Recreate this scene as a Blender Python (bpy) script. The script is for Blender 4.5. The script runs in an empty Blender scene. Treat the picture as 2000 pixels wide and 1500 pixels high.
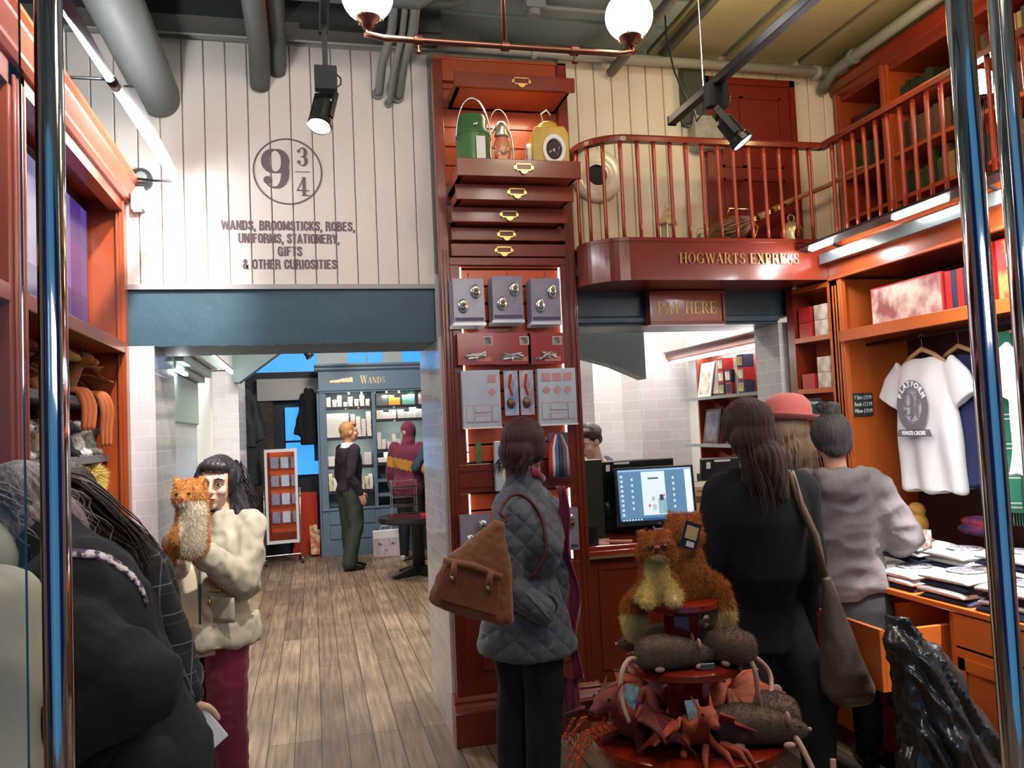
import bpy, bmesh, math, random
import numpy as np
from mathutils import Vector, Matrix, Quaternion, noise
random.seed(7)
S = bpy.context.scene
PI = math.pi
R_ = math.radians

# ------------------------------------------------------------------ camera
cam_d = bpy.data.cameras.new('camera'); cam = bpy.data.objects.new('camera', cam_d)
S.collection.objects.link(cam); S.camera = cam
cam_d.sensor_width = 36; cam_d.lens = 36*1618/2000
cam_d.clip_start = .02; cam_d.clip_end = 100
CM = Matrix(((0.97126190, 0.03049007, -0.23605230, 0), (-0.23387983, -0.06176826, -0.97030145, 0), (-0.04416510, 0.99762470, -0.05286215, 0), (0, 0, 0, 1)))
CM[2][3] = 1.6
# columns: camera x, y, z axes in world
cam.matrix_world = Matrix(((0.97126190, 0.03049007, -0.23605230, 0), (-0.23387983, -0.06176826, -0.97030145, 0), (-0.04416510, 0.99762470, -0.05286215, 1.6), (0, 0, 0, 1)))
cam_d.dof.use_dof = False
# ------------------------------------------------------------------ world: dim blue evening hall outside the shop door
W = bpy.data.worlds.new('world'); S.world = W; W.use_nodes = True
nt = W.node_tree; nt.nodes.clear()
out = nt.nodes.new('ShaderNodeOutputWorld'); bg = nt.nodes.new('ShaderNodeBackground')
tc = nt.nodes.new('ShaderNodeTexCoord'); sx = nt.nodes.new('ShaderNodeSeparateXYZ')
dv = nt.nodes.new('ShaderNodeMath'); dv.operation = 'ARCTAN2'
cr = nt.nodes.new('ShaderNodeValToRGB'); mp = nt.nodes.new('ShaderNodeMapRange')
nt.links.new(tc.outputs['Generated'], sx.inputs[0])
nt.links.new(sx.outputs['X'], dv.inputs[0]); nt.links.new(sx.outputs['Y'], dv.inputs[1])
mp.inputs['From Min'].default_value = -PI; mp.inputs['From Max'].default_value = PI
nt.links.new(dv.outputs[0], mp.inputs['Value']); nt.links.new(mp.outputs[0], cr.inputs[0])
nt.links.new(cr.outputs[0], bg.inputs[0]); nt.links.new(bg.outputs[0], out.inputs[0])
el = cr.color_ramp.elements
el[0].position = 0; el[0].color = (.14, .40, .66, 1)
el[1].position = 1; el[1].color = (.12, .36, .62, 1)
for p_, c_ in ((.075, (.10, .34, .62, 1)), (.095, (.01, .02, .12, 1)), (.17, (.015, .015, .06, 1)), (.20, (.16, .12, .11, 1)), (.27, (.10, .08, .08, 1)), (.32, (.02, .02, .03, 1)), (.68, (.02, .02, .03, 1)), (.73, (.10, .09, .08, 1)), (.80, (.22, .19, .18, 1)), (.83, (.015, .015, .06, 1)), (.895, (.01, .02, .12, 1)), (.915, (.08, .32, .60, 1))):
 e = el.new(p_); e.color = c_
bg.inputs[1].default_value = 0.55

# ------------------------------------------------------------------ exposure
S.view_settings.view_transform = 'Standard'; S.view_settings.look = 'None'
S.view_settings.gamma = 1.0; S.view_settings.use_curve_mapping = False
S.view_settings.exposure = 0.0
try:
 S.cycles.use_denoising = True
 S.cycles.use_adaptive_sampling = True; S.cycles.adaptive_threshold = .025
 S.cycles.max_bounces = 7
 S.cycles.diffuse_bounces = 4
 S.cycles.caustics_reflective = False; S.cycles.caustics_refractive = False
 S.cycles.sample_clamp_indirect = 6
except Exception: pass

# ------------------------------------------------------------------ lamps outside the frame: unseen room lamps and added fill
def lamp(name, kind, loc, energy, color=(1, 1, 1), size=.2, rot=None, target=None, spot=60, blend=.5, size_y=None):
 d = bpy.data.lights.new(name, kind); d.energy = energy; d.color = color
 if kind == 'AREA':
  d.size = size
  if size_y: d.shape = 'RECTANGLE'; d.size_y = size_y
 elif kind == 'SPOT':
  d.spot_size = R_(spot); d.spot_blend = blend; d.shadow_soft_size = size
 else: d.shadow_soft_size = size
 o = bpy.data.objects.new(name, d); S.collection.objects.link(o); o.location = loc
 if target is not None:
  v = Vector(target)-Vector(loc); o.rotation_euler = v.to_track_quat('-Z', 'Y').to_euler()
 elif rot: o.rotation_euler = rot
 return o
WARM = (1, .80, .58); NEUT = (1, .93, .84); COOL = (.86, .93, 1)
lamp('ceiling_lamp_1', 'AREA', (.9, 1.2, 3.70), 20, WARM, .5, target=(.8, 2.6, 0), size_y=.5)
lamp('ceiling_lamp_2', 'AREA', (1.6, 2.0, 3.70), 18, WARM, .4, target=(1.6, 3.2, 0), size_y=.4)
lamp('hall_fill', 'AREA', (1.2, -2.5, 3.2), 60, (1, .92, .84), 2.5, target=(1.6, 4.2, 1.9), size_y=1)  # fill light added behind the camera to lift the beam and sign
lamp('wall_washer', 'SPOT', (.5, 1.6, 3.6), 28, (1, .90, .84), .1, target=(.3, 4.4, 3.1), spot=75, blend=.9)
lamp('passage_lamp_1', 'AREA', (-.4, 6.6, 3.2), 110, NEUT, .4, target=(-1.0, 7.0, 1.2), size_y=1.2)
lamp('passage_lamp_2', 'AREA', (.5, 9.3, 3.2), 60, NEUT, .5, target=(.7, 10.4, 0), size_y=.5)
lamp('till_lamp', 'AREA', (2.3, 6.0, 3.1), 60, NEUT, .5, target=(2.4, 6.2, 0), size_y=.5)
lamp('far_till_lamp', 'AREA', (2.5, 7.9, 2.9), 60, COOL, .5, target=(2.5, 8.2, 1), size_y=.3)
lamp('balcony_lamp', 'POINT', (2.7, 3.3, 3.35), 9, (1, .70, .30), .08)
lamp('balcony_lamp_2', 'POINT', (2.0, 3.6, 3.35), 6, (1, .76, .42), .06)
lamp('table_spot', 'SPOT', (2.6, 2.3, 3.6), 1800, (1, .96, .93), .03, target=(2.82, 2.75, .8), spot=30, blend=.4)
lamp('shirt_spot', 'SPOT', (2.35, 3.35, 3.6), 75, (1, .96, .95), .03, target=(2.98, 3.5, 1.35), spot=20, blend=.5)
lamp('left_spot', 'SPOT', (.45, 2.3, 3.6), 560, (1, .96, .90), .04, target=(-.45, 3.85, 1.45), spot=26, blend=.7)
lamp('pier_spot', 'SPOT', (-.3, 3.0, 3.6), 320, (1, .96, .92), .04, target=(-.80, 4.42, 2.25), spot=36, blend=.9)


# ================================================================== helpers
def link(o): S.collection.objects.link(o); return o
def tag(o, label=None, cat=None, group=None, kind=None):
 if label: o['label'] = label
 if cat: o['category'] = cat
 if group: o['group'] = group
 if kind: o['kind'] = kind
 return o
def empty(name, loc=(0, 0, 0), rz=0, label=None, cat=None, group=None, kind=None):
 o = bpy.data.objects.new(name, None); link(o); o.location = loc; o.rotation_euler = (0, 0, rz); o.empty_display_size = .05
 return tag(o, label, cat, group, kind)
def kids(o): return [c for c in bpy.data.objects if c.parent == o]
def copy_tree(o, parent=None, tree=None):
 if tree is None:
  tree = {}
  for c in bpy.data.objects:
   if c.parent: tree.setdefault(c.parent.name, []).append(c)
 c = o.copy(); link(c)
 if parent: c.parent = parent; c.matrix_parent_inverse = o.matrix_parent_inverse
 for ch in tree.get(o.name, []): copy_tree(ch, c, tree)
 return c
def crv(P, k=5):
 """smooth curve through points"""
 P = [Vector(p) for p in P]; Q = [P[0]*2-P[1]]+P+[P[-1]*2-P[-2]]; out = []
 for i in range(1, len(Q)-2):
  a, b, c, d = Q[i-1:i+3]
  for j in range(k):
   t = j/k; out.append((b*2+(c-a)*t+(a*2-b*5+c*4-d)*t*t+(b*3-a-c*3+d)*t**3)*.5)
 return out+[P[-1]]
def rotm(rx=0, ry=0, rz=0): return (Matrix.Rotation(rz, 3, 'Z') @ Matrix.Rotation(ry, 3, 'Y') @ Matrix.Rotation(rx, 3, 'X'))

class MB:
 """collects shapes and links them as ONE mesh"""
 def __init__(s): s.v = []; s.f = []; s.m = []; s.cm = 0
 def add(s, vs, fs, M=None):
  n = len(s.v)
  if M is not None: vs = [tuple(M @ Vector(v)) for v in vs]
  s.v += [tuple(v) for v in vs]; s.f += [tuple(i+n for i in f) for f in fs]; s.m += [s.cm]*len(fs)
  return s
 def box(s, x0, x1, y0, y1, z0, z1, M=None):
  if x0 > x1: x0, x1 = x1, x0
  if y0 > y1: y0, y1 = y1, y0
  if z0 > z1: z0, z1 = z1, z0
  v = [(x0, y0, z0), (x1, y0, z0), (x1, y1, z0), (x0, y1, z0), (x0, y0, z1), (x1, y0, z1), (x1, y1, z1), (x0, y1, z1)]
  return s.add(v, [(3, 2, 1, 0), (4, 5, 6, 7), (0, 1, 5, 4), (1, 2, 6, 5), (2, 3, 7, 6), (3, 0, 4, 7)], M)
 def cbox(s, c, d, M=None, rz=0, rx=0, ry=0):
  T = Matrix.Translation(c) @ rotm(rx, ry, rz).to_4x4()
  if M is not None: T = M @ T
  return s.box(-d[0]/2, d[0]/2, -d[1]/2, d[1]/2, -d[2]/2, d[2]/2, T)
 def prism(s, pts, axis, a, b):
  """pts: 2D outline; axis 'x','y','z' extrusion from a to b. x:(y,z) y:(x,z) z:(x,y)"""
  n = len(pts)
  def V(p, t): return {'x': (t, p[0], p[1]), 'y': (p[0], t, p[1]), 'z': (p[0], p[1], t)}[axis]
  vs = [V(p, a) for p in pts]+[V(p, b) for p in pts]
  fs = [tuple(range(n)), tuple(range(2*n-1, n-1, -1))]+[(i, i+n, (i+1) % n+n, (i+1) % n) for i in range(n)]
  return s.add(vs, fs)
 def tube(s, pts, r, n=10, cap=True):
  pts = [Vector(p) for p in pts]
  if not hasattr(r, '__len__'): r = [r]*len(pts)
  ref = None; vs = []; fs = []
  for i, p in enumerate(pts):
   t = (pts[min(i+1, len(pts)-1)]-pts[max(i-1, 0)])
   if t.length < 1e-9: t = Vector((0, 0, 1))
   t.normalize()
   if ref is None:
    ref = t.orthogonal().normalized()
   u = (ref-t*ref.dot(t))
   if u.length < 1e-6: u = t.orthogonal()
   u.normalize(); ref = u; w = t.cross(u)
   for k in range(n):
    a = 2*PI*k/n; vs.append(tuple(p+(u*math.cos(a)+w*math.sin(a))*r[i]))
  for i in range(len(pts)-1):
   for k in range(n):
    a = i*n+k; b = i*n+(k+1) % n; fs.append((a, b, b+n, a+n))
  if cap: fs.append(tuple(range(n-1, -1, -1))); fs.append(tuple((len(pts)-1)*n+k for k in range(n)))
  return s.add(vs, fs)
 def cyl(s, p0, p1, r0, r1=None, n=20): return s.tube([p0, p1], [r0, r0 if r1 is None else r1], n)
 def lathe(s, prof, c=(0, 0, 0), n=24, M=None, cap=True):
  """prof: (r,z) list around Z at c"""
  vs = []; fs = []
  for r, z in prof:
   for k in range(n):
    a = 2*PI*k/n; vs.append((c[0]+r*math.cos(a), c[1]+r*math.sin(a), c[2]+z))
  for i in range(len(prof)-1):
   for k in range(n):
    a = i*n+k; b = i*n+(k+1) % n; fs.append((a, b, b+n, a+n))
  if cap: fs.append(tuple(range(n-1, -1, -1))); fs.append(tuple((len(prof)-1)*n+k for k in range(n)))
  return s.add(vs, fs, M)
 def ell(s, c, r, M3=None, nu=16, nv=10):
  if not hasattr(r, '__len__'): r = (r, r, r)
  c = Vector(c); vs = []; fs = []
  for j in range(1, nv):
   t = PI*j/nv
   for k in range(nu):
    a = 2*PI*k/nu
    p = Vector((r[0]*math.sin(t)*math.cos(a), r[1]*math.sin(t)*math.sin(a), r[2]*math.cos(t)))
    vs.append(tuple(c+(M3 @ p if M3 else p)))
  for j in range(nv-2):
   for k in range(nu):
    a = j*nu+k; b = j*nu+(k+1) % nu; fs.append((a, a+nu, b+nu, b))
  top = Vector((0, 0, r[2])); bot = Vector((0, 0, -r[2])); n = len(vs)
  vs += [tuple(c+(M3 @ top if M3 else top)), tuple(c+(M3 @ bot if M3 else bot))]
  for k in range(nu):
   fs.append((n, k, (k+1) % nu)); fs.append((n+1, (nv-2)*nu+(k+1) % nu, (nv-2)*nu+k))
  return s.add(vs, fs)
 def cap(s, p0, r0, p1, r1, n=14):
  p0 = Vector(p0); p1 = Vector(p1); d = p1-p0
  if d.length < 1e-5: return s.ell(p0, r0)
  d.normalize(); P = []; Rr = []
  for k in range(1, 5):
   a = PI/2*k/5; P.append(p0-d*r0*math.cos(a)); Rr.append(r0*math.sin(a))
  P.append(p0); Rr.append(r0); P.append(p1); Rr.append(r1)
  for k in range(4, 0, -1):
   a = PI/2*k/5; P.append(p1+d*r1*math.cos(a)); Rr.append(r1*math.sin(a))
  return s.tube(P, Rr, n)
 def loft(s, secs, n=24):
  """secs: (center, right vector, rx, fwd vector, ry)"""
  vs = []; fs = []
  for c, u, rx, w, ry in secs:
   c = Vector(c); u = Vector(u).normalized(); w = Vector(w).normalized()
   for k in range(n):
    a = 2*PI*k/n; ca, sa = math.cos(a), math.sin(a)
    e = .8
    x = math.copysign(abs(ca)**e, ca); y = math.copysign(abs(sa)**e, sa)
    vs.append(tuple(c+u*rx*x+w*ry*y))
  for i in range(len(secs)-1):
   for k in range(n):
    a = i*n+k; b = i*n+(k+1) % n; fs.append((a, b, b+n, a+n))
  fs.append(tuple(range(n-1, -1, -1))); fs.append(tuple((len(secs)-1)*n+k for k in range(n)))
  return s.add(vs, fs)
 def sheet(s, grid, th=.004):
  """grid of points [i][j] -> a thin two-sided sheet with thickness"""
  ni = len(grid); nj = len(grid[0]); G = [[Vector(p) for p in r] for r in grid]
  N = [[None]*nj for _ in range(ni)]
  for i in range(ni):
   for j in range(nj):
    a = G[min(i+1, ni-1)][j]-G[max(i-1, 0)][j]; b = G[i][min(j+1, nj-1)]-G[i][max(j-1, 0)]
    nn = a.cross(b); N[i][j] = nn.normalized() if nn.length > 1e-9 else Vector((0, 0, 1))
  vs = [tuple(G[i][j]+N[i][j]*th/2) for i in range(ni) for j in range(nj)]+[tuple(G[i][j]-N[i][j]*th/2) for i in range(ni) for j in range(nj)]
  o = ni*nj; fs = []
  for i in range(ni-1):
   for j in range(nj-1):
    a = i*nj+j; fs.append((a, a+nj, a+nj+1, a+1)); fs.append((o+a, o+a+1, o+a+nj+1, o+a+nj))
  for i in range(ni-1):
   a = i*nj; fs.append((a, o+a, o+a+nj, a+nj)); a = i*nj+nj-1; fs.append((a, a+nj, o+a+nj, o+a))
  for j in range(nj-1):
   a = j; fs.append((a, a+1, o+a+1, o+a)); a = (ni-1)*nj+j; fs.append((a, o+a, o+a+1, a+1))
  return s.add(vs, fs)
 def mesh(s, name, mats, smooth=False, bev=0):
  me = bpy.data.meshes.new(name); me.from_pydata(s.v, [], s.f)
  if not isinstance(mats, (list, tuple)): mats = [mats]
  for m in mats: me.materials.append(m)
  if len(mats) > 1: me.polygons.foreach_set('material_index', [min(i, len(mats)-1) for i in s.m])
  bm = bmesh.new(); bm.from_mesh(me)
  bmesh.ops.recalc_face_normals(bm, faces=bm.faces)
  bm.to_mesh(me); bm.free()
  if smooth: me.polygons.foreach_set('use_smooth', [True]*len(me.polygons))
  me.update(); return me
 def build(s, name, mats, parent=None, smooth=False, bev=0, loc=None, auto=None):
  o = bpy.data.objects.new(name, s.mesh(name, mats, smooth)); link(o)
  if parent: o.parent = parent
  if loc: o.location = loc
  if bev:
   b = o.modifiers.new('bevel', 'BEVEL'); b.width = bev; b.segments = 2; b.limit_method = 'ANGLE'; b.angle_limit = R_(40); b.harden_normals = False
  if auto: set_auto(o.data, auto)
  return o
def set_auto(me, deg):
 bm = bmesh.new(); bm.from_mesh(me)
 for f in bm.faces: f.smooth = True
 for e in bm.edges:
  if len(e.link_faces) == 2 and e.calc_face_angle(0) > R_(deg): e.smooth = False
 bm.to_mesh(me); bm.free()
def voxed(mb, name, mats, voxel=.01, it=4, fac=.6, parent=None, disp=None, matfn=None, pre=None):
 """union of the shapes in mb as one continuous smooth skin"""
 me = mb.mesh('tmp', [])
 o = bpy.data.objects.new('tmp', me); link(o)
 r = o.modifiers.new('r', 'REMESH'); r.mode = 'VOXEL'; r.voxel_size = voxel; r.adaptivity = 0
 if it: sm = o.modifiers.new('s', 'SMOOTH'); sm.factor = fac; sm.iterations = it
 dg = bpy.context.evaluated_depsgraph_get()
 m2 = bpy.data.meshes.new_from_object(o.evaluated_get(dg)); m2.name = name
 bpy.data.objects.remove(o); bpy.data.meshes.remove(me)
 n = len(m2.vertices); co = np.empty(n*3, np.float32); m2.vertices.foreach_get('co', co); co = co.reshape(-1, 3)
 if disp is not None:
  no = np.empty(n*3, np.float32); m2.vertices.foreach_get('normal', no); no = no.reshape(-1, 3)
  co = co+disp(co, no); m2.vertices.foreach_set('co', co.astype(np.float32).ravel())
 m2.materials.clear()
 if not isinstance(mats, (list, tuple)): mats = [mats]
 for m in mats: m2.materials.append(m)
 if matfn is not None:
  nf = len(m2.polygons); cc = np.empty(nf*3, np.float32); m2.polygons.foreach_get('center', cc)
  m2.polygons.foreach_set('material_index', matfn(cc.reshape(-1, 3)).astype(np.int32))
 m2.polygons.foreach_set('use_smooth', [True]*len(m2.polygons)); m2.update()
 ob = bpy.data.objects.new(name, m2); link(ob)
 if parent: ob.parent = parent
 return ob
def vnoise(co, sc, seed=0.0):
 out = np.empty(len(co), np.float32); f = noise.noise
 for i, c in enumerate(co): out[i] = f(Vector((c[0]*sc[0]+seed, c[1]*sc[1]+seed*1.7, c[2]*sc[2]-seed)))
 return out
def folds(amp=.006, sc=(9, 9, 4), seed=0.0, amp2=0, sc2=(30, 30, 30)):
 def fn(co, no):
  d = vnoise(co, sc, seed); d = (1-2*np.abs(d))*amp-amp*.5
  if amp2: d = d+vnoise(co, sc2, seed+3)*amp2
  return no*d[:, None]
 return fn

# ------------------------------------------------------------------ materials
MATS = {}
def mat(name, col, rough=.5, metal=0, bump=None, var=None, emit=None, es=0, trans=0, ior=1.45, sheen=0, coat=0, alpha=1, coord='Object'):
 """bump=(scale or (sx,sy,sz), strength[, detail]); var=(color2, scale, contrast)"""
 if name in MATS: return MATS[name]
 m = bpy.data.materials.new(name); m.use_nodes = True; t = m.node_tree; b = t.nodes['Principled BSDF']
 b.inputs['Base Color'].default_value = (*col, 1); b.inputs['Roughness'].default_value = rough; b.inputs['Metallic'].default_value = metal
 b.inputs['IOR'].default_value = ior
 if trans: b.inputs['Transmission Weight'].default_value = trans
 if sheen: b.inputs['Sheen Weight'].default_value = sheen
 if coat: b.inputs['Coat Weight'].default_value = coat; b.inputs['Coat Roughness'].default_value = .12
 if emit: b.inputs['Emission Color'].default_value = (*emit, 1); b.inputs['Emission Strength'].default_value = es
 tcn = t.nodes.new('ShaderNodeTexCoord')
 def mapped(sc):
  mpn = t.nodes.new('ShaderNodeMapping'); mpn.inputs['Scale'].default_value = sc if hasattr(sc, '__len__') else (sc, sc, sc)
  t.links.new(tcn.outputs[coord], mpn.inputs[0]); return mpn.outputs[0]
 if var:
  nz = t.nodes.new('ShaderNodeTexNoise'); nz.inputs['Scale'].default_value = 1; nz.inputs['Detail'].default_value = 5
  t.links.new(mapped(var[1]), nz.inputs['Vector'])
  rp = t.nodes.new('ShaderNodeValToRGB'); k = var[2] if len(var) > 2 else .25
  rp.color_ramp.elements[0].position = .5-k/2; rp.color_ramp.elements[1].position = .5+k/2
  rp.color_ramp.elements[0].color = (*col, 1); rp.color_ramp.elements[1].color = (*var[0], 1)
  t.links.new(nz.outputs[0], rp.inputs[0]); t.links.new(rp.outputs[0], b.inputs['Base Color'])
 if bump:
  nz = t.nodes.new('ShaderNodeTexNoise'); nz.inputs['Scale'].default_value = 1; nz.inputs['Detail'].default_value = bump[2] if len(bump) > 2 else 4
  t.links.new(mapped(bump[0]), nz.inputs['Vector'])
  bp = t.nodes.new('ShaderNodeBump'); bp.inputs['Strength'].default_value = bump[1]; bp.inputs['Distance'].default_value = .01
  t.links.new(nz.outputs[0], bp.inputs['Height']); t.links.new(bp.outputs[0], b.inputs['Normal'])
 MATS[name] = m; return m
def brickmat(name, c1, c2, mortar, bw, bh, plane='xz', rough=.25, ms=.02, offset=.5, bump=.25, coat=0):
 m = bpy.data.materials.new(name); m.use_nodes = True; t = m.node_tree; b = t.nodes['Principled BSDF']
 b.inputs['Roughness'].default_value = rough
 if coat: b.inputs['Coat Weight'].default_value = coat
 tcn = t.nodes.new('ShaderNodeTexCoord'); sp = t.nodes.new('ShaderNodeSeparateXYZ'); cb = t.nodes.new('ShaderNodeCombineXYZ')
 t.links.new(tcn.outputs['Object'], sp.inputs[0])
 t.links.new(sp.outputs[plane[0].upper()], cb.inputs['X']); t.links.new(sp.outputs[plane[1].upper()], cb.inputs['Y'])
 br = t.nodes.new('ShaderNodeTexBrick'); br.offset = offset
 br.inputs['Scale'].default_value = 1; br.inputs['Brick Width'].default_value = bw; br.inputs['Row Height'].default_value = bh
 br.inputs['Mortar Size'].default_value = ms*bh; br.inputs['Mortar Smooth'].default_value = .1
 br.inputs['Color1'].default_value = (*c1, 1); br.inputs['Color2'].default_value = (*c2, 1); br.inputs['Mortar'].default_value = (*mortar, 1)
 t.links.new(cb.outputs[0], br.inputs['Vector']); t.links.new(br.outputs['Color'], b.inputs['Base Color'])
 nz = t.nodes.new('ShaderNodeTexNoise'); nz.inputs['Scale'].default_value = 14; t.links.new(tcn.outputs['Object'], nz.inputs['Vector'])
 inv = t.nodes.new('ShaderNodeMath'); inv.operation = 'MULTIPLY_ADD'; inv.inputs[1].default_value = -1.2
 t.links.new(br.outputs['Fac'], inv.inputs[0]); t.links.new(nz.outputs[0], inv.inputs[2])
 bp = t.nodes.new('ShaderNodeBump'); bp.inputs['Strength'].default_value = bump; bp.inputs['Distance'].default_value = .004
 t.links.new(inv.outputs[0], bp.inputs['Height']); t.links.new(bp.outputs[0], b.inputs['Normal'])
 MATS[name] = m; return m
def woodfloor(name):
 m = bpy.data.materials.new(name); m.use_nodes = True; t = m.node_tree; b = t.nodes['Principled BSDF']
 b.inputs['Roughness'].default_value = .5
 tcn = t.nodes.new('ShaderNodeTexCoord'); sp = t.nodes.new('ShaderNodeSeparateXYZ'); cb = t.nodes.new('ShaderNodeCombineXYZ')
 t.links.new(tcn.outputs['Object'], sp.inputs[0]); t.links.new(sp.outputs['Y'], cb.inputs['X']); t.links.new(sp.outputs['X'], cb.inputs['Y'])
 br = t.nodes.new('ShaderNodeTexBrick'); br.offset = .37; br.offset_frequency = 3
 br.inputs['Scale'].default_value = 1; br.inputs['Brick Width'].default_value = 2.3; br.inputs['Row Height'].default_value = .135
 br.inputs['Mortar Size'].default_value = .0035; br.inputs['Mortar Smooth'].default_value = .2
 br.inputs['Color1'].default_value = (.20, .135, .088, 1); br.inputs['Color2'].default_value = (.36, .265, .18, 1); br.inputs['Mortar'].default_value = (.05, .035, .025, 1)
 t.links.new(cb.outputs[0], br.inputs['Vector'])
 mp2 = t.nodes.new('ShaderNodeMapping'); mp2.inputs['Scale'].default_value = (40, 2.2, 1); t.links.new(tcn.outputs['Object'], mp2.inputs[0])
 nz = t.nodes.new('ShaderNodeTexNoise'); nz.inputs['Scale'].default_value = 1; nz.inputs['Detail'].default_value = 8; t.links.new(mp2.outputs[0], nz.inputs['Vector'])
 n2 = t.nodes.new('ShaderNodeTexNoise'); n2.inputs['Scale'].default_value = 1.6; n2.inputs['Detail'].default_value = 6; t.links.new(tcn.outputs['Object'], n2.inputs['Vector'])
 r1 = t.nodes.new('ShaderNodeValToRGB'); r1.color_ramp.elements[0].position = .3; r1.color_ramp.elements[1].position = .75
 r1.color_ramp.elements[0].color = (.45, .42, .40, 1); r1.color_ramp.elements[1].color = (1.25, 1.22, 1.2, 1); t.links.new(nz.outputs[0], r1.inputs[0])
 r2 = t.nodes.new('ShaderNodeValToRGB'); r2.color_ramp.elements[0].position = .35; r2.color_ramp.elements[1].position = .62
 r2.color_ramp.elements[0].color = (.62, .60, .58, 1); r2.color_ramp.elements[1].color = (1.1, 1.1, 1.1, 1); t.links.new(n2.outputs[0], r2.inputs[0])
 a = t.nodes.new('ShaderNodeMixRGB'); a.blend_type = 'MULTIPLY'; a.inputs[0].default_value = 1
 c = t.nodes.new('ShaderNodeMixRGB'); c.blend_type = 'MULTIPLY'; c.inputs[0].default_value = 1
 t.links.new(br.outputs['Color'], a.inputs[1]); t.links.new(r1.outputs[0], a.inputs[2]); t.links.new(a.outputs[0], c.inputs[1]); t.links.new(r2.outputs[0], c.inputs[2])
 t.links.new(c.outputs[0], b.inputs['Base Color'])
 bp = t.nodes.new('ShaderNodeBump'); bp.inputs['Strength'].default_value = .3; bp.inputs['Distance'].default_value = .004
 iv = t.nodes.new('ShaderNodeMath'); iv.operation = 'MULTIPLY_ADD'; iv.inputs[1].default_value = -2; t.links.new(br.outputs['Fac'], iv.inputs[0]); t.links.new(nz.outputs[0], iv.inputs[2])
 t.links.new(iv.outputs[0], bp.inputs['Height']); t.links.new(bp.outputs[0], b.inputs['Normal'])
 return m
def stripes(name, base, lines, rough=.9, sheen=.05):
 """tartan / plaid: lines = [(axis, period, width, phase, colour)]"""
 m = bpy.data.materials.new(name); m.use_nodes = True; t = m.node_tree; b = t.nodes['Principled BSDF']
 b.inputs['Roughness'].default_value = rough; b.inputs['Sheen Weight'].default_value = sheen
 tcn = t.nodes.new('ShaderNodeTexCoord'); sp = t.nodes.new('ShaderNodeSeparateXYZ'); t.links.new(tcn.outputs['Object'], sp.inputs[0])
 prev = None
 for ax, per, wd, ph, colr in lines:
  a1 = t.nodes.new('ShaderNodeMath'); a1.operation = 'MULTIPLY_ADD'; a1.inputs[1].default_value = 1/per; a1.inputs[2].default_value = ph+50
  t.links.new(sp.outputs[ax], a1.inputs[0])
  fr = t.nodes.new('ShaderNodeMath'); fr.operation = 'FRACT'; t.links.new(a1.outputs[0], fr.inputs[0])
  lt = t.nodes.new('ShaderNodeMath'); lt.operation = 'LESS_THAN'; lt.inputs[1].default_value = wd/per; t.links.new(fr.outputs[0], lt.inputs[0])
  mx = t.nodes.new('ShaderNodeMixRGB'); t.links.new(lt.outputs[0], mx.inputs[0])
  if prev is None: mx.inputs[1].default_value = (*base, 1)
  else: t.links.new(prev, mx.inputs[1])
  mx.inputs[2].default_value = (*colr, 1); prev = mx.outputs[0]
 t.links.new(prev, b.inputs['Base Color']); MATS[name] = m; return m
def quiltmat(name, col, col2):
 m = mat(name, col, .62, sheen=.25, var=(col2, 5, .5)); t = m.node_tree; b = t.nodes['Principled BSDF']
 tcn = t.nodes.new('ShaderNodeTexCoord'); hs = []
 for rz in (R_(45), R_(-45)):
  mpn = t.nodes.new('ShaderNodeMapping'); mpn.inputs['Rotation'].default_value = (0, rz, 0); t.links.new(tcn.outputs['Object'], mpn.inputs[0])
  wv = t.nodes.new('ShaderNodeTexWave'); wv.wave_type = 'BANDS'; wv.bands_direction = 'X'; wv.inputs['Scale'].default_value = 5; wv.inputs['Distortion'].default_value = .9
  t.links.new(mpn.outputs[0], wv.inputs['Vector']); hs.append(wv.outputs['Fac'])
 mn = t.nodes.new('ShaderNodeMath'); mn.operation = 'MINIMUM'; t.links.new(hs[0], mn.inputs[0]); t.links.new(hs[1], mn.inputs[1])
 pw = t.nodes.new('ShaderNodeMath'); pw.operation = 'POWER'; pw.inputs[1].default_value = .35; t.links.new(mn.outputs[0], pw.inputs[0])
 bp = t.nodes.new('ShaderNodeBump'); bp.inputs['Strength'].default_value = .38; bp.inputs['Distance'].default_value = .02
 t.links.new(pw.outputs[0], bp.inputs['Height']); t.links.new(bp.outputs[0], b.inputs['Normal'])
 return m

ORANGE = mat('orange_red_paint', (.38, .072, .018), .32, coat=.35, bump=((6, 6, 40), .05), var=((.32, .056, .014), 3, .5))
MAHOG = mat('dark_red_paint', (.20, .026, .010), .30, coat=.4, bump=((6, 6, 40), .05), var=((.16, .020, .009), 3, .5))
BLUEB = mat('slate_blue_paint', (.055, .115, .155), .5, bump=(12, .35), var=((.044, .095, .13), 4, .4))
CAB_BLUE = mat('cabinet_blue_grey', (.13, .20, .28), .45, bump=(8, .05))
CREAM = mat('cream_board_paint', (.78, .72, .66), .55, bump=(20, .06))
WHITEW = mat('white_wall_paint', (.80, .79, .75), .6, bump=(20, .06))
DARK = mat('dark_wall', (.015, .016, .02), .7)
BLACK = mat('black_plastic', (.012, .012, .014), .3)
BLACKM = mat('black_metal', (.02, .02, .022), .35, metal=.6)
GREYP = mat('grey_pipe_paint', (.20, .22, .21), .4, bump=(20, .1))
DUCT = mat('dark_duct_wrap', (.085, .095, .09), .6, bump=(10, .15))
SHELFG = mat('grey_shelf', (.16, .16, .17), .5)
BRASS = mat('brass', (.75, .48, .16), .28, metal=1)
COPPER = mat('copper_brown_pipe', (.22, .095, .065), .30, metal=.9)
CHROME = mat('chrome', (.82, .82, .84), .08, metal=1)
STEEL = mat('steel', (.6, .6, .62), .25, metal=1)
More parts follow.
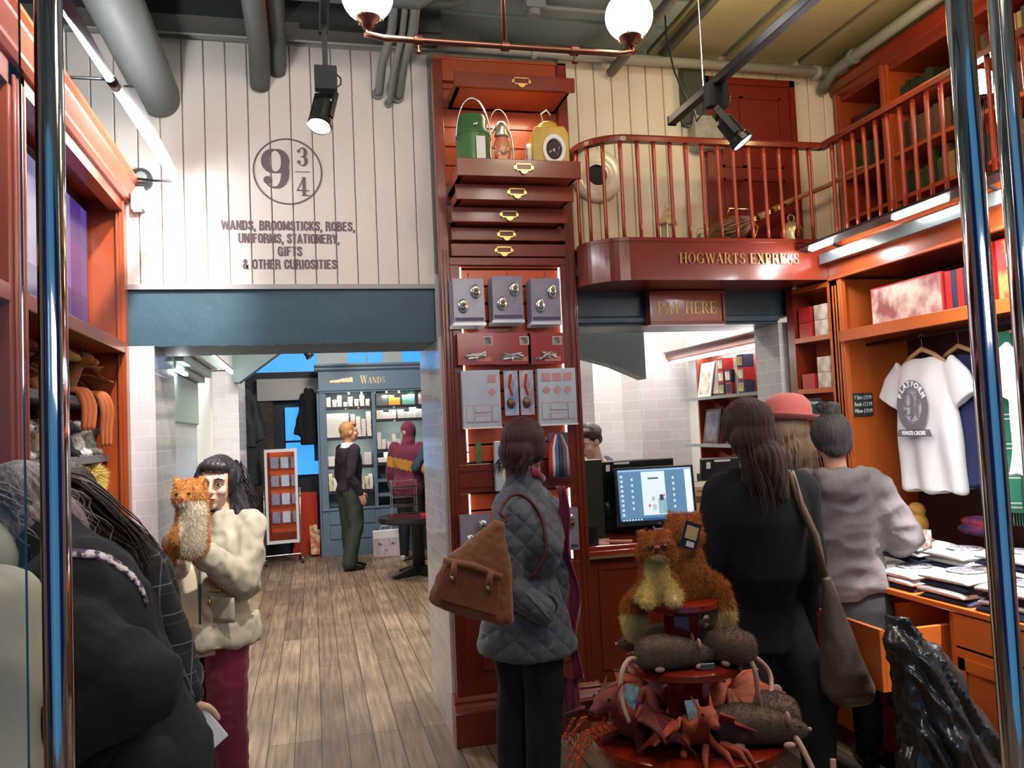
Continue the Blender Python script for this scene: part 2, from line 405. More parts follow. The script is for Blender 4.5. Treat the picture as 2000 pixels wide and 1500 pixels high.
GOLD = mat('gold_leaf_lettering', (.42, .25, .08), .4, metal=.4)
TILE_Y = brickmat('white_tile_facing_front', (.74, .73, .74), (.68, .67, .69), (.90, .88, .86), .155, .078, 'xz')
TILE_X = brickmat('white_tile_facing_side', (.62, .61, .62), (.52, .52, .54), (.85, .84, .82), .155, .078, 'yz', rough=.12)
LAMPW = mat('lamp_glow', (1, 1, 1), .5, emit=(1, .96, .88), es=15)
LED = mat('led_glow', (1, 1, 1), .5, emit=(.93, .97, 1), es=22)
SKYWIN = mat('blue_window_glow', (.02, .1, .3), .5, emit=(.06, .42, .95), es=1.0)
PAPER = mat('paper_white', (.85, .84, .80), .6)
INK = mat('sign_ink', (.165, .12, .135), .7)
SKIN = mat('skin', (.62, .33, .23), .5, bump=(60, .05), var=((.56, .27, .19), 12, .5))
SKINP = mat('skin_pale', (.74, .48, .37), .5, bump=(60, .05))
WOOD = mat('pale_wood', (.45, .27, .12), .5, bump=((40, 4, 4), .1))
GLASS = mat('clear_glass', (1, 1, 1), .02, trans=1, ior=1.45)

# ------------------------------------------------------------------ lettering
def text_mesh(txt, size, name, m, parent=None, loc=(0, 0, 0), rot=(PI/2, 0, 0), xs=1, extr=.002, bold=0, align='CENTER', spacing=1, line=1):
 cu = bpy.data.curves.new('t', 'FONT'); cu.body = txt; cu.size = size; cu.extrude = extr; cu.offset = bold; cu.align_x = align; cu.align_y = 'CENTER'
 cu.space_character = spacing; cu.space_line = line
 o = bpy.data.objects.new('t', cu); link(o)
 dg = bpy.context.evaluated_depsgraph_get(); me = bpy.data.meshes.new_from_object(o.evaluated_get(dg)); me.name = name
 bpy.data.objects.remove(o)
 for v in me.vertices: v.co.x *= xs
 me.materials.clear(); me.materials.append(m)
 ob = bpy.data.objects.new(name, me); link(ob); ob.location = loc; ob.rotation_euler = rot
 if parent: ob.parent = parent
 return ob
# serif capitals: strokes on a unit height; T thick stem, t thin stroke
def _glyphs():
 T = .17; t = .05; sr = .045
 def st(x0, x1, th, y0=0, y1=1):   # slanted or vertical stem with bracket-less serifs
  return [[(x0-th/2, y0), (x0+th/2, y0), (x1+th/2, y1), (x1-th/2, y1)]]
 def serif(x, y, w=.30):
  y0 = 0 if y == 0 else 1-sr
  return [[(x-w/2, y0), (x+w/2, y0), (x+w/2, y0+sr), (x-w/2, y0+sr)]]
 def arc(cx, cy, rx, ry, a0, a1, th0, th1, n=18):
  """stroke thick where it runs vertical"""
  P = []
  qs = []
  for i in range(n):
   qa = []
   for k in (i, i+1):
    a = R_(a0+(a1-a0)*k/n); th = th0+(th1-th0)*abs(math.cos(a))**1.5
    qa.append(((cx+(rx)*math.cos(a), cy+ry*math.sin(a)), (cx+(rx-th)*math.cos(a), cy+(ry-t*.9 - (th-th0)*0)*math.sin(a))))
   qs.append([qa[0][0], qa[1][0], qa[1][1], qa[0][1]])
  return qs
 def bar(x0, x1, y, th=t): return [[(x0, y-th/2), (x1, y-th/2), (x1, y+th/2), (x0, y+th/2)]]
 def tick(x, y0, y1): return [[(x-.025, y0), (x+.025, y0), (x+.025, y1), (x-.025, y1)]]
 G = {}
 G['H'] = (st(.18, .18, T)+st(.72, .72, T)+bar(.18, .72, .5)+serif(.18, 0)+serif(.18, 1)+serif(.72, 0)+serif(.72, 1), .9)
 G['A'] = (st(.10, .42, t*1.1)+st(.72, .42, T)+bar(.22, .62, .32)+serif(.10, 0, .22)+serif(.72, 0, .32), .84)
 G['P'] = (st(.18, .18, T)+serif(.18, 0, .32)+serif(.15, 1, .24)+arc(.36, .73, .32, .27, -90, 90, t, T)+bar(.18, .36, .46+t/2)+bar(.18, .36, 1-t/2), .72)
 G['R'] = (st(.18, .18, T)+serif(.18, 0)+serif(.15, 1, .24)+arc(.36, .74, .32, .26, -90, 90, t, T)+bar(.18, .42, .48+t/2)+bar(.18, .36, 1-t/2)+[[(.36, .5), (.50, .5), (.78, .03), (.62, .0)], [(.62, 0), (.84, 0), (.86, .06), (.66, .06)]], .86)
 G['Y'] = (st(.42, .42, T, 0, .5)+[[(.34, .42), (.50, .5), (.21, 1), (.04, 1)], [(.40, .5), (.48, .44), (.76, 1), (.69, 1)]]+serif(.42, 0)+serif(.13, 1)+serif(.72, 1, .24), .84)
 G['E'] = (st(.18, .18, T)+serif(.15, 0, .24)+serif(.15, 1, .24)+bar(.18, .68, t/2)+bar(.18, .66, 1-t/2)+bar(.18, .52, .5)+tick(.68, 0, .26)+tick(.655, .76, 1)+tick(.52, .38, .62), .76)
 G['X'] = (st(.70, .16, T)+st(.12, .66, t)+serif(.12, 0, .24)+serif(.70, 0, .3)+serif(.16, 1, .3)+serif(.66, 1, .24), .84)
 G['S'] = (arc(.34, .74, .26, .26, 40, 270, t, T*.8)+arc(.34, .27, .28, .27, -140, 90, t, T*.9)+tick(.57, .72, .98)+tick(.09, .03, .28), .68)
 G['O'] = (arc(.42, .5, .40, .51, 0, 360, t, T, 36), .86)
 G['G'] = (arc(.42, .5, .40, .51, 42, 330, t, T, 30)+st(.72, .72, T*.8, 0.05, .42)+bar(.56, .84, .42)+tick(.74, .70, .97), .88)
 G['W'] = (st(.38, .14, T*.9)+st(.38, .58, t)+st(.82, .58, T*.9)+st(.82, 1.02, t)+serif(.14, 1, .28)+serif(.58, 1, .24)+serif(1.02, 1, .22), 1.12)
 G['T'] = (st(.38, .38, T)+bar(.05, .71, 1-t/2)+tick(.07, .74, 1)+tick(.69, .74, 1)+serif(.38, 0), .76)
 G['N'] = (st(.14, .14, t)+st(.74, .16, T)+st(.76, .76, t)+serif(.14, 0, .22)+serif(.14, 1, .22)+serif(.76, 1, .22), .9)
 G['D'] = (st(.18, .18, T)+serif(.15, 0, .24)+serif(.15, 1, .24)+arc(.34, .5, .44, .5, -90, 90, t, T, 20)+bar(.18, .34, t/2)+bar(.18, .34, 1-t/2), .84)
 return G
GL = _glyphs()
def serif_text(txt, h, name, m, parent, loc, rot=(0, 0, 0), small=None, depth=.003, sp=.06, width=None, xs=1):
 """glyph strokes laid in the local X-Z plane, facing -Y; centred"""
 mb = MB(); x = 0; polys = []
 for i, ch in enumerate(txt):
  if ch == ' ': x += .42*h; continue
  k = h if (small is None or i == 0) else h*small
  g, w = GL[ch]
  for p in g: polys.append([(x+a*k, b*k) for a, b in p])
  x += (w+sp)*k
 off = x/2; sx_ = xs if width is None else width/x
 for q, p in enumerate(polys):
  mb.prism([((a-off)*sx_, b-h/2) for a, b in p], 'y', 0, -depth-(q % 7)*.00006)
 return mb.build(name, m, parent, loc=loc) if rot == (0, 0, 0) else _rot(mb.build(name, m, parent, loc=loc), rot)
def _rot(o, r): o.rotation_euler = r; return o

# heavy condensed block capitals: thick polylines in a 1-high box
SANS = {'W': (.86, [[(.09, 1), (.24, .0), (.43, .9), (.62, .0), (.77, 1)]]), 'A': (.6, [[(.08, 0), (.3, 1), (.52, 0)], [(.17, .26), (.43, .26)]]), 'N': (.6, [[(.1, 0), (.1, 1), (.5, 0), (.5, 1)]]),
 'D': (.58, [[(.1, 0), (.1, 1)], [(.1, .93), (.3, .93), (.46, .8), (.46, .2), (.3, .07), (.1, .07)]]), 'S': (.54, [[(.45, .72), (.42, .88), (.27, .94), (.12, .86), (.11, .68), (.27, .53), (.43, .38), (.43, .14), (.27, .06), (.12, .12), (.09, .30)]]),
 'B': (.57, [[(.1, 0), (.1, 1)], [(.1, .93), (.36, .92), (.45, .76), (.36, .55), (.1, .54)], [(.36, .55), (.47, .42), (.46, .16), (.34, .07), (.1, .07)]]), 'R': (.58, [[(.1, 0), (.1, 1)], [(.1, .93), (.36, .92), (.46, .74), (.36, .50), (.1, .49)], [(.34, .50), (.46, .36), (.48, 0)]]),
 'O': (.58, [[(.29, .94), (.15, .87), (.1, .7), (.1, .3), (.15, .13), (.29, .06), (.43, .13), (.48, .3), (.48, .7), (.43, .87), (.29, .94)]]), 'M': (.74, [[(.1, 0), (.1, 1), (.37, .12), (.64, 1), (.64, 0)]]), 'T': (.5, [[(.02, .93), (.48, .93)], [(.25, 0), (.25, 1)]]), 'I': (.26, [[(.13, 0), (.13, 1)]]),
 'C': (.56, [[(.46, .64), (.45, .84), (.29, .94), (.14, .86), (.1, .7), (.1, .3), (.14, .14), (.29, .06), (.45, .16), (.46, .38)]]), 'K': (.58, [[(.1, 0), (.1, 1)], [(.48, 1), (.16, .48)], [(.2, .56), (.5, 0)]]), 'U': (.58, [[(.1, 1), (.1, .24), (.18, .08), (.29, .06), (.40, .08), (.48, .24), (.48, 1)]]), 'F': (.5, [[(.1, 0), (.1, 1)], [(.1, .93), (.46, .93)], [(.1, .53), (.42, .53)]]),
 'E': (.52, [[(.1, 0), (.1, 1)], [(.1, .93), (.48, .93)], [(.1, .53), (.44, .53)], [(.1, .07), (.48, .07)]]), 'Y': (.56, [[(.06, 1), (.28, .46), (.50, 1)], [(.28, 0), (.28, .5)]]), 'G': (.58, [[(.47, .66), (.45, .84), (.29, .94), (.14, .86), (.1, .7), (.1, .3), (.14, .14), (.29, .06), (.43, .14), (.47, .3), (.47, .46), (.3, .46)], [(.47, 0), (.47, .46)]]),
 'H': (.6, [[(.1, 0), (.1, 1)], [(.5, 0), (.5, 1)], [(.1, .52), (.5, .52)]]), '&': (.64, [[(.56, .0), (.16, .76), (.2, .92), (.31, .95), (.41, .86), (.38, .68), (.14, .42), (.1, .2), (.2, .07), (.36, .08), (.54, .42)]]), ',': (.22, [[(.12, .12), (.06, -.16)]]), ' ': (.26, [])}
def sans_text(txt, h, width, name, m, parent, loc, th=.155):
 mb = MB(); x = 0; q = 0
 W_ = sum(SANS[c][0]+.05 for c in txt); k = width/W_
 for ch in txt:
  w, ls = SANS[ch]
  for pl in ls:
   for (a, b) in zip(pl[:-1], pl[1:]):
    p0 = Vector(((x+a[0])*k-width/2, (a[1]-.5)*h)); p1 = Vector(((x+b[0])*k-width/2, (b[1]-.5)*h)); d = (p1-p0).normalized(); t = th*h*(.5+.14*abs(d.y)); n = Vector((-d.y, d.x))*t; e = d*t*.35 if ch not in 'NWAMITHKFEY' else d*0; q += 1
    mb.prism([tuple(p0-e-n), tuple(p1+e-n), tuple(p1+e+n), tuple(p0-e+n)], 'y', 0, -.0015-.00004*(q % 9))
  x += w+.05
 return mb.build(name, m, parent, loc=loc)

# ================================================================== the setting
def struct(mb, name, m, parent=None, **k):
 o = mb.build(name, m, parent, **k)
 if parent is None: o['kind'] = 'structure'
 return o
def boxmb(*a): return MB().box(*a)
def tilebox(mb, x0, x1, y0, y1, z0, z1):
 n = len(mb.f); mb.box(x0, x1, y0, y1, z0, z1)
 for i, k in enumerate((2, 2, 0, 1, 0, 1)): mb.m[n+i] = k
FLOORM = woodfloor('worn_plank_floor')
struct(boxmb(-3.2, 6.2, -.6, 13, -.05, 0), 'floor', FLOORM)
# front ceiling: painted boards with dark joints running across, and lengthways over the right
CEILM = mat('ceiling_green_grey', (.22, .28, .27), .55, bump=(6, .2), var=((.18, .235, .225), 2, .5))
CEILY = mat('ceiling_warm_lit_right', (.34, .32, .17), .55, bump=(6, .2), var=((.28, .265, .15), 2, .5))  # green-grey paint tinted yellow to carry the warm lamp light
c = MB()
c.box(-1.6, 4.4, -.3, 4.95, 3.78, 3.86)
c.cm = 0
y = .2
while y < 4.4: c.box(-1.6, 1.95, y, y+.26, 3.745, 3.78); y += .30
c.cm = 1
x = 1.98
while x < 4.2: c.box(x, x+.44, 0, 4.4, 3.745, 3.78); x += .50
struct(c, 'ceiling', [CEILM, CEILY])
# side walls of the front shop
struct(boxmb(-1.6, -1.5, .9, 5.0, 0, 3.78), 'wall_left', mat('left_wall_paint', (.22, .23, .21), .6, bump=(15, .1)))
struct(boxmb(3.62, 3.75, .5, 4.95, 0, 3.78), 'wall_right', mat('right_wall_paint', (.75, .66, .40), .6, bump=(15, .1)))

# back wall of the front shop with two openings
wb = MB(); wb.box(-1.5, 3.62, 4.425, 4.95, 2.44, 3.78)
wb.box(-1.5, .70, 4.425, 4.95, 2.37, 2.44)
wall_back = struct(wb, 'wall_back', mat('wall_back_paint', (.5, .48, .44), .7))
def boards(x0, x1, z0, z1, y, w, dz, m, nm):
 b = MB(); x = x0
 while x < x1-.005:
  xe = min(x+w, x1); a = x+.0022; e = xe-.0022
  b.prism([(a, y+.02), (a, y+.002), (a+.004, y-.002), (e-.004, y-.002), (e, y+.002), (e, y+.02)], 'z', z0, z1); x = xe
 return b.build(nm, m, wall_back)
boards(-1.45, .675, 2.392, 3.66, 4.405, .107, 0, CREAM, 'boarding')
boards(1.42, 3.2, 2.44, 3.74, 4.405, .107, 0, mat('cream_boards_right', (.80, .74, .58), .55, bump=(20, .06)), 'boarding')
t_ = MB(); t_.box(-.87, .70, 4.39, 4.425, 2.367, 2.392); t_.build('ledge_strip', mat('ledge_paint', (.42, .40, .40), .6), wall_back)
# emblem: ring, 9 3/4 in bold figures
def ringsheet(mb, cx, cz, r0, r1, a0, a1, y, d=.003, n=40, e=1.0):
 for i in range(n):
  a = R_(a0+(a1-a0)*i/n); b = R_(a0+(a1-a0)*(i+1)/n)
  f0 = r0 if not callable(r0) else r0(i/n); f1 = r0 if not callable(r0) else r0((i+1)/n)
  mb.prism([(cx+f0*math.cos(a)*e, cz+f0*math.sin(a)), (cx+r1*math.cos(a)*e, cz+r1*math.sin(a)), (cx+r1*math.cos(b)*e, cz+r1*math.sin(b)), (cx+f1*math.cos(b)*e, cz+f1*math.sin(b))], 'y', y-d, y)
def strokearc(mb, cx, cz, rx, rz, a0, a1, tf, y, d=.003, n=30):
 """calligraphic arc: tf(angle)->thickness, centre line radius rx,rz"""
 pts = []
 for i in range(n+1):
  a = R_(a0+(a1-a0)*i/n); c_, s_ = math.cos(a), math.sin(a); th = tf(a, i/n)
  pts.append(((cx+(rx+th/2)*c_, cz+(rz+th/2)*s_), (cx+(rx-th/2)*c_, cz+(rz-th/2)*s_)))
 for i in range(n):
  mb.prism([pts[i][0], pts[i+1][0], pts[i+1][1], pts[i][1]], 'y', y-d-(i % 5)*.00005, y)
def disc(mb, cx, cz, r, y, d=.0032, n=20, e=1): mb.prism([(cx+r*e*math.cos(2*PI*k/n), cz+r*math.sin(2*PI*k/n)) for k in range(n)], 'y', y-d, y)
def nine(mb, x, z, h, y):
 """bold 9: h total height, (x,z) centre"""
 w = h*.34; T = h*.21; t = h*.035
 tf = lambda a, q: t+(T-t)*abs(math.cos(a))**1.3
 strokearc(mb, x, z+h*.20, w-T*.45, h*.29, 0, 360, tf, y, n=44)
 # tail from the right stem down round to a ball
 strokearc(mb, x-.012*h, z-h*.05, w-T*.43, h*.43, -100, 24, lambda a, q: t+(T-t)*min(1, abs(math.cos(a))**.9), y, n=30)
 strokearc(mb, x-.02*h, z-h*.33, h*.20, h*.15, 150, 275, lambda a, q: t*1.2, y, n=14)
 disc(mb, x-h*.20, z-h*.29, h*.10, y)
def three(mb, x, z, h, y):
 T = h*.19; t = h*.05
 strokearc(mb, x, z+h*.24, h*.17, h*.23, -80, 150, lambda a, q: t+(T-t)*max(0, math.cos(a))**1.2, y, n=24)
 strokearc(mb, x, z-h*.22, h*.19, h*.25, -155, 82, lambda a, q: t+(T-t)*max(0, math.cos(a))**1.2, y, n=24)
 disc(mb, x-h*.17, z+h*.30, h*.085, y); disc(mb, x-h*.18, z-h*.28, h*.09, y)
 mb.prism([(x-h*.08, z-.02*h), (x+.08*h, z-.02*h), (x+.08*h, z+.03*h), (x-.08*h, z+.03*h)], 'y', y-.003, y)
def four(mb, x, z, h, y):
 T = h*.17; t = h*.05; sx_ = x+h*.08
 mb.prism([(sx_-T/2, z-h*.5), (sx_+T/2, z-h*.5), (sx_+T/2, z+h*.5), (sx_-T/2, z+h*.5)], 'y', y-.003, y)
 mb.prism([(sx_-h*.13, z-h*.5), (sx_+h*.28, z-h*.5), (sx_+h*.28, z-h*.45), (sx_-h*.13, z-h*.45)], 'y', y-.0033, y)
 mb.prism([(x-h*.30, z-h*.24), (x+h*.34, z-h*.24), (x+h*.34, z-h*.18), (x-h*.30, z-h*.18)], 'y', y-.0031, y)
 mb.prism([(x-h*.30, z-h*.20), (x-h*.24, z-h*.20), (sx_+T*.3, z+h*.5), (sx_-T*.1, z+h*.5)], 'y', y-.0034, y)
def emblem(name, m, parent, s, y=0, ring=True):
 e = MB()
 if ring: ringsheet(e, 0, 0, .168*s, .176*s, 0, 360, y, n=64)
 nine(e, -.062*s, .012*s, .205*s, y); three(e, .075*s, .080*s, .10*s, y); four(e, .072*s, -.078*s, .10*s, y)
 e.prism([(.037*s, -.002*s), (.112*s, -.002*s), (.112*s, .002*s), (.037*s, .002*s)], 'y', y-.003, y)
 return e.build(name, m, parent)
em = emblem('emblem', INK, wall_back, 1.0); em.location = (-.082, 4.4025, 2.987)
for tx, z, w in (('WANDS, BROOMSTICKS, ROBES,', 2.700, .675), ('UNIFORMS, STATIONERY,', 2.633, .51), ('GIFTS', 2.566, .125), ('& OTHER CURIOSITIES', 2.498, .475)):
 sans_text(tx, .049, w, 'lettering', INK, wall_back, (-.082, 4.4025, z))

# blue painted steel beams over the openings
b1 = MB(); nx = 60
b1.box(-1.45, .66, 4.41, 4.95, 2.085, 2.37)
for i in range(46):
 xx = -.86+i*.0325; zz = random.uniform(.004, .02)
 b1.box(xx, xx+.034, 4.402, 4.416, 2.085-zz*.4, 2.085+zz)
o = struct(b1, 'trim_1', [BLUEB]); 
b2 = MB(); b2.box(1.44, 2.84, 4.41, 4.7, 2.20, 2.44); b2.box(1.44, 2.72, 4.385, 4.74, 2.165, 2.20); b2.box(1.44, 2.72, 4.40, 4.74, 2.15, 2.165)
struct(b2, 'trim_2', mat('slate_blue_gloss', (.055, .10, .125), .35, bump=(14, .2)), bev=.006)
# tiled piers
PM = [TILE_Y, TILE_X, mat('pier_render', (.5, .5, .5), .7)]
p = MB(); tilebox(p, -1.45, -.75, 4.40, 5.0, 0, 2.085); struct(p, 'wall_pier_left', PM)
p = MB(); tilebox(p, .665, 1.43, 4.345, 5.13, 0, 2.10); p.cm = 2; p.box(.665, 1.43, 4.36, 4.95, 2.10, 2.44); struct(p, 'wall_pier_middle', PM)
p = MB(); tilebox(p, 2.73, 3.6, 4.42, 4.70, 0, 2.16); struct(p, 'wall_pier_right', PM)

# ---- passage behind the left opening
p = MB(); p.box(-1.3, -.80, 5.0, 6.3, 0, 2.0); struct(p, 'wall_passage_panel', [brickmat('passage_side_tile', (.70, .72, .68), (.66, .68, .64), (.85, .85, .8), .155, .078, 'yz', rough=.15)])
p = MB(); p.box(-1.3, -.785, 5.02, 6.3, 1.72, 2.02); p.box(-1.3, -.74, 5.02, 6.33, 2.02, 2.06); p.box(-1.3, -.70, 5.02, 6.37, 2.06, 2.12); p.box(-1.3, -.66, 5.02, 6.41, 2.12, 2.2)
struct(p, 'trim_3', mat('pale_green_grey_paint', (.33, .42, .38), .4), bev=.008)
p = MB(); p.box(-1.3, -.98, 6.3, 9.0, 0, 3.2); struct(p, 'wall_passage', mat('bright_passage_wall', (.80, .80, .74), .5, bump=(15, .1)))
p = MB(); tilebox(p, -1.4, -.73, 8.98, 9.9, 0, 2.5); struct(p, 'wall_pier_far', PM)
p = MB(); p.prism([(8.9, 2.17), (9.02, 2.17), (9.4, 2.5), (9.4, 2.62), (8.9, 2.62)], 'x', -.76, -.70)
p = MB(); p.prism([(-.76, 2.18), (-.70, 2.18), (-.10, 2.62), (-.76, 2.62)], 'y', 8.75, 8.97); struct(p, 'trim_4', mat('bracket_green_grey', (.12, .17, .165), .45))
struct(boxmb(-3, 3.1, 12.0, 12.2, 0, 2.52), 'wall_far', mat('far_wall_dark', (.018, .022, .032), .6, bump=(12, .1)))
struct(boxmb(-3, 3.1, 12.0, 12.2, 2.80, 3.5), 'wall_far_top', mat('far_wall_top', (.5, .5, .48), .6))
p = MB(); p.box(-3, 6, 4.95, 12.2, 3.3, 3.4); struct(p, 'ceiling_rear', mat('rear_ceiling', (.30, .31, .30), .7))
# high windows over the far wall, blue evening light behind
wn = MB(); wn.box(-3, 3.1, 12.1, 12.12, 2.52, 2.80)
win = struct(wn, 'window_1', SKYWIN)
fr = MB()
for xx in (-.95, .80, 2.3): fr.box(xx-.012, xx+.012, 12.05, 12.10, 2.52, 2.80)
fr.box(-3, 3.1, 12.04, 12.10, 2.50, 2.525); fr.box(-3, 3.1, 12.04, 12.10, 2.795, 2.82)
fr.build('window_frame', mat('pale_frame', (.55, .6, .62), .5), win)
fr = MB(); fr.box(.10, .52, 12.03, 12.09, 2.52, 2.80); fr.box(1.02, 1.30, 12.03, 12.09, 2.52, 2.80)
fr.build('window_blind', mat('pale_blind', (.7, .78, .8), .6), win)
struct(boxmb(-3.0, -.90, 11.7, 11.76, 0, 3.2), 'wall_far_left', DARK)
p = MB(); p.box(-.9, -.52, 11.9, 12.0, 0, 2.2); struct(p, 'wall_far_brick', brickmat('dark_brick', (.10, .07, .055), (.06, .045, .04), (.03, .03, .03), .2, .07, 'xz', rough=.8))
p = MB(); p.box(-.72, .10, 11.86, 12.0, 2.12, 2.42); struct(p, 'trim_5', mat('grey_far_band', (.42, .42, .42), .6))
# stepped blue openings in the dark far wall
w2 = MB(); w2.box(-.36, .02, 11.93, 11.985, 1.56, 2.02); w2.box(-.36, .02, 11.93, 11.985, 1.08, 1.53); w2.box(.02, .2, 11.93, 11.985, 1.08, 1.26)
struct(w2, 'window_2', SKYWIN)
# right flank of the passage
p = MB(); p.box(3.05, 3.2, 4.7, 7.0, 0, 3.3); struct(p, 'wall_counter_right', [mat('side_paint', (.6, .58, .55), .6)])
TILE_G = brickmat('grey_white_tile_back', (.62, .60, .61), (.56, .54, .55), (.80, .78, .76), .24, .085, 'xz', rough=.2)
TILE_GX = brickmat('grey_white_tile_back_side', (.62, .60, .61), (.56, .54, .55), (.80, .78, .76), .24, .085, 'yz', rough=.2)
p = MB(); tilebox(p, 2.62, 3.2, 6.35, 7.4, 0, 3.3); struct(p, 'wall_pier_counter', [TILE_G, TILE_GX, PM[2]])
p = MB(); tilebox(p, 2.36, 2.62, 6.75, 7.4, 0, 3.3); struct(p, 'wall_pier_counter_step', [TILE_G, TILE_GX, PM[2]])
p = MB()
for i in range(14): p.box(1.6+i*.13, 1.726+i*.13, 8.5, 8.53, 0, 3.3)
p.box(1.55, 3.5, 8.53, 8.6, 0, 3.3)
struct(p, 'wall_counter_far', mat('blue_grey_boards', (.22, .27, .32), .5))
p = MB(); p.prism([(1.45, 2.36), (1.45, 2.17), (2.05, 2.0), (2.28, 1.90), (2.28, 2.36)], 'y', 5.40, 5.55); struct(p, 'trim_6', mat('bracket_grey_green_2', (.20, .25, .25), .45))

# ================================================================== glass entrance doors: tubes just inside the panes
def door_leaf(name, x, y, ang, panes, tubes, label):
 e = empty(name, (0, 0, 0)); tag(e, label, 'door')
 return e
def pull_tube(x, y, r, label, dirx):
 e = empty('door_pull_tube', (x, y, 0), 0, label, 'door handle', 'chrome pull tubes of the glass entrance')
 MB().cyl((0, 0, .12), (0, 0, 2.9), r, n=40).build('tube', CHROME, e, smooth=True)
 for z in (.35, 2.75):
  MB().cyl((0, 0, z), (dirx*.05, -.045, z), .009, n=12).build('standoff', STEEL, e, smooth=True)
 return e
dg_ = MB(); dg_.box(-1.35, -.30, .985, .993, .02, 3.3)
d1 = struct(dg_, 'door_1', GLASS)
MB().box(-.3385, -.334, .980, .998, .02, 3.3).build('seal', mat('black_rubber', (.01, .01, .03), .4), d1)
dg_ = MB(); dg_.box(.835, 2.1, .775, .783, .02, 3.3)
d2 = struct(dg_, 'door_2', GLASS)
pull_tube(-.286, 1.045, .0155, 'chrome pull tube at the left edge of the picture, blue light down its middle', -1)
pull_tube(.792, .835, .0150, 'chrome pull tube on the right, the longer and nearer of the two there', 1)
pull_tube(.925, .905, .0150, 'chrome pull tube in the upper right corner, outer of the two', 1)

# ================================================================== left display cabinet
lc = empty('display_cabinet', (-.87, 4.38, 0), 0, 'orange-red wooden display cabinet along the left wall with grey shelves and a screen', 'cabinet')
def LC(mb, name, m, **k):
 for i, v in enumerate(mb.v): mb.v[i] = (v[0]+.87, v[1]-4.38, v[2])
 return mb.build(name, m, lc, **k)
m = MB(); m.box(-1.48, -.87, 4.355, 4.395, 0, 2.80); LC(m, 'end_panel', ORANGE, bev=.004)
m = MB(); m.box(-.905, -.865, 4.33, 4.398, 0, 2.80)
for xx in (-.900, -.885): m.box(xx, xx+.004, 4.325, 4.33, 0, 2.8)
LC(m, 'stile', ORANGE, bev=.004)
m = MB(); m.box(-.93, -.87, 2.76, 2.91, 0, 2.80)
for yy in (2.79, 2.82, 2.85, 2.88): m.box(-.87, -.862, yy, yy+.016, .15, 2.76)
LC(m, 'stile', ORANGE, bev=.003)
m = MB(); m.box(-.93, -.87, 1.3, 2.8, 2.72, 2.80); m.box(-.93, -.87, 2.8, 4.39, 2.745, 2.80)
m.prism([(-.90, 2.80), (-.855, 2.80), (-.84, 2.815), (-.84, 2.83), (-.81, 2.87), (-.81, 2.885), (-.795, 2.895), (-.795, 2.91), (-.90, 2.91)], 'y', 1.3, 4.395)
m.box(-1.48, -.88, 1.3, 4.39, 2.80, 2.84)
LC(m, 'cornice', ORANGE)
m = MB(); m.box(-1.20, -.868, 2.91, 4.355, 2.045, 2.10); m.box(-1.48, -1.2, 1.3, 4.355, 2.045, 2.10); m.box(-1.2, -.868, 1.3, 2.76, 2.045, 2.10); LC(m, 'fixed_shelf', ORANGE, bev=.004)
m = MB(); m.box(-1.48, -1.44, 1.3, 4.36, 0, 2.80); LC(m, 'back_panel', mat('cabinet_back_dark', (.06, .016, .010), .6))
m = MB(); m.box(-1.44, -.93, 1.3, 2.76, 0, .9); m.box(-1.44, -.93, 2.91, 4.355, 0, .9); LC(m, 'base_unit', ORANGE, bev=.004)
for z in (1.815, 1.56, 1.30):
 m = MB(); m.box(-1.42, -.955, 2.93, 4.345, z-.035, z); LC(m, 'grey_shelf', SHELFG, bev=.003)
# the screen in the upper compartment
scr = empty('screen', (-1.03, 3.6, 2.11), 0, 'wide display screen with blue and purple picture behind the left cabinet frame', 'screen')
def screenmat():
 m = bpy.data.materials.new('screen_picture'); m.use_nodes = True; t = m.node_tree; b = t.nodes['Principled BSDF']
 tcn = t.nodes.new('ShaderNodeTexCoord'); sp = t.nodes.new('ShaderNodeSeparateXYZ'); t.links.new(tcn.outputs['Object'], sp.inputs[0])
 rp = t.nodes.new('ShaderNodeValToRGB'); mr = t.nodes.new('ShaderNodeMapRange'); mr.inputs['From Min'].default_value = -.7; mr.inputs['From Max'].default_value = .74
 t.links.new(sp.outputs['Y'], mr.inputs[0]); t.links.new(mr.outputs[0], rp.inputs[0]); rp.color_ramp.interpolation = 'CONSTANT'
 e = rp.color_ramp.elements; e[0].position = 0; e[0].color = (.30, .27, .48, 1); e[1].position = .52; e[1].color = (.14, .50, .95, 1)
 for p_, c_ in ((.60, (.12, .40, .95, 1)), (.66, (.17, .10, .38, 1)), (.73, (.28, .20, .50, 1)), (.78, (.09, .04, .28, 1)), (.90, (.14, .08, .36, 1)), (.97, (.04, .02, .12, 1))):
  q = e.new(p_); q.color = c_
 r2 = t.nodes.new('ShaderNodeMath'); r2.operation = 'LESS_THAN'; r2.inputs[1].default_value = .20; t.links.new(sp.outputs['Z'], r2.inputs[0])
 mx = t.nodes.new('ShaderNodeMixRGB'); t.links.new(r2.outputs[0], mx.inputs[0]); t.links.new(rp.outputs[0], mx.inputs[1]); mx.inputs[2].default_value = (.012, .02, .16, 1)
 m2 = t.nodes.new('ShaderNodeMath'); m2.operation = 'MULTIPLY'; m2.inputs[1].default_value = .7; t.links.new(r2.outputs[0], m2.inputs[0]); t.links.new(m2.outputs[0], mx.inputs[0])
 t.links.new(mx.outputs[0], b.inputs['Emission Color']); b.inputs['Emission Strength'].default_value = .75; b.inputs['Base Color'].default_value = (.02, .02, .03, 1); b.inputs['Roughness'].default_value = .2
 return m
MB().box(-.03, 0, -.70, .74, 0, .66).build('casing', BLACK, scr)
MB().box(0, .004, -.68, .72, .03, .62).build('picture', screenmat(), scr)
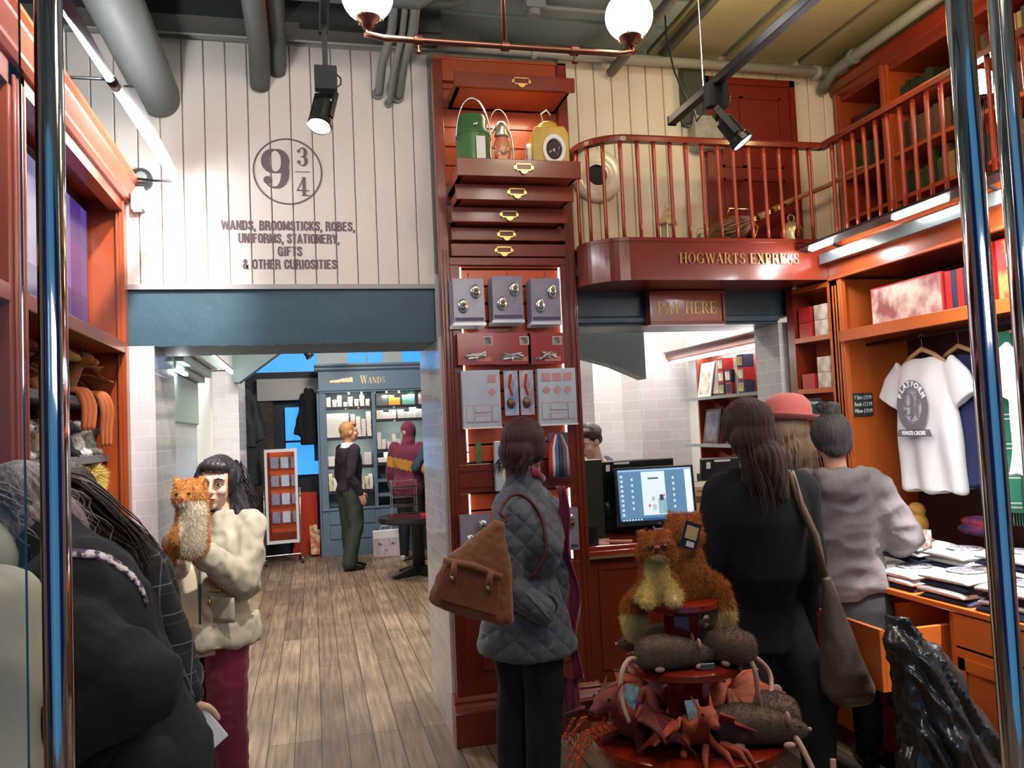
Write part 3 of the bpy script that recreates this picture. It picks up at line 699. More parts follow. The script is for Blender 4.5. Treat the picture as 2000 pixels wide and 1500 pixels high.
# LED rail light bracketed off the wall over the cabinet
TUBE = mat('tube_glow', (1, 1, 1), .5, emit=(.97, .98, 1), es=85)
lt = empty('strip_light', (-.615, 4.3, 2.89), 0, 'long white strip light on a bracket above the left cabinet', 'light')
A = Vector((-.615, 4.30, 2.89)); B = Vector((-.700, 2.35, 2.93))
for a, b in ((0, .56), (.585, 1.12)):
 p0 = A.lerp(B, a)-A; p1 = A.lerp(B, b)-A
 MB().cyl(p0, p1, .016, n=14).build('tube', TUBE, lt, smooth=True); MB().prism([(p0.x-.02, .017), (p0.x-.012, .026), (p0.x+.012, .026), (p0.x+.02, .017)], 'y', p1.y, p0.y).build('housing', BLACKM, lt)
MB().cyl(A.lerp(B, .55)-A, A.lerp(B, .592)-A, .019, n=14).build('connector', BLACKM, lt, smooth=True)
for a in (0, .585):
 p0 = A.lerp(B, a)-A
 MB().tube([p0, p0+Vector((-.10, 0, 0)), p0+Vector((-.20, .01, .012)), p0+Vector((-.23, .085, .012))] if a == 0 else [p0, p0+Vector((-.25, 0, 0)), p0+Vector((-.80, 0, .01))], .006, 8).build('bracket', BLACKM, lt, smooth=True)
m = MB()
m.lathe([(.001, 0), (.055, 0), (.055, .03), (.04, .05), (.001, .055)], (0, 0, 0), 26, Matrix.Translation((-.792, 4.402, 2.92)) @ Matrix.Rotation(PI/2, 4, 'X'))
al = m.build('alarm_sounder', mat('dark_grey_plastic', (.05, .055, .055), .4), smooth=False); set_auto(al.data, 35); tag(al, 'round dark grey sounder on the cream boards above the left cabinet end', 'alarm')
MB().lathe([(.019, -.003), (.027, -.003), (.027, .004), (.019, .004)], (0, 0, 0), 18, Matrix.Translation((-.785, 4.345, 2.92)) @ Matrix.Rotation(PI/2, 4, 'X')).build('ring', mat('bright_ring', (.6, .65, .6), .3, metal=.7), al)
m = MB(); m.box(-.835, -.775, 4.35, 4.402, 2.76, 2.875); m.box(-.825, -.785, 4.345, 4.35, 2.745, 2.76); o = m.build('wall_box', mat('white_plastic', (.85, .85, .82), .4), bev=.012); tag(o, 'small white plastic box under the round dark sounder', 'sensor')
# dark pipe over the cornice
o = MB().cyl((-.86, 4.39, 2.955), (-.86, 1.4, 2.955), .028, n=16).build('pipe', mat('dark_green_pipe', (.07, .09, .075), .4), smooth=True); tag(o, 'dark green pipe lying along the top of the left cabinet', 'pipe')
# big duct
m = MB(); m.tube([(-.70, 4.40, 3.34), (-.70, 4.33, 3.34), (-.70, 3.6, 3.34), (-.72, 1.6, 3.34)], [.098, .105, .108, .108], 32); o = m.build('air_duct', DUCT, smooth=True); tag(o, 'big round grey duct running under the ceiling at upper left', 'duct')

# ================================================================== the tower of drawers
tw = empty('drawer_tower', (.68, 4.27, 0), 0, 'tall orange-red drawer tower with slatted panel and brass label holders between the two openings', 'cabinet')
TX0, TX1, TY = 0, .745, 0       # local: front face at y=0
def T(mb, name, m, **k): return mb.build(name, m, tw, **k)
m = MB(); m.box(TX0, .05, 0, .075, .2, 3.58)
for xx in (.012, .032): m.box(xx, xx+.006, -.006, 0, .2, 2.55)
T(m, 'side_stile', MAHOG, bev=.003)
m = MB(); m.box(.69, TX1, 0, .075, .2, 3.60)
for xx in (.70, .725): m.box(xx, xx+.006, -.006, 0, .2, 2.55)
T(m, 'side_stile', MAHOG, bev=.003)
m = MB(); m.box(.05, .69, .055, .075, .2, 3.6); 
for z in np.arange(2.60, 3.5, .105): m.box(.05, .69, .045, .055, float(z), float(z)+.096)
T(m, 'back_panel', ORANGE, bev=.002)
m = MB(); m.box(.05, .69, .01, .055, 3.47, 3.60); m.box(.0, .745, 0, .01, 3.585, 3.60); T(m, 'top_rail', ORANGE, bev=.003)
m = MB(); m.box(-.02, .765, -.05, .075, 0, .17); m.prism([(-.05, .17), (-.035, .19), (-.02, .205), (-.02, .22), (0, .24), (.075, .24), (.075, .17)], 'x', -.02, .765); T(m, 'plinth', MAHOG, bev=.004)
def labelholder(par, x, y, z, w=.085, h=.042):
 f = MB(); t = .006
 f.box(x-w/2, x+w/2, y-.006, y, z+h/2-t, z+h/2); f.box(x-w/2, x+w/2, y-.006, y, z-h/2, z-h/2+t); f.box(x-w/2, x-w/2+t, y-.006, y, z-h/2, z+h/2); f.box(x+w/2-t, x+w/2, y-.006, y, z-h/2, z+h/2)
 f.box(x-w/2-.008, x-w/2, y-.004, y, z-.01, z+.006); f.box(x+w/2, x+w/2+.008, y-.004, y, z-.01, z+.006)
 f.prism([(x-.022, z-h/2), (x+.022, z-h/2), (x+.013, z-h/2-.014), (x, z-h/2-.019), (x-.013, z-h/2-.014)], 'y', y-.012, y)
 f.build('label_holder', BRASS, par)
# pulled-out drawers (depth, z0, height, x0, x1)
drs = [(3.324, .075, .25, .065, .70), (2.842, .090, .33, .045, .685), (2.755, .080, .22, .055, .675), (2.672, .078, .10, .05, .672), (2.593, .076, .03, .06, .69), (2.512, .076, .008, .06, .69)]
for i, (z, h, d, x0, x1) in enumerate(drs):
 if d > .05:
  m = MB(); m.box(x0+.02, x1-.02, -d+.018, .05, z+.006, z+.02); m.box(x0+.02, x0+.035, -d, .05, z+.006, z+h-.01); m.box(x1-.035, x1-.02, -d, .05, z+.006, z+h-.01); m.box(x0+.03, x1-.03, .03, .05, z+.006, z+h-.02)
  dr = m.build('drawer', ORANGE, tw); MB().box(x0, x1, -d-.018, -d, z, z+h).build('front', MAHOG, dr, bev=.003); labelholder(dr, (x0+x1)/2+.03-.012*i, -d-.018, z+h*.55, .085, .036)
 else:
  dr = MB().box(x0, x1, -d, .05, z+.004, z+h-.004).build('drawer', MAHOG, tw, bev=.003); labelholder(dr, (x0+x1)/2+.03-.012*i, -d, z+h*.5, .085, .036)
m = MB(); m.box(.05, .69, 0, .055, 2.47, 2.512); m.box(.05, .10, 0, .055, 1.42, 2.47); m.box(.655, .69, 0, .055, 1.42, 2.47); m.box(.05, .69, 0, .055, 1.27, 1.42)
m.box(.05, .69, 0, .055, .24, .88); m.box(.05, .10, 0, .055, .88, 1.27); m.box(.655, .69, 0, .055, .88, 1.27)
T(m, 'face_frame', MAHOG, bev=.003)
m = MB(); m.box(.14, .62, -.008, 0, .36, .376); m.box(.14, .62, -.008, 0, .80, .816); m.box(.14, .156, -.008, 0, .376, .80); m.box(.604, .62, -.008, 0, .376, .80); m.box(.06, .68, -.006, 0, 1.30, 1.31); m.box(.06, .68, -.006, 0, 1.385, 1.392)
T(m, 'moulding', MAHOG)
m = MB(); z = 1.43
while z < 2.46: m.box(.10, .655, .022, .045, z, min(z+.083, 2.47)); z += .0935
z = .90
while z < 1.26: m.box(.10, .655, .022, .045, z, min(z+.083, 1.265)); z += .0935
T(m, 'slat_panel', mat('orange_slats', (.62, .10, .028), .3, coat=.3), bev=.003)
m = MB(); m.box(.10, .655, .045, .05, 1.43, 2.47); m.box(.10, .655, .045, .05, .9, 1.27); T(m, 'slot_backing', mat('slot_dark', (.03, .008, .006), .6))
for x in (.104, .648):
 for z0, z1 in ((1.43, 2.46), (.89, 1.265)): T(MB().box(x, x+.006, .004, .022, z0, z1), 'light_strip', mat('side_led', (1, 1, 1), .5, emit=(1, .93, .85), es=1.6))

# ---- goods on the tower
def w2t(x, y, z): return (x+.68, y+4.27, z)
def hook(par, x, y, z, ln=.10): MB().tube([(x, y, z), (x, y-ln, z), (x, y-ln-.008, z+.015)], .0025, 6).build('hook', STEEL, par)
PLAST = mat('clear_pack_plastic', (.75, .75, .80), .12, alpha=1, coat=.6)
CARD_G = mat('lilac_grey_card', (.20, .185, .27), .35, coat=.5, var=((.33, .31, .40), 9, .5))
CARD_R = mat('red_pack_card', (.36, .03, .025), .3, coat=.6, var=((.28, .02, .02), 10, .5))
CARD_B = mat('pale_blue_pack', (.42, .50, .62), .25, coat=.7, var=((.60, .66, .76), 7, .5))
PINKP = mat('pink_print', (.55, .30, .33), .4)
MEDAL = mat('silver_medallion', (.72, .70, .68), .2, metal=.9)
# hooked packs: row 1
def pack(x, z, w, h, n, m, deco, label, group, y=-.005, step=.012, name='hanging_pack', cat='packet'):
 """n packs hung one behind another"""
 for k in range(n):
  yy = 4.27-.02-step*(n-1-k)*-1*0 - step*k
  e = empty(name, (x, yy, z), 0, None, cat, group)
  e['label'] = label if k == n-1 else label.replace('front', 'lower')
  e['label'] = (label[0] if k == n-1 else label[1])
  b = MB(); dx = -.004*(n-1-k); b.box(dx-w/2, dx+w/2, -.004, .004, -h, 0); b.build('backing_card', m, e, bev=.002)
  if k == n-1: deco(e, w, h)
  else: MB().box(dx-w/2+.01, dx+w/2-.01, -.008, -.004, -h+.01, -h+.05).build('blister', PLAST, e)
def deco_medal(e, w, h):
 for cx, cz in ((w*.22, -h*.30), (-w*.2, -h*.62)):
  m = MB(); m.ell((cx, -.010, cz), (.027, .010, .038), nu=20, nv=10); m.build('blister', MEDAL, e, smooth=True)
  m = MB(); m.ell((cx, -.019, cz+.008), (.010, .006, .012)); m.ell((cx, -.019, cz-.010), (.014, .006, .012)); m.build('ornament', mat('antique_bronze', (.2, .14, .08), .35, metal=.8), e, smooth=True)
 MB().box(-w/2+.008, w/2-.008, -.0055, -.004, -h+.012, -h+.03).build('printed_band', mat('dark_violet_ink', (.07, .05, .12), .4), e)
g1 = 'silver medallion packs in the top row of the tower'
for i, xx in enumerate((.81, 1.018, 1.225)):
 for_lbl = ('left of the three', 'middle of the three', 'right of the three')[i]
 nn = 4
 for k in range(nn):
  e = empty('medallion_pack', (xx-.004*(nn-1-k), 4.262-.015*k-.02, 2.385+(.012 if i == 1 else 0)-.004*(nn-1-k)), R_(-2+2*i), ('lilac grey medallion pack at the front, '+for_lbl+' top hooks of the tower') if k == nn-1 else ('lilac grey medallion pack hanging behind others on the '+for_lbl+' top hooks'), 'packet', g1 if k == nn-1 else g1+', behind')
  w, h = .165, .235
  MB().box(-w/2, w/2, -.004, .002, -h, 0).build('backing_card', CARD_G, e, bev=.002)
  MB().box(-w/2-.004, w/2+.004, -.006, -.004, -h-.012, -h+.004).build('blister_edge', PLAST, e)
  if k == nn-1: deco_medal(e, w, h)
 o = MB().tube([(xx, 4.31, 2.395), (xx, 4.20, 2.395), (xx, 4.185, 2.41)], .003, 6).build('display_hook', STEEL); tag(o, 'steel display hook holding the '+for_lbl.split()[0]+' medallion packs', 'hook', 'steel display hooks')
g2 = 'red header card packs in the second row of the tower'
for i, xx in enumerate((.84, 1.035, 1.215)):
 for k in range(3):
  e = empty('charm_pack', (xx, 4.25-.018*k-.01, 2.10-.003*i), 0, ('red charm pack at the front, ' if k == 2 else 'red charm pack hanging behind, ')+('left', 'middle', 'right')[i]+' of the second tower row', 'packet', g2)
  w, h = .195, .165
  MB().box(-w/2, w/2, -.003, .003, -h, 0).build('header_card', CARD_R, e)
  if k == 2:
   MB().box(w/2-.055, w/2-.012, -.006, -.003, -.06, -.022).build('portrait', mat('portrait_dark', (.06, .05, .07), .4, var=((.5, .4, .3), 40, .3)), e)
   MB().box(w/2-.058, w/2-.009, -.0045, -.003, -.063, -.019).build('portrait_border', PAPER, e)
   m = MB(); rnd = random.Random(i)
   for q in range(12): m.tube([(rnd.uniform(-.07, .06), -.012, -.12+rnd.uniform(-.02, .02)) for _ in range(3)], .004, 5)
   m.build('charm', mat('charm_silver', (.5, .46, .44), .25, metal=.8), e)
   MB().box(-.01, w/2-.02, -.008, -.003, -.15, -.125).build('printed_strip', mat('pale_red_strip', (.55, .20, .16), .4), e)
 o = MB().tube([(xx, 4.31, 2.115), (xx, 4.19, 2.115), (xx, 4.178, 2.13)], .003, 6).build('display_hook', STEEL); tag(o, 'steel display hook holding the %s red charm packs' % ('left', 'middle', 'right')[i], 'hook', 'steel display hooks')
g3 = 'pale printed sheet sets in the third row of the tower'
def sheetset(xx, z, w, h, lab, tilt=0, deco=0):
 e = empty('sheet_set', (xx, 4.215, z), 0, lab, 'packet', g3)
 MB().box(-w/2, w/2, -.02, .03, -h, 0).build('stack', CARD_B, e, bev=.003)
 MB().box(-w/2-.003, w/2+.003, -.022, -.02, -h-.002, -h+.006).build('sleeve_edge', PAPER, e)
 y = -.0215
 def lb(q): q.build('printed_label', PINKP, e)
 for (cx, cz) in ((-.0, .38), (.28, .38), (-.28, .38)): 
  if deco or cx > .1:
   s_ = w*.11; lb(MB().prism([(cx*w-s_, -h*cz), (cx*w, -h*cz+s_), (cx*w+s_, -h*cz), (cx*w, -h*cz-s_)], 'y', y-.001, y)); lb(MB().box(cx*w-s_, cx*w+s_, y-.0012, y, -h*.22, -h*.08))
 for (x0, x1, z0, z1) in ((-.42, -.24, .6, .9), (.26, .42, .6, .9), (-.2, .22, .6, .74), (-.2, .22, .78, .9)):
  lb(MB().box(x0*w, x1*w, y-.001, y, -h*z1, -h*z0))
 y = -.0228
 for (x0, x1, z0, z1) in ((-.41, -.25, .61, .89), (.27, .41, .61, .89), (-.19, .21, .61, .73), (-.19, .21, .79, .89)): MB().box(x0*w, x1*w, y-.0006, y, -h*z1+.002, -h*z0-.002).build('label_field', CARD_B, e)
sheetset(.857, 1.905, .20, .30, 'pale blue sheet set at the left of the third tower row, shiny sleeve')
sheetset(1.265, 1.905, .21, .30, 'pale blue sheet set with pink labels at the right of the third tower row', deco=1)
for xx, cc in ((1.02, (.2, .35, .7)), (1.105, (.35, .3, .45))):
 e = empty('keyring_pack', (xx, 4.22, 1.90), 0, 'clear keyring pack between the pale sheet sets, '+('left' if xx < 1.05 else 'right')+' one', 'packet', 'keyring packs between the sheet sets')
 w, h = .075, .235; MB().box(-w/2, w/2, -.004, .004, -h, 0).build('backing_card', mat('pack_%d' % int(xx*100), cc, .3, coat=.6, var=((.6, .62, .68), (25, 25, 14), .25)), e)
 m = MB(); m.tube([(.0, -.008, -.02), (-.01, -.012, -.08), (.005, -.012, -.13)], .007, 8); m.build('strap', mat('strap_red', (.5, .03, .03), .4), e)
 m = MB(); m.ell((-.005, -.012, -.17), (.022, .008, .028)); m.build('charm', mat('charm_dark', (.14, .08, .06), .3, metal=.5), e, smooth=True)
e = empty('sheet_set', (1.035, 4.225, 1.535), 0, 'pale sheet set with cream label on the fourth tower row, half hidden by dark hair', 'packet', g3)
MB().box(-.12, .12, -.02, .02, -.26, 0).build('stack', CARD_B, e, bev=.003); MB().box(-.085, .05, -.022, -.02, -.2, -.07).build('cream_label', mat('cream_label', (.8, .72, .45), .5), e)
e = empty('tassel_pack', (1.262, 4.21, 1.565), 0, 'pack of red white and blue tassels at the right of the fourth tower row', 'packet')
MB().box(-.055, .055, -.002, .002, -.24, 0).build('backing_card', mat('tassel_card', (.12, .09, .12), .3, coat=.5), e)
for k, cc in enumerate(((.6, .04, .03), (.85, .85, .85), (.12, .2, .42), (.05, .07, .15), (.2, .12, .12), (.5, .4, .5))):
 m = MB(); x0 = -.05+k*.018; m.tube([(x0*.4, -.006, -.01), (x0, -.012, -.08), (x0*1.05, -.014, -.16), (x0*1.1, -.01, -.228)], [.003, .008, .011, .009], 8); m.build('tassel', mat('tassel_%d' % k, cc, .7), e, smooth=True)
for i, xx in enumerate((.775, .845)):
 e = empty('price_ticket', (xx, 4.285, 1.515), 0, 'green price ticket on an empty white hook, '+('left' if i == 0 else 'right')+' of the two', 'ticket', 'green tickets on empty hooks')
 MB().box(-.014, .014, -.003, 0, -.09, .02).build('card', mat('green_ticket', (.10, .24, .05), .5), e)
 MB().tube([(0, 0, -.03), (.01, -.05, -.032), (.03, -.055, -.028)], .0035, 6).build('hook', STEEL, e)
for i, xx in enumerate((.80, 1.27)):
 for k in range(3):
  e = empty('medallion_pack', (xx, 4.25-.02*k, 1.165), 0, ('lilac medallion pack in the low slatted window %s the standing woman' % ('left of' if i == 0 else 'right of')), 'packet', 'medallion packs in the low window, '+('left' if i == 0 else 'right'))
  MB().box(-.08, .08, -.004, .002, -.22, 0).build('backing_card', CARD_G, e)
  if k == 2: deco_medal(e, .16, .22)

# ---- lanterns on the pulled-out drawer
zt = 2.863
lan = empty('canister', (.835, 4.05, zt), 0, 'green cylindrical signal canister with wire handle and paper tag on the tower drawer', 'canister')
GRN = mat('dark_green_enamel', (.06, .17, .055), .35, var=((.045, .13, .045), 9, .4))
m = MB(); m.lathe([(.083, 0), (.085, .01), (.085, .17), (.088, .172), (.088, .18), (.075, .20), (.075, .235), (.068, .25), (.001, .255)], n=30); m.build('body', GRN, lan, smooth=False); set_auto(kids(lan)[0].data, 35)
MB().tube([(.0+.088*math.cos(a), -.03, .15+.0+.17*math.sin(a)) for a in [PI*k/16 for k in range(17)]], .004, 6).build('handle', STEEL, lan, smooth=True)
MB().box(.0, .045, -.096, -.092, .01, .15).build('paper_tag', PAPER, lan); MB().ell((.0, -.085, .20), (.012, .012, .01)).build('latch', STEEL, lan, smooth=True)
hl = empty('hurricane_lantern', (.985, 4.04, zt), R_(15), 'small silver wire-framed oil lantern with glass globe on the tower drawer', 'lantern')
SIL = mat('aged_tin', (.62, .55, .45), .3, metal=.85)
m = MB(); m.lathe([(.055, 0), (.06, .01), (.06, .04), (.04, .055), (.03, .06)], n=24); m.build('oil_tank', SIL, hl, smooth=True)
m = MB(); m.lathe([(.028, .06), (.045, .10), (.046, .13), (.030, .165)], n=24, cap=False); m.build('glass_globe', mat('lantern_glass', (.9, .9, .85), .05, trans=.85), hl, smooth=True)
m = MB(); m.lathe([(.032, .165), (.038, .17), (.03, .19), (.035, .20), (.02, .225), (.001, .23)], n=20); m.build('chimney_cap', SIL, hl, smooth=True)
for s_ in (-1, 1): MB().tube([(s_*.058, 0, .03), (s_*.068, 0, .10), (s_*.06, 0, .17), (s_*.035, 0, .20)], .006, 8).build('side_tube', SIL, hl, smooth=True)
MB().tube([(.06*math.cos(a), .015, .19+.09*math.sin(a)) for a in [PI*k/12 for k in range(13)]], .002, 5).build('handle', SIL, hl, smooth=True)
bl = empty('box_lamp', (1.09, 4.07, zt), 0, 'small dark square lamp between the silver lantern and the yellow lamp', 'lantern')
MB().box(-.04, .04, -.035, .035, 0, .09).build('body', mat('black_green_paint', (.02, .03, .025), .35), bl, bev=.005)
MB().lathe([(.022, 0), (.026, .012), (.018, .016)], n=16, M=Matrix.Translation((0, -.035, .045)) @ Matrix.Rotation(PI/2, 4, 'X')).build('lens', mat('lens_dark', (.1, .12, .1), .1), bl)
MB().tube([(-.03, 0, .09), (0, 0, .11), (.03, 0, .09)], .003, 6).build('handle', BLACKM, bl)
yl = empty('railway_lamp', (1.235, 4.05, zt), R_(-8), 'yellow railway lamp with round white-rimmed lens on the tower drawer', 'lantern')
YEL = mat('mustard_enamel', (.62, .40, .03), .35, var=((.40, .26, .03), 10, .5))
m = MB(); m.prism([(-.095, 0), (.095, 0), (.095, .17), (.075, .20), (-.075, .20), (-.095, .17)], 'y', -.08, .08); m.build('body', YEL, yl, bev=.006)
m = MB(); m.lathe([(.05, .2), (.05, .225), (.03, .235), (.001, .24)], n=20); m.build('vent', YEL, yl, smooth=True)
def lens(par, M, r=.05):
 a = MB().lathe([(r*.68, 0), (r*.72, .02), (r, .02), (r, 0)], n=28, M=M, cap=False).build('lens_rim', PAPER, par)
 MB().lathe([(r*.7, .0), (r*.5, .014), (.001, .02)], n=28, M=M).build('lens', mat('lens_amber', (.08, .05, .04), .08, coat=1), a, smooth=True)
lens(yl, Matrix.Translation((.015, -.08, .105)) @ Matrix.Rotation(PI/2, 4, 'X'), .058)
lens(yl, Matrix.Translation((-.095, 0, .10)) @ Matrix.Rotation(-PI/2, 4, 'Y'), .05)
MB().tube([(-.02, 0, .235), (-.03, 0, .27), (.0, 0, .285), (.02, 0, .265)], .004, 6).build('handle', SIL, yl)
for q_, z_ in ((lan, 1.28), (hl, 1.32), (bl, 1.1), (yl, 1.32)): q_.scale.z = z_
lamp('drawer_lamp_1', 'AREA', (1.05, 4.12, 3.31), 3, WARM, .4, target=(1.05, 4.1, 2.9), size_y=.1)

# ================================================================== pipes, tracks, lamps under the ceiling
def pipe(pts, r, m, label, group=None, n=14, name='pipe', cat='pipe', collars=()):
 o = MB().tube(pts, r, n).build(name, m, smooth=True); tag(o, label, cat, group)
 for c_, ax in collars:
  v = Vector(ax).normalized()*.014; MB().cyl(Vector(c_)-v, Vector(c_)+v, r*1.35, n=16).build('collar', m, o, smooth=False)
 return o
pipe([(-1.4, 4.30, 3.67), (.7, 4.30, 3.67), (3.10, 4.28, 3.645)], .03, mat('pale_pipe', (.34, .36, .33), .3), 'long pale grey pipe along the top of the cream boards', collars=(((1.25, 4.30, 3.664), (1, 0, 0)), ((3.0, 4.28, 3.646), (1, 0, 0))))
pipe([(3.09, 4.36, 3.57), (3.09, 4.22, 3.64), (3.09, .9, 3.68)], .032, GREYP, 'grey pipe running lengthways above the bookcase', collars=(((3.09, 4.05, 3.643), (0, 1, 0)),))
for i, (x, z, y0) in enumerate(((1.72, 3.60, 4.35), (2.02, 3.70, 4.3))): pipe([(x, y0, z), (x, .6, z)], .028, mat('dark_conduit', (.10, .10, .09), .35), ('lower' if i == 0 else 'upper')+' dark conduit running lengthways beside the right track')
for i, (y, z, r) in enumerate(((3.92, 3.70, .022), (3.75, 3.60, .028), (3.45, 3.68, .026), (3.15, 3.71, .02))): pipe([(-1.45, y, z), (.55 if i % 2 else .72, y, z), (.60 if i % 2 else .8, y, z+.03), (.60 if i % 2 else .8, y, 3.75)], r, DUCT, 'dark cross pipe under the left ceiling, number %s from the wall' % ('one', 'two', 'three', 'four')[i], 'dark cross pipes under the left ceiling')
m = MB(); m.box(-1.45, .70, 4.06, 4.24, 3.62, 3.74); m.box(.0, .9, 4.08, 4.16, 3.60, 3.66)
o = m.build('cable_tray', mat('tray_black', (.025, .03, .028), .4)); tag(o, 'black cable tray above the cream boards at the left', 'cable tray')
for (x, z, r, l) in ((-.20, 3.56, .052, 'thick dark pipe entering the cream boards left of the spotlight'), (-.11, 3.64, .045, 'second thick dark pipe just right of the thickest')):
 pipe([(x-.01, 4.405, z-.12), (x-.005, 4.36, z-.12+.02), (x, 4.2, z), (x, 1.4, min(z+.03, 3.68))], [r*.96, r, r, r], DUCT, l)
o = MB().tube([(-.165, 4.39, 3.47), (-.16, 4.20, 3.56), (-.155, 3.4, 3.64), (-.155, 2.0, 3.66)], .011, 8).build('cable', mat('red_cable', (.65, .015, .03), .4), smooth=True); tag(o, 'red cable between the two thick dark pipes', 'cable')
for i, (x, z, r) in enumerate(((.395, 3.45, .022), (.45, 3.40, .016), (.50, 3.44, .026))):
 pipe([(x, 4.405, z-.03), (x+.01, 4.36, z-.02), (x+.02, 4.25, z+.08), (x+.05, 4.02, 3.60), (x+.05, 3.90, 3.66), (x-.02, 3.86, 3.67), (x-.1, 3.86, 3.67)], r, GREYP, '%s of the three slim bent pipes entering the cream boards' % ('left', 'middle, thinnest', 'right, thickest')[i], 'three slim bent pipes', collars=(((x+.002, 4.395, z-.028), (0, 1, 0)),))
def track(x, z, y0, y1, label):
 e = empty('lighting_track', (x, y0, z), 0, label, 'light track'); MB().box(-.018, .018, -(y0-y1), 0, -.016, .016).build('rail', BLACKM, e, bev=.002)
 for yy in (.3, 1.2): MB().cyl((0, -yy, .016), (0, -yy, 3.75-z), .004, n=8).build('drop_rod', STEEL, e)
 MB().box(-.02, .02, 0, .006, -.02, .02).build('end_cap', BLACK, e)
 return e
track(.092, 3.20, 3.26, .6, 'black lighting track above the left spotlight')
def spot(loc, ydir, label, adapter=True, s=1.0, pitch=20, yaw=0, power=60):
 """loc: joint under the track; the body points along -Z rotated"""
 e = empty('spotlight', loc, 0, label, 'spotlight', 'black track spotlights')
 MB().box(-.045*s, .045*s, -.02, .02, .0, .10*s).build('adapter', mat('matt_black', (.012, .012, .014), .7), e, bev=.004)
 MB().tube([(.045*s, 0, .07*s), (.06*s, 0, .055*s), (.06*s, 0, .03*s), (.04*s, 0, .015*s)], .003, 6).build('cable_loop', BLACK, e)
 Rm = Matrix.Translation((0, 0, -.02)) @ Matrix.Rotation(R_(yaw), 4, 'Z') @ Matrix.Rotation(R_(pitch), 4, 'X')
 m = MB(); m.box(-.048*s, -.040*s, -.012, .012, -.12*s, .0, Rm); m.box(.040*s, .048*s, -.012, .012, -.12*s, .0, Rm); m.box(-.048*s, .048*s, -.012, .012, -.006, .012, Rm); m.build('yoke', BLACKM, e)
 m = MB(); m.lathe([(.001, -.03*s), (.025*s, -.03*s), (.036*s, -.045*s), (.038*s, -.13*s), (.047*s, -.135*s), (.050*s, -.16*s), (.046*s, -.165*s), (.042*s, -.155*s), (.001, -.150*s)], n=28, M=Rm); b = m.build('body', mat('spot_black', (.025, .023, .018), .3, metal=.5), e); set_auto(b.data, 30)
 MB().lathe([(.001, -.1615*s), (.041*s, -.1615*s), (.041*s, -.157*s), (.001, -.157*s)], n=24, M=Rm).build('lens', mat('spot_glow', (1, 1, 1), .4, emit=(.95, .97, 1), es=14), b)
 W_ = Matrix.Translation(loc) @ Rm; p0 = W_ @ Vector((0, 0, -.175*s)); p1 = W_ @ Vector((0, 0, -1))
 lamp('spot_beam', 'SPOT', p0, power, (1, .95, .88), .03, target=p1, spot=55, blend=.6)
 return e

# ================================================================== globe lamps on the copper pipe
cp = empty('pendant_lamp', (.68, 2.8, 2.97), 0, 'two white globe lamps on one long copper pipe hung from the ceiling', 'lamp')
MB().tube([(-.45, 0, .03), (-.46, 0, 0), (-.40, 0, -.01), (.46, 0, -.01), (.52, 0, 0), (.51, 0, .035)], .0115, 14).build('pipe', COPPER, cp, smooth=True)
for x in (-.28, .03, .29):
 MB().cyl((x-.014, 0, -.01), (x+.014, 0, -.01), .018, n=16).build('fitting', COPPER, cp); 
 if x != .03: MB().lathe([(.004, -.045), (.012, -.045), (.012, -.04), (.004, -.038), (.004, 0)], (x, 0, -.01), 10).build('valve', COPPER, cp)
MB().tube([(.03, 0, 0), (.03, 0, .78)], .008, 10).build('drop_rod', COPPER, cp, smooth=True)
for x in (-.45, .51):
 m = MB(); m.lathe([(.001, .0), (.02, 0), (.024, .02), (.04, .03), (.046, .05), (.044, .058)], (x, 0, .02), 24); g = m.build('gallery', COPPER, cp, smooth=True)
 for k in range(3): MB().ell((x+.048*math.cos(k*2.1), .048*math.sin(k*2.1), .055), .006).build('screw', BRASS, g, smooth=True)
 MB().ell((x, 0, .135), .088, nu=36, nv=24).build('globe', LAMPW, cp, smooth=True)
 
track(1.56, 2.90, 3.26, .8, 'black lighting track above the balcony, ending near the fascia')
spot((.092, 3.19, 2.925), None, 'black spotlight with round lit lens in front of the cream wall sign', pitch=24, yaw=150, s=.95, power=14)
MB().box(-.01, .01, -.01, .01, .09, .26).build('neck', BLACK, bpy.data.objects['spotlight'])
sp2 = spot((1.56, 2.86, 2.80), None, 'black spotlight with blue-white lens over the balcony rail', pitch=35, yaw=-115, s=.95, power=14)
sd = MB().lathe([(.001, -.03), (.03, -.028), (.05, -.012), (.052, 0), (.001, 0)], (1.02, 3.12, 3.747), 24).build('smoke_sensor', mat('white_plastic2', (.85, .83, .78), .4), smooth=False); set_auto(sd.data, 40); tag(sd, 'round white smoke sensor on the ceiling between the globe lamps', 'sensor')
o = MB().tube([(1.86, 3.9, 3.75), (1.86, 3.9, 3.6), (1.845, 3.8, 3.38), (1.84, 3.7, 3.22), (1.82, 3.55, 3.06), (1.80, 3.5, 3.0), (1.84, 3.5, 3.05), (1.845, 3.5, 3.12), (1.82, 3.5, 3.16), (1.79, 3.5, 3.08), (1.77, 3.5, 2.98), (1.70, 3.4, 2.93), (1.57, 3.24, 2.92)], .005, 8).build('cable', mat('black_cable', (.02, .02, .02), .5), smooth=True); tag(o, 'thin black looped cable hanging to the end of the right track', 'cable')
m = MB(); m.box(2.16, 2.30, 4.33, 4.40, 3.32, 3.66); o = m.build('junction_box', mat('dark_green_box', (.05, .06, .045), .5), bev=.006); tag(o, 'dark green metal box on the wall beside the balcony door', 'box')
m = MB(); m.box(2.20, 2.38, 4.30, 4.40, 3.17, 3.36); o = m.build('junction_box', mat('grey_box', (.25, .26, .24), .5, var=((.4, .4, .36), 20, .4)), bev=.006); tag(o, 'grey box below the dark green box beside the balcony door', 'box')
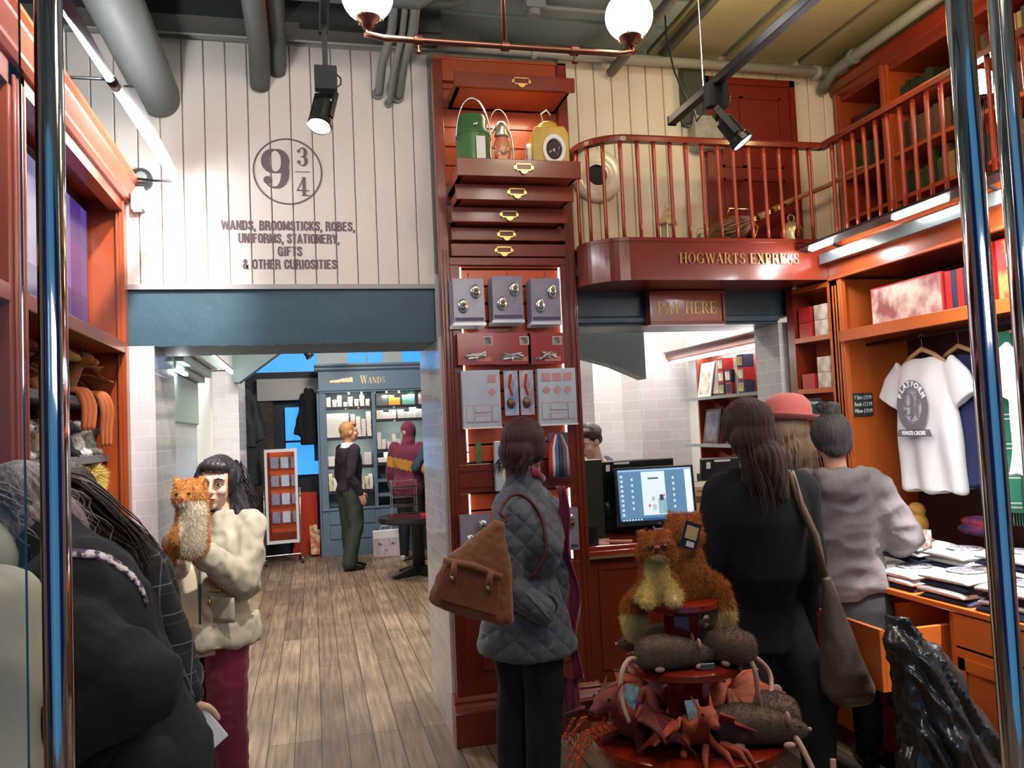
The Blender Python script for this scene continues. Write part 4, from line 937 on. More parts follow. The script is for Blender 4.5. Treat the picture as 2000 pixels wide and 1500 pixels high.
for i, (x, y) in enumerate(((1.60, 3.6), (1.15, 3.9))):
 m = MB(); m.box(x-.05, x+.05, y-.04, y+.04, 3.69, 3.745); m.cyl((x, y, 3.69), (x, y, 3.66), .03); m.tube([(x, y, 3.71), (x+.7, y, 3.71)], .012, 8); o = m.build('conduit_box', GREYP); tag(o, 'grey conduit box with pipe on the ceiling, '+('right of the globe lamp' if i == 0 else 'over the tower'), 'box')

# ================================================================== balcony ledge with railing
bc = empty('balcony', (2.8, 4.0, 2.34), 0, 'orange-red balcony with turned-in round corner, railing and gilt lettering above the till', 'balcony')
def BCm(mb, name, m, **k):
 mb.v = [(v[0]-2.8, v[1]-4.0, v[2]-2.34) for v in mb.v]; return mb.build(name, m, bc, **k)
arcp = [(1.66-.235*math.sin(a), 4.235-.235*math.cos(a)) for a in [PI/2*k/14 for k in range(15)]]
path = arcp[::-1]+[(2.8, 4.0)]
def wall_along(mb, pts, z0, z1, th):
 """vertical band of thickness th (inwards) along pts"""
 n = len(pts); inn = []
 for i, p in enumerate(pts):
  a = Vector(pts[max(i-1, 0)]); b = Vector(pts[min(i+1, n-1)]); d = (b-a).normalized(); nn = Vector((-d.y, d.x)); inn.append((p[0]+nn.x*th, p[1]+nn.y*th))
 for i in range(n-1): mb.prism([pts[i], pts[i+1], inn[i+1], inn[i]], 'z', z0, z1)
m = MB(); wall_along(m, path, 2.34, 2.565, .02); wall_along(m, [(p[0], p[1]-.006) for p in path], 2.545, 2.565, .02); BCm(m, 'front_fascia', MAHOG, smooth=False)
set_auto(kids(bc)[0].data, 25)
m = MB(); m.box(2.8, 2.82, 1.0, 4.0, 2.33, 2.565); m.box(2.79, 2.8, 1.0, 4.0, 2.50, 2.515); m.box(2.785, 2.8, 1.0, 4.0, 2.545, 2.565); m.box(2.79, 2.8, 1.0, 4.0, 2.33, 2.345); BCm(m, 'side_fascia', ORANGE, bev=.002)
m = MB(); m.prism([(1.43, 4.40), (1.43, 4.24)]+[(p[0]+.01, p[1]+.01) for p in path[1:]]+[(3.6, 4.0), (3.6, 4.40)], 'z', 2.345, 2.37); m.box(2.81, 3.6, 1.0, 4.0, 2.34, 2.365); BCm(m, 'soffit', MAHOG)
m = MB(); m.prism([(1.43, 4.40), (1.43, 4.24)]+[(p[0]+.01, p[1]+.01) for p in path[1:]]+[(3.6, 4.0), (3.6, 4.40)], 'z', 2.545, 2.56); m.box(2.81, 3.6, 1.0, 4.0, 2.545, 2.56); BCm(m, 'ledge_floor', ORANGE)
# top rail
def rail(pts, z, name='top_rail', w=.024, h=.018):
 m = MB(); prof = [(-w, -h), (w, -h), (w, h*.3), (w*.6, h), (-w*.6, h), (-w, h*.3)]
 vs = []; fs = []; n = len(pts)
 for i, p in enumerate(pts):
  a = Vector(pts[max(i-1, 0)]); b = Vector(pts[min(i+1, n-1)]); d = (b-a).normalized(); nn = Vector((-d.y, d.x))
  for q in prof: vs.append((p[0]+nn.x*q[0], p[1]+nn.y*q[0], z+q[1]))
 for i in range(n-1):
  for k in range(6): fs.append((i*6+k, i*6+(k+1) % 6, (i+1)*6+(k+1) % 6, (i+1)*6+k))
 fs += [tuple(range(5, -1, -1)), tuple((n-1)*6+k for k in range(6))]
 m.add(vs, fs); return BCm(m, name, MAHOG)
rp_ = [(1.44, 4.36)]+[(p[0]+.012, p[1]+.015) for p in path[1:-1]]+[(2.815, 4.015)]
rail(rp_, 3.095); rail([(2.82, 4.03), (2.82, 1.0)], 3.095)
# balusters, measured along the rail
def along(pts, step, s0=0.03):
 out = []; s = s0; acc = 0
 for i in range(len(pts)-1):
  a = Vector(pts[i]); b = Vector(pts[i+1]); L = (b-a).length
  while s <= acc+L: out.append(tuple(a.lerp(b, (s-acc)/L))); s += step
  acc += L
 return out
bal = along([(p[0]+.012, p[1]+.015) for p in path[1:-1]]+[(2.80, 4.015)], .093, .01)+[(2.82, 4.015-.09*k) for k in range(1, 34)]
proto = MB().lathe([(.010, 0), (.011, .10), (.0095, .30), (.012, .46), (.012, .52)], n=8).mesh('baluster', mat('baluster_red', (.36, .05, .018), .3, coat=.4), True)
for x, y in bal:
 o = bpy.data.objects.new('baluster', proto); link(o); o.parent = bc; o.location = (x-2.8, y-4.0, .222)
serif_text('HOGWARTS EXPRESS', .056, 'gilt_lettering', GOLD, bc, (2.265-2.8, -.0065, 2.455-2.34), width=.715)
t = serif_text('PAY HERE', .068, 'x', mat('bright_gold_lettering', (.85, .58, .14), .4, metal=.2), None, (0, 0, 0), width=.37)
psn = empty('hanging_sign', (2.107, 4.34, 2.145), 0, 'framed orange-red sign board with gilt pay here lettering on the blue beam', 'sign')
MB().box(-.235, .235, 0, .05, 0, .195).build('board', ORANGE, psn)
m = MB(); m.box(-.235, .235, -.012, 0, 0, .018); m.box(-.235, .235, -.012, 0, .177, .195); m.box(-.235, -.219, -.012, 0, .018, .177); m.box(.219, .235, -.012, 0, .018, .177); m.build('frame', MAHOG, psn, bev=.002)
t.name = 'gilt_lettering'; t.parent = psn; t.location = (0, 0, .098)

# things on the ledge
dr_ = empty('balcony_door', (2.60, 4.37, 2.56), 0, 'dark red panelled door on the wall behind the balcony rail', 'door')
RED = mat('crimson_door_paint', (.18, .015, .009), .35, coat=.3, bump=((5, 5, 30), .06))
MB().box(-.27, .27, 0, .03, 0, 1.02).build('leaf', RED, dr_)
m = MB()
for (x0, x1, z0, z1) in ((-.30, -.265, 0, 1.06), (.265, .30, 0, 1.06), (-.30, .30, 1.02, 1.06)): m.box(x0, x1, -.015, .03, z0, z1)
for (x0, x1, z0, z1) in ((-.20, -.06, .10, .45), (-.06, .20, .10, .45), (-.20, -.06, .52, .95), (-.06, .20, .52, .95)):
 m.box(x0, x1, -.008, 0, z0, z0+.012); m.box(x0, x1, -.008, 0, z1-.012, z1); m.box(x0, x0+.012, -.008, 0, z0, z1); m.box(x1-.012, x1, -.008, 0, z0, z1)
m.build('moulding', RED, dr_)
pt = MB().lathe([(.06, .02), (.075, .02), (.10, .012), (.135, .03), (.15, .02), (.155, 0), (.06, 0)], n=36, M=Matrix.Translation((1.615, 4.39, 3.01)) @ Matrix.Rotation(PI/2, 4, 'X'), cap=False).build('round_wall_vent', mat('ivory_enamel', (.78, .74, .62), .3, coat=.5), smooth=True)
tag(pt, 'round ivory ring vent with dark centre behind the left balcony balusters', 'vent')
MB().lathe([(.001, .004), (.062, .004), (.062, 0)], n=30, M=Matrix.Translation((1.615, 4.395, 3.01)) @ Matrix.Rotation(PI/2, 4, 'X')).build('opening', DARK, pt)
# ornate tin lantern
ol = empty('garden_lantern', (1.95, 4.2, 2.56), 0, 'pale domed tin lantern standing behind the balcony balusters', 'lantern')
TIN = mat('pale_brass_tin', (.70, .58, .36), .35, metal=.7)
MB().lathe([(.05, 0), (.052, .015), (.047, .02)], n=6).build('base', TIN, ol)
m = MB(); m.lathe([(.055, .12), (.06, .13), (.045, .155), (.03, .175), (.028, .19), (.018, .205), (.001, .225)], n=6); m.build('roof', TIN, ol)
for k in range(6):
 a = PI*k/3; MB().cyl((.045*math.cos(a), .045*math.sin(a), .015), (.045*math.cos(a), .045*math.sin(a), .125), .004, n=6).build('post', TIN, ol)
MB().lathe([(.038, .02), (.040, .12)], n=6).build('glass', mat('frosted_lantern', (.8, .75, .6), .3, trans=.4), ol)
MB().tube([(.012*math.cos(a), 0, .236+.012*math.sin(a)) for a in [2*PI*k/12 for k in range(13)]], .002, 5, cap=False).build('ring', TIN, ol)
pl_ = empty('glass_jar', (2.15, 4.2, 2.56), 0, 'small clear glass jar with wire handle left of the broom head', 'jar')
MB().lathe([(.03, 0), (.036, .01), (.036, .05), (.024, .065), (.024, .075)], n=20).build('body', mat('jar_glass', (.8, .85, .8), .05, trans=.8), pl_, smooth=True)
MB().tube([(.03*math.cos(a), 0, .07+.04*math.sin(a)) for a in [PI*k/10 for k in range(11)]], .0015, 5).build('handle', STEEL, pl_)
# broomstick leaning along the ledge
bm_ = empty('broomstick', (2.42, 4.22, 2.64), 0, 'twiggy flying broom with brass bound handle lying along the balcony ledge', 'broom')
m = MB(); rnd = random.Random(3); ax = Vector((.95, 0, .40)).normalized(); up_ = Vector((-.4, 0, .95)).normalized(); sd_ = Vector((0, 1, 0))
TW = Vector((.06, 0, .085))
for k in range(230):
 a = rnd.uniform(0, 2*PI); q = math.sqrt(rnd.uniform(0, 1)); L = rnd.uniform(.22, .33); r1 = .022*q; r2 = .075*q; r3 = .045*q
 o0 = up_*math.cos(a)+sd_*math.sin(a)
 m.tube([TW+o0*r1, TW-ax*L*.45+o0*r2+Vector((0, 0, -.005)), TW-ax*L*.8+o0*(r2*.9)+Vector((0, 0, rnd.uniform(-.02, .01))), TW-ax*L+o0*r3+Vector((rnd.uniform(-.01, .01), rnd.uniform(-.01, .01), rnd.uniform(-.02, .02)))], [.003, .0025, .002, .001], 4)
m.build('bristles', mat('twig_brown', (.20, .12, .07), .8, var=((.32, .2, .11), 30, .4)), bm_)
m = MB(); m.tube([TW, TW+ax*.1, TW+ax*.30+Vector((0, 0, .01)), TW+ax*.55, TW+ax*.75+Vector((0, 0, .02)), TW+ax*.93], [.022, .02, .016, .014, .013, .010], 12); m.build('handle', mat('broom_wood', (.40, .20, .09), .35, coat=.3), bm_, smooth=True)
for a_, b_, r in ((-.01, .035, .027), (.10, .145, .021), (.17, .235, .019)): MB().cyl(TW+ax*a_, TW+ax*b_, r, n=16).build('binding', BRASS, bm_, smooth=True)
MB().tube([TW+ax*.0, TW+ax*.02+Vector((0, -.03, -.06)), TW+ax*-.02+Vector((0, -.04, -.12)), TW+Vector((-.03, -.04, -.14))], .006, 8).build('foot_rest', BRASS, bm_, smooth=True)
MB().tube([TW+Vector((-.16, 0, .0)), TW+Vector((-.15, -.02, .06)), TW+Vector((-.03, -.02, .06)), TW+Vector((-.02, 0, .03))], .004, 8).build('wire_loop', BRASS, bm_, smooth=True)
be = empty('bell_lamp', (2.70, 4.17, 2.56), 0, 'round-shouldered brass lamp at the right corner of the balcony ledge', 'lantern')
m = MB(); m.lathe([(.06, 0), (.065, .01), (.062, .09), (.05, .12), (.03, .14), (.001, .145)], n=26); m.build('body', TIN, be, smooth=True)
m = MB(); m.prism([(.022*math.cos(a), .055+(.05 if math.sin(a) > 0 else .045)*math.sin(a)) for a in [2*PI*k/20 for k in range(20)]], 'y', -.067, -.05); m.build('window', DARK, be)
MB().tube([(.02*math.cos(a), 0, .165+.022*math.sin(a)) for a in [2*PI*k/14 for k in range(15)]], .004, 6, cap=False).build('ring', TIN, be)

# ---- bookcase over the ledge, facing left
bk = empty('bookcase', (3.2, 4.38, 2.56), 0, 'tall orange-red bookcase behind the right balcony railing', 'bookcase')
def BK(mb, name, m, **k):
 mb.v = [(v[0]-3.2, v[1]-4.38, v[2]-2.56) for v in mb.v]; return mb.build(name, m, bk, **k)
bays = [(4.34, 3.97), (3.90, 3.42), (3.34, 2.84), (2.76, 2.2), (2.12, 1.5)]
m = MB(); m.box(3.56, 3.60, 1.2, 4.38, 2.565, 3.62); BK(m, 'back_panel', mat('bookcase_back_shaded', (.10, .018, .010), .5))  # back panel darkened to hold the shadow inside the shelves
edges = [4.38, 4.34]+[q for b_ in bays for q in ()]
sts = [(4.38, 4.34), (3.97, 3.90), (3.42, 3.34), (2.84, 2.76), (2.20, 2.12), (1.5, 1.42)]
for a, b in sts:
 m = MB(); m.box(3.185, 3.56, b, a, 2.565, 3.58); m.box(3.175, 3.185, (a+b)/2-.012, (a+b)/2+.012, 2.565, 3.58); BK(m, 'upright', ORANGE, bev=.003)
m = MB(); m.prism([(3.2, 3.50), (3.2, 3.53), (3.17, 3.55), (3.17, 3.57), (3.14, 3.60), (3.14, 3.62), (3.60, 3.62), (3.60, 3.50)], 'y', 1.42, 4.395); BK(m, 'cornice', MAHOG)
for z in (2.565, 2.755, 3.005, 3.26):
 m = MB(); m.box(3.19, 3.56, 1.5, 4.34, z, z+.022); BK(m, 'shelf', ORANGE, bev=.002)
cols = [(.02, .025, .015), (.03, .05, .02), (.06, .012, .01), (.02, .022, .04), (.09, .055, .03), (.012, .012, .012), (.05, .07, .03), (.30, .21, .09), (.07, .01, .02)]
bkm = [mat('book_cloth_%d' % i, c_, .6, bump=(60, .1)) for i, c_ in enumerate(cols)]
def book(x, y, z, t, h, d, m, par=None, lab=None, grp=None, tilt=0):
 """spine faces -X"""
 e = bpy.data.objects.new('book', bookmesh(round(t, 3), round(h, 2), d, m)); link(e); e.location = (x, y, z); e.rotation_euler = (R_(tilt), 0, 0)
 tag(e, lab, 'book', grp); return e
_bm = {}
def bookmesh(t, h, d, m):
 k = (t, h, d, m.name)
 if k not in _bm:
  b = MB(); b.box(0, d, 0, .004, 0, h); b.box(0, d, t-.004, t, 0, h); b.box(0, .004, .004, t-.004, 0, h)
  for zz in (.12, .3, .8): b.box(-.002, 0, 0, t, h*zz, h*zz+.004)
  b.cm = 1; b.box(.004, d-.006, .004, t-.004, .004, h-.005); _bm[k] = b.mesh('book', [m, PAPER])
 return _bm[k]
rnd = random.Random(11)
rows = {3.283: 'on the top shelf of the bookcase', 3.028: 'on the third shelf of the bookcase', 2.778: 'on the second shelf of the bookcase', 2.588: 'on the bottom shelf of the bookcase'}
cn = {0: 'blackish green', 1: 'dark green', 2: 'dark red', 3: 'navy', 4: 'brown', 5: 'black', 6: 'olive', 7: 'tan', 8: 'maroon'}
for z, wh in rows.items():
 for bi, (a, b) in enumerate(bays[:4]):
  y = a-.01; run = rnd.random() < (.95 if z > 3.2 else .75)
  if z < 2.7 and bi in (1, 2): continue
  hh = rnd.uniform(.13, .17)*(1 if z != 3.028 else 1.15); ci = rnd.choice([0, 5, 1, 3, 2]); stop = b+rnd.uniform(.02, .2)
  if z > 3.2: hh = .11+.02*bi
  if z < 2.7: hh = .12
  while y-.04 > stop and run:
   t_ = rnd.uniform(.02, .04); y -= t_+.001
   if rnd.random() < .35: ci = rnd.choice(range(9))
   if z > 3.2 and bi == 1 and y > 3.5: ci = 0
   if z > 3.2 and bi == 1 and y < 3.6: ci = 7; hh = .17
   book(3.25+rnd.uniform(0, .02), y, z, t_, hh+rnd.uniform(-.012, .012), .12, bkm[ci], lab='%s book %s, %s bay from the corner' % (cn[ci], wh, ('first', 'second', 'third', 'fourth')[bi]), grp='%s books %s, %s bay' % (cn[ci], wh, ('first', 'second', 'third', 'fourth')[bi]))
for (y, c_, l) in ((3.62, 7, 'tan book leaning upright behind the railing'), (3.70, 1, 'tall dark green book leaning behind the railing')): book(3.27, y, 2.778, .03, .215, .15, bkm[c_], lab=l, tilt=6)
o = MB().box(3.22, 3.36, 3.56, 3.76, 2.587, 2.60).build('book', mat('crimson_book', (.45, .01, .02), .4), bev=.002); tag(o, 'crimson book lying flat on the bottom bookcase shelf', 'book')
o = MB().lathe([(.03, 0), (.035, .01), (.012, .03), (.01, .06), (.028, .08), (.032, .12), (.02, .14), (.001, .145)], (3.25, 3.50, 2.587), 16).build('brass_ornament', BRASS, smooth=True); tag(o, 'small brass ornament standing on the bottom bookcase shelf', 'ornament')
# globe wall lamp on the balcony
gl = empty('globe_lamp', (2.90, 2.97, 2.56), 0, 'single white globe lamp behind the right balcony railing', 'lamp')
MB().cyl((0, 0, 0), (0, 0, .40), .008, n=10).build('stem', BLACKM, gl, smooth=True); MB().lathe([(.01, .38), (.03, .39), (.035, .405), (.03, .41)], n=18).build('cup', BLACKM, gl, smooth=True)
MB().ell((0, 0, .455), .064, nu=30, nv=20).build('globe', LAMPW, gl, smooth=True)
# black blade light in front of the right fascia
bl_ = empty('blade_light', (2.62, 3.98, 2.50), 0, 'long black blade light fixture in front of the right balcony fascia', 'light')
MB().prism([(-.02, .0), (.045, -.015), (.045, .018), (-.02, .012)], 'y', -3.0, 0).build('housing', BLACK, bl_)
for a, b in ((-.06, -.24), (-.72, -1.05), (-1.4, -1.9), (-2.2, -2.8)): MB().prism([(.012, -.014), (.035, -.020), (.035, -.012), (.012, -.008)], 'y', b, a).build('led_strip', mat('blade_glow', (1, 1, 1), .5, emit=(.93, .97, 1), es=110), bl_)
lamp('blade_end', 'POINT', (2.60, 3.72, 2.44), 7, (1, .97, .95), .03)
lamp('blade_wash', 'AREA', (2.68, 2.7, 2.47), 34, (1, .97, .95), .03, target=(2.85, 2.7, 2.30), size_y=2.2)
for y in (-.15, -1.2, -2.2): MB().tube([(.04, y, 0), (.10, y, .0), (.18, y, -.03)], .008, 8).build('arm', BLACKM, bl_)
m = MB(); m.box(.10, .14, -3.0, -.02, -.085, -.03); m.build('reflection_strip', mat('reflection_grey', (.10, .11, .11), .3, metal=.5), bl_)  # grey strip standing in for the reflection below the blade

# ================================================================== right wall cabinet with the hanging shirts
rc = empty('wall_cabinet', (2.8, 4.0, 0), 0, 'orange-red wall cabinet on the right with open top shelf and hanging niche', 'cabinet')
ORB = mat('bright_orange_paint', (.50, .115, .022), .32, coat=.35, bump=((6, 6, 40), .05), var=((.43, .095, .018), 3, .5))
def RC(mb, name, m, **k):
 mb.v = [(v[0]-2.8, v[1]-4.0, v[2]) for v in mb.v]; return mb.build(name, m, rc, **k)
m = MB(); m.box(2.8, 2.83, 3.90, 4.0, .82, 2.33)
for yy in (3.915, 3.94, 3.965): m.box(2.795, 2.8, yy, yy+.012, 1.0, 2.30)
RC(m, 'stile', ORB, bev=.002)
m = MB(); m.box(2.8, 3.25, 3.93, 4.0, .82, 2.33); m.box(2.95, 3.0, 3.925, 3.93, .85, 2.02); RC(m, 'end_panel', ORB, bev=.002)
m = MB(); m.box(2.805, 3.25, 1.1, 3.93, 2.00, 2.02); m.box(2.79, 2.805, 1.1, 3.93, 1.985, 2.045); m.box(2.805, 3.25, 1.1, 3.93, 2.02, 2.04); RC(m, 'shelf', ORB, bev=.002)
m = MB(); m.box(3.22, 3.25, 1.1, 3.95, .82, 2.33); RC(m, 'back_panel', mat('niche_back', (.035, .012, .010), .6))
m = MB(); m.box(2.80, 3.25, 1.1, 1.14, .82, 2.33); RC(m, 'end_panel', ORB)
# diagonal corner shelf unit
cs = empty('corner_shelf', (2.66, 4.20, 0), 0, 'narrow orange-red corner shelf unit beside the right-hand tiled pier', 'shelf')
A2 = Vector((2.745, 4.30)); B2 = Vector((2.80, 4.00)); dd = (B2-A2).normalized(); inw = Vector((-dd.y, dd.x))  # opening faces left
def quadbox(mb, a, b, z0, z1, s0=0, s1=.16):
 p = [A2.lerp(B2, a)+inw*s0, A2.lerp(B2, b)+inw*s0, A2.lerp(B2, b)+inw*s1, A2.lerp(B2, a)+inw*s1]
 mb.prism([(q.x-2.66, q.y-4.20) for q in p], 'z', z0, z1)
for a, b in ((-.12, .06), (.94, 1.0)):
 m = MB(); quadbox(m, a, b, .82, 2.335); m.build('upright', ORB if a > 0 else MAHOG, cs)
m = MB(); quadbox(m, -.05, 1, .82, 2.335, .16, .18); m.build('back_panel', ORB, cs)
for z in (2.305, 2.015, 1.72, 1.40, 1.10):
 m = MB(); quadbox(m, .06, .94, z, z+.028, 0, .16); m.build('shelf', ORB, cs)
# tins / boxed goods on corner shelves
BOXR = mat('crimson_box', (.42, .02, .02), .35, coat=.3); BOXW = mat('cream_box', (.78, .72, .62), .4, var=((.45, .30, .22), 18, .3)); BOXG = mat('gold_box', (.50, .42, .16), .4, var=((.2, .2, .1), 25, .3)); BOXD = mat('dark_box', (.03, .03, .06), .4)
def gift_box(p, d, m1, lab, grp, rz=0, m2=None, name='gift_box'):
 e = empty(name, p, rz, lab, 'box', grp); MB().box(-d[0]/2, d[0]/2, -d[1]/2, d[1]/2, 0, d[2]).build('carton', m1, e, bev=.002)
 if m2: MB().box(-d[0]/2-.0015, -d[0]/2, -d[1]*.38, d[1]*.38, d[2]*.15, d[2]*.85).build('label', m2, e)
 return e
rnd = random.Random(5)
for si, (z, n2) in enumerate(((2.043, 2), (1.748, 2), (1.428, 1))):
 for k in range(2):
  for lv in range(n2):
   if si == 1 and lv == 1 and k == 0: continue
   p = A2.lerp(B2, .30+.40*k)+inw*.05
   gift_box((p.x, p.y, z+lv*.088), (.075, .095, .086), (BOXR, BOXW)[k % 2], '%s boxed gift on the %s corner shelf, %s' % (('crimson', 'cream')[k % 2], ('upper', 'lower', 'lowest')[si], ('bottom', 'stacked on top')[lv]), 'boxed gifts on the corner shelves', math.atan2(dd.y, dd.x)-PI/2, (BOXG, BOXW, BOXD)[(k+lv+si) % 3])
# chalk boards
def chalk(loc, w, h, lines, lab, rot=0):
 e = empty('chalkboard', loc, rot, lab, 'sign'); MB().box(-w/2, w/2, 0, .006, 0, h).build('board', mat('slate', (.02, .025, .03), .7), e, bev=.002)
 for i, l in enumerate(lines):
  o = text_mesh(l, h*.24, 'chalk_writing', mat('chalk', (.75, .78, .8), .9), e, (0, -.001, h*(.80-.29*i)), (PI/2, 0, 0), xs=.8, extr=.0005)
  xs = [v.co.x for v in o.data.vertices]; k = w*.86/(max(xs)-min(xs))
  if k < 1:
   for v in o.data.vertices: v.co.x *= k
chalk((2.905, 3.917, 1.58), .125, .125, ('T Shirt £19.99', 'Book £12.99', 'Pillow £19.99'), 'small chalkboard price sign left of the hanging shirt', 0)
chalk((2.66, 4.06, 1.57), .16, .12, ('Harry Potter', 'Mug', '£9.95'), 'small chalkboard price sign half hidden between the women at the till', R_(-8))
# gift sets on the top shelf
ART = mat('box_art', (.72, .58, .50), .35, coat=.3, var=((.30, .10, .10), (9, 9, 9), .25)); ART2 = mat('box_art_dark', (.08, .05, .05), .35, coat=.4, var=((.55, .38, .2), (14, 14, 14), .15))
def boardgame(y0, y1, z, h, x, lab, m1, grp=None):
 e = empty('boxed_set', (x, (y0+y1)/2, z), 0, lab, 'box', grp); L = abs(y1-y0)
 MB().box(0, .05, -L/2, L/2, 0, h).build('carton', BOXR, e, bev=.002); MB().box(-.0015, 0, -L/2+.008, L/2-.008, .008, h-.008).build('cover_picture', m1, e)
 return e
for k in range(3): boardgame(3.74-.0*k, 3.235, 2.04, .20, 2.86+.055*k, ('front large boxed set with pale crowded cover picture on the top shelf', 'second large boxed set, right behind the front one', 'third large boxed set, behind the second')[k], ART)
for k in range(5): gift_box((2.93+.0*k, 3.20-.036*k, 2.04), (.14, .034, .19), (BOXR, BOXD)[k % 2], '%s slim box standing end-on right of the large boxed set' % ('crimson', 'dark')[k % 2], '%s slim boxes beside the large boxed set' % ('crimson', 'dark')[k % 2])
boardgame(2.93, 2.80, 2.04, .27, 2.87, 'upright red boxed set with gold emblem seen between the chrome tubes', mat('red_gold_art', (.45, .05, .05), .35, var=((.75, .42, .1), (9, 9, 9), .15)))
boardgame(2.99, 2.94, 2.04, .27, 2.86, 'upright pale boxed set beside the red and gold one', ART)
boardgame(2.76, 2.50, 2.04, .25, 2.88, 'dark boxed set at the right end of the top shelf', ART2)

# ---- hanging garments
def hangerobj(par, w=.2, z=0):
 MB().tube([(0, 0, .0), (0, 0, .045), (0, .012, .062), (0, .0, .078), (0, -.016, .068), (0, -.016, .058)], .002, 6).build('hook', STEEL, par)
 m = MB(); m.tube([(0, -w, -.075), (0, -w*.5, -.03), (0, 0, .0), (0, w*.5, -.03), (0, w, -.075)], [.008, .011, .013, .011, .008], 10); m.build('hanger', WOOD, par, smooth=True)
def tshirt(x, y, z, mats, lab, w=.24, L=.62, rz=0, print_=None, yoke=None, seed=1, name='t_shirt', cat='t-shirt', sl=.13):
 """hangs in the local Y-Z plane, front facing -X. origin at hanger hook base"""
 e = empty(name, (x, y, z), rz, lab, cat); hangerobj(e, w*.72)
 B = MB(); rnd = random.Random(seed)
 # body outline loft: rows of ellipse sections in Y (width) x (depth)
 rows = [(-.045, .07, .012), (-.062, w*.62, .022), (-.085, w*.86, .03), (-.16, w*.90, .042), (-.30, w*.93, .045), (-.5, w*.97, .05), (-L, w*1.03, .055)]
 B.loft([((0, 0, zz), (0, 1, 0), ry, (1, 0, 0), rx) for zz, ry, rx in rows], 32)
 for s in (-1, 1):
  B.loft([((0, s*w*.72, -.10), (0, s*.5, .8), .07, (1, 0, 0), .025), ((0, s*w*1.05, -.17), (0, s*.75, .55), .078, (1, 0, 0), .03), ((0, s*(w+sl*.55), -.26), (0, s*.75, .45), .075, (1, 0, 0), .028)], 20)
 def dsp(co, no):
  f = np.clip((-co[:, 2]-.10)/.4, 0, 1)
  d = np.sin(co[:, 1]*38+seed*2+2*np.sin(co[:, 2]*4))*.010*f + vnoise(co, (6, 10, 4), seed)*.012
  return no*d[:, None]
 mf = None; ml = [mats[0]]
 if yoke is not None:
  ml = [mats[0], mats[1]]; mf = lambda c: (c[:, 2] > yoke).astype(int)
 b = voxed(B, 'garment', ml, .008, 4, .5, e, dsp, mf)
 if print_: print_(e)
 return e
TSW = mat('tshirt_white', (.80, .79, .82), .85, sheen=.2); TSG = mat('tshirt_grey_yoke', (.085, .07, .085), .85, sheen=.2); TSN = mat('tshirt_navy', (.02, .025, .09), .85)
PRN = mat('shirt_print_grey', (.16, .15, .18), .8)
def shirtprint(e):
 """roundel printed on the chest"""
 p = MB(); y = 0
 ringsheet(p, 0, 0, .088, .128, 0, 360, y, n=48, e=.82)
 ringsheet(p, 0, 0, .078, .084, 0, 360, y, n=48, e=.82)
 nine(p, -.026, .008, .115, y); three(p, .032, .036, .052, y); four(p, .030, -.034, .052, y)
 p.prism([(-.12, -.15), (.12, -.15), (.105, -.115), (-.105, -.115)], 'y', y-.003, y)
 o = p.build('chest_print', PRN, e); o.rotation_euler = (0, 0, -PI/2); o.location = (-.080, .0, -.28)
 for i, ch in enumerate('PLATFORM'):
  a = R_(152-124*i/7); t = text_mesh(ch, .036, 'print_letter', TSW, e, xs=1, bold=.0015, extr=.001)
  t.rotation_euler = (PI/2, -(a-PI/2)*-1*-1, -PI/2); t.location = (-.0845, -.108*.82*math.cos(a), -.28+.108*math.sin(a))
 t = text_mesh("KING'S CROSS", .026, 'print_letter', TSW, e, (-.0845, 0, -.413), (PI/2, 0, -PI/2), xs=.95, bold=.0012, extr=.001)
tshirt(2.95, 3.50, 1.90, (TSW,), 'white t-shirt printed with a grey platform roundel on a wooden hanger', w=.205, L=.70, print_=shirtprint, rz=R_(1), seed=2, sl=.10)
tshirt(3.04, 3.36, 1.90, (TSN,), 'navy t-shirt on the hanger behind the printed white one', w=.20, L=.67, rz=R_(1), seed=5)
tshirt(3.12, 3.27, 1.90, (TSW,), 'cream t-shirt edge hanging behind the navy one', w=.20, L=.68, rz=R_(1), seed=8)
tshirt(2.92, 2.74, 1.92, (TSW,), 'plain white t-shirt at the right edge behind the chrome tube', w=.22, L=.62, rz=R_(6), seed=9, sl=.08)
o = MB().cyl((2.96, 1.14, 1.966), (2.96, 3.93, 1.966), .010, n=14).build('clothes_rail', BLACKM, smooth=True); tag(o, 'black clothes rail under the top shelf of the right cabinet', 'rail')
GT = stripes('green_tartan', (.02, .16, .10), [('Z', .13, .006, 0, (.55, .6, .55)), ('Z', .13, .006, .85, (.55, .6, .55)), ('Y', .12, .01, 0, (.01, .06, .04)), ('Y', .12, .004, .5, (.4, .5, .4))])
RT = stripes('red_tartan', (.20, .012, .02), [('Z', .13, .005, 0, (.6, .4, .12)), ('Z', .13, .005, .85, (.6, .4, .12)), ('Y', .12, .01, 0, (.06, .0, .02))])
def scarf(x, y, z, w, L, m, lab, seed):
 e = empty('scarf', (x, y, z), R_(12), lab, 'scarf'); g = []
 for i in range(9):
  g.append([( -.012+.014*math.sin(i*1.7+seed)+.006*math.sin(j*.8), (i/8-.5)*w*(1+.08*math.sin(j*.5)), -L*j/24) for j in range(25)])
 MB().sheet(g, .006).build('cloth', m, e, smooth=True)
 f = MB()
 for i in range(18): f.tube([(0, (i/17-.5)*w, -L), (.003, (i/17-.5)*w+.003, -L-.03), (0, (i/17-.5)*w, -L-.06)], .002, 4)
 f.build('fringe', m, e)
 MB().tube([(0, 0, .0), (0, 0, .04), (0, .012, .055), (0, 0, .07), (0, -.014, .06)], .002, 6).build('hook', STEEL, e)
 m2 = MB(); m2.tube([(0, -w/2, -.02), (0, 0, .0), (0, w/2, -.02)], .008, 8); m2.build('hanger', WOOD, e, smooth=True)
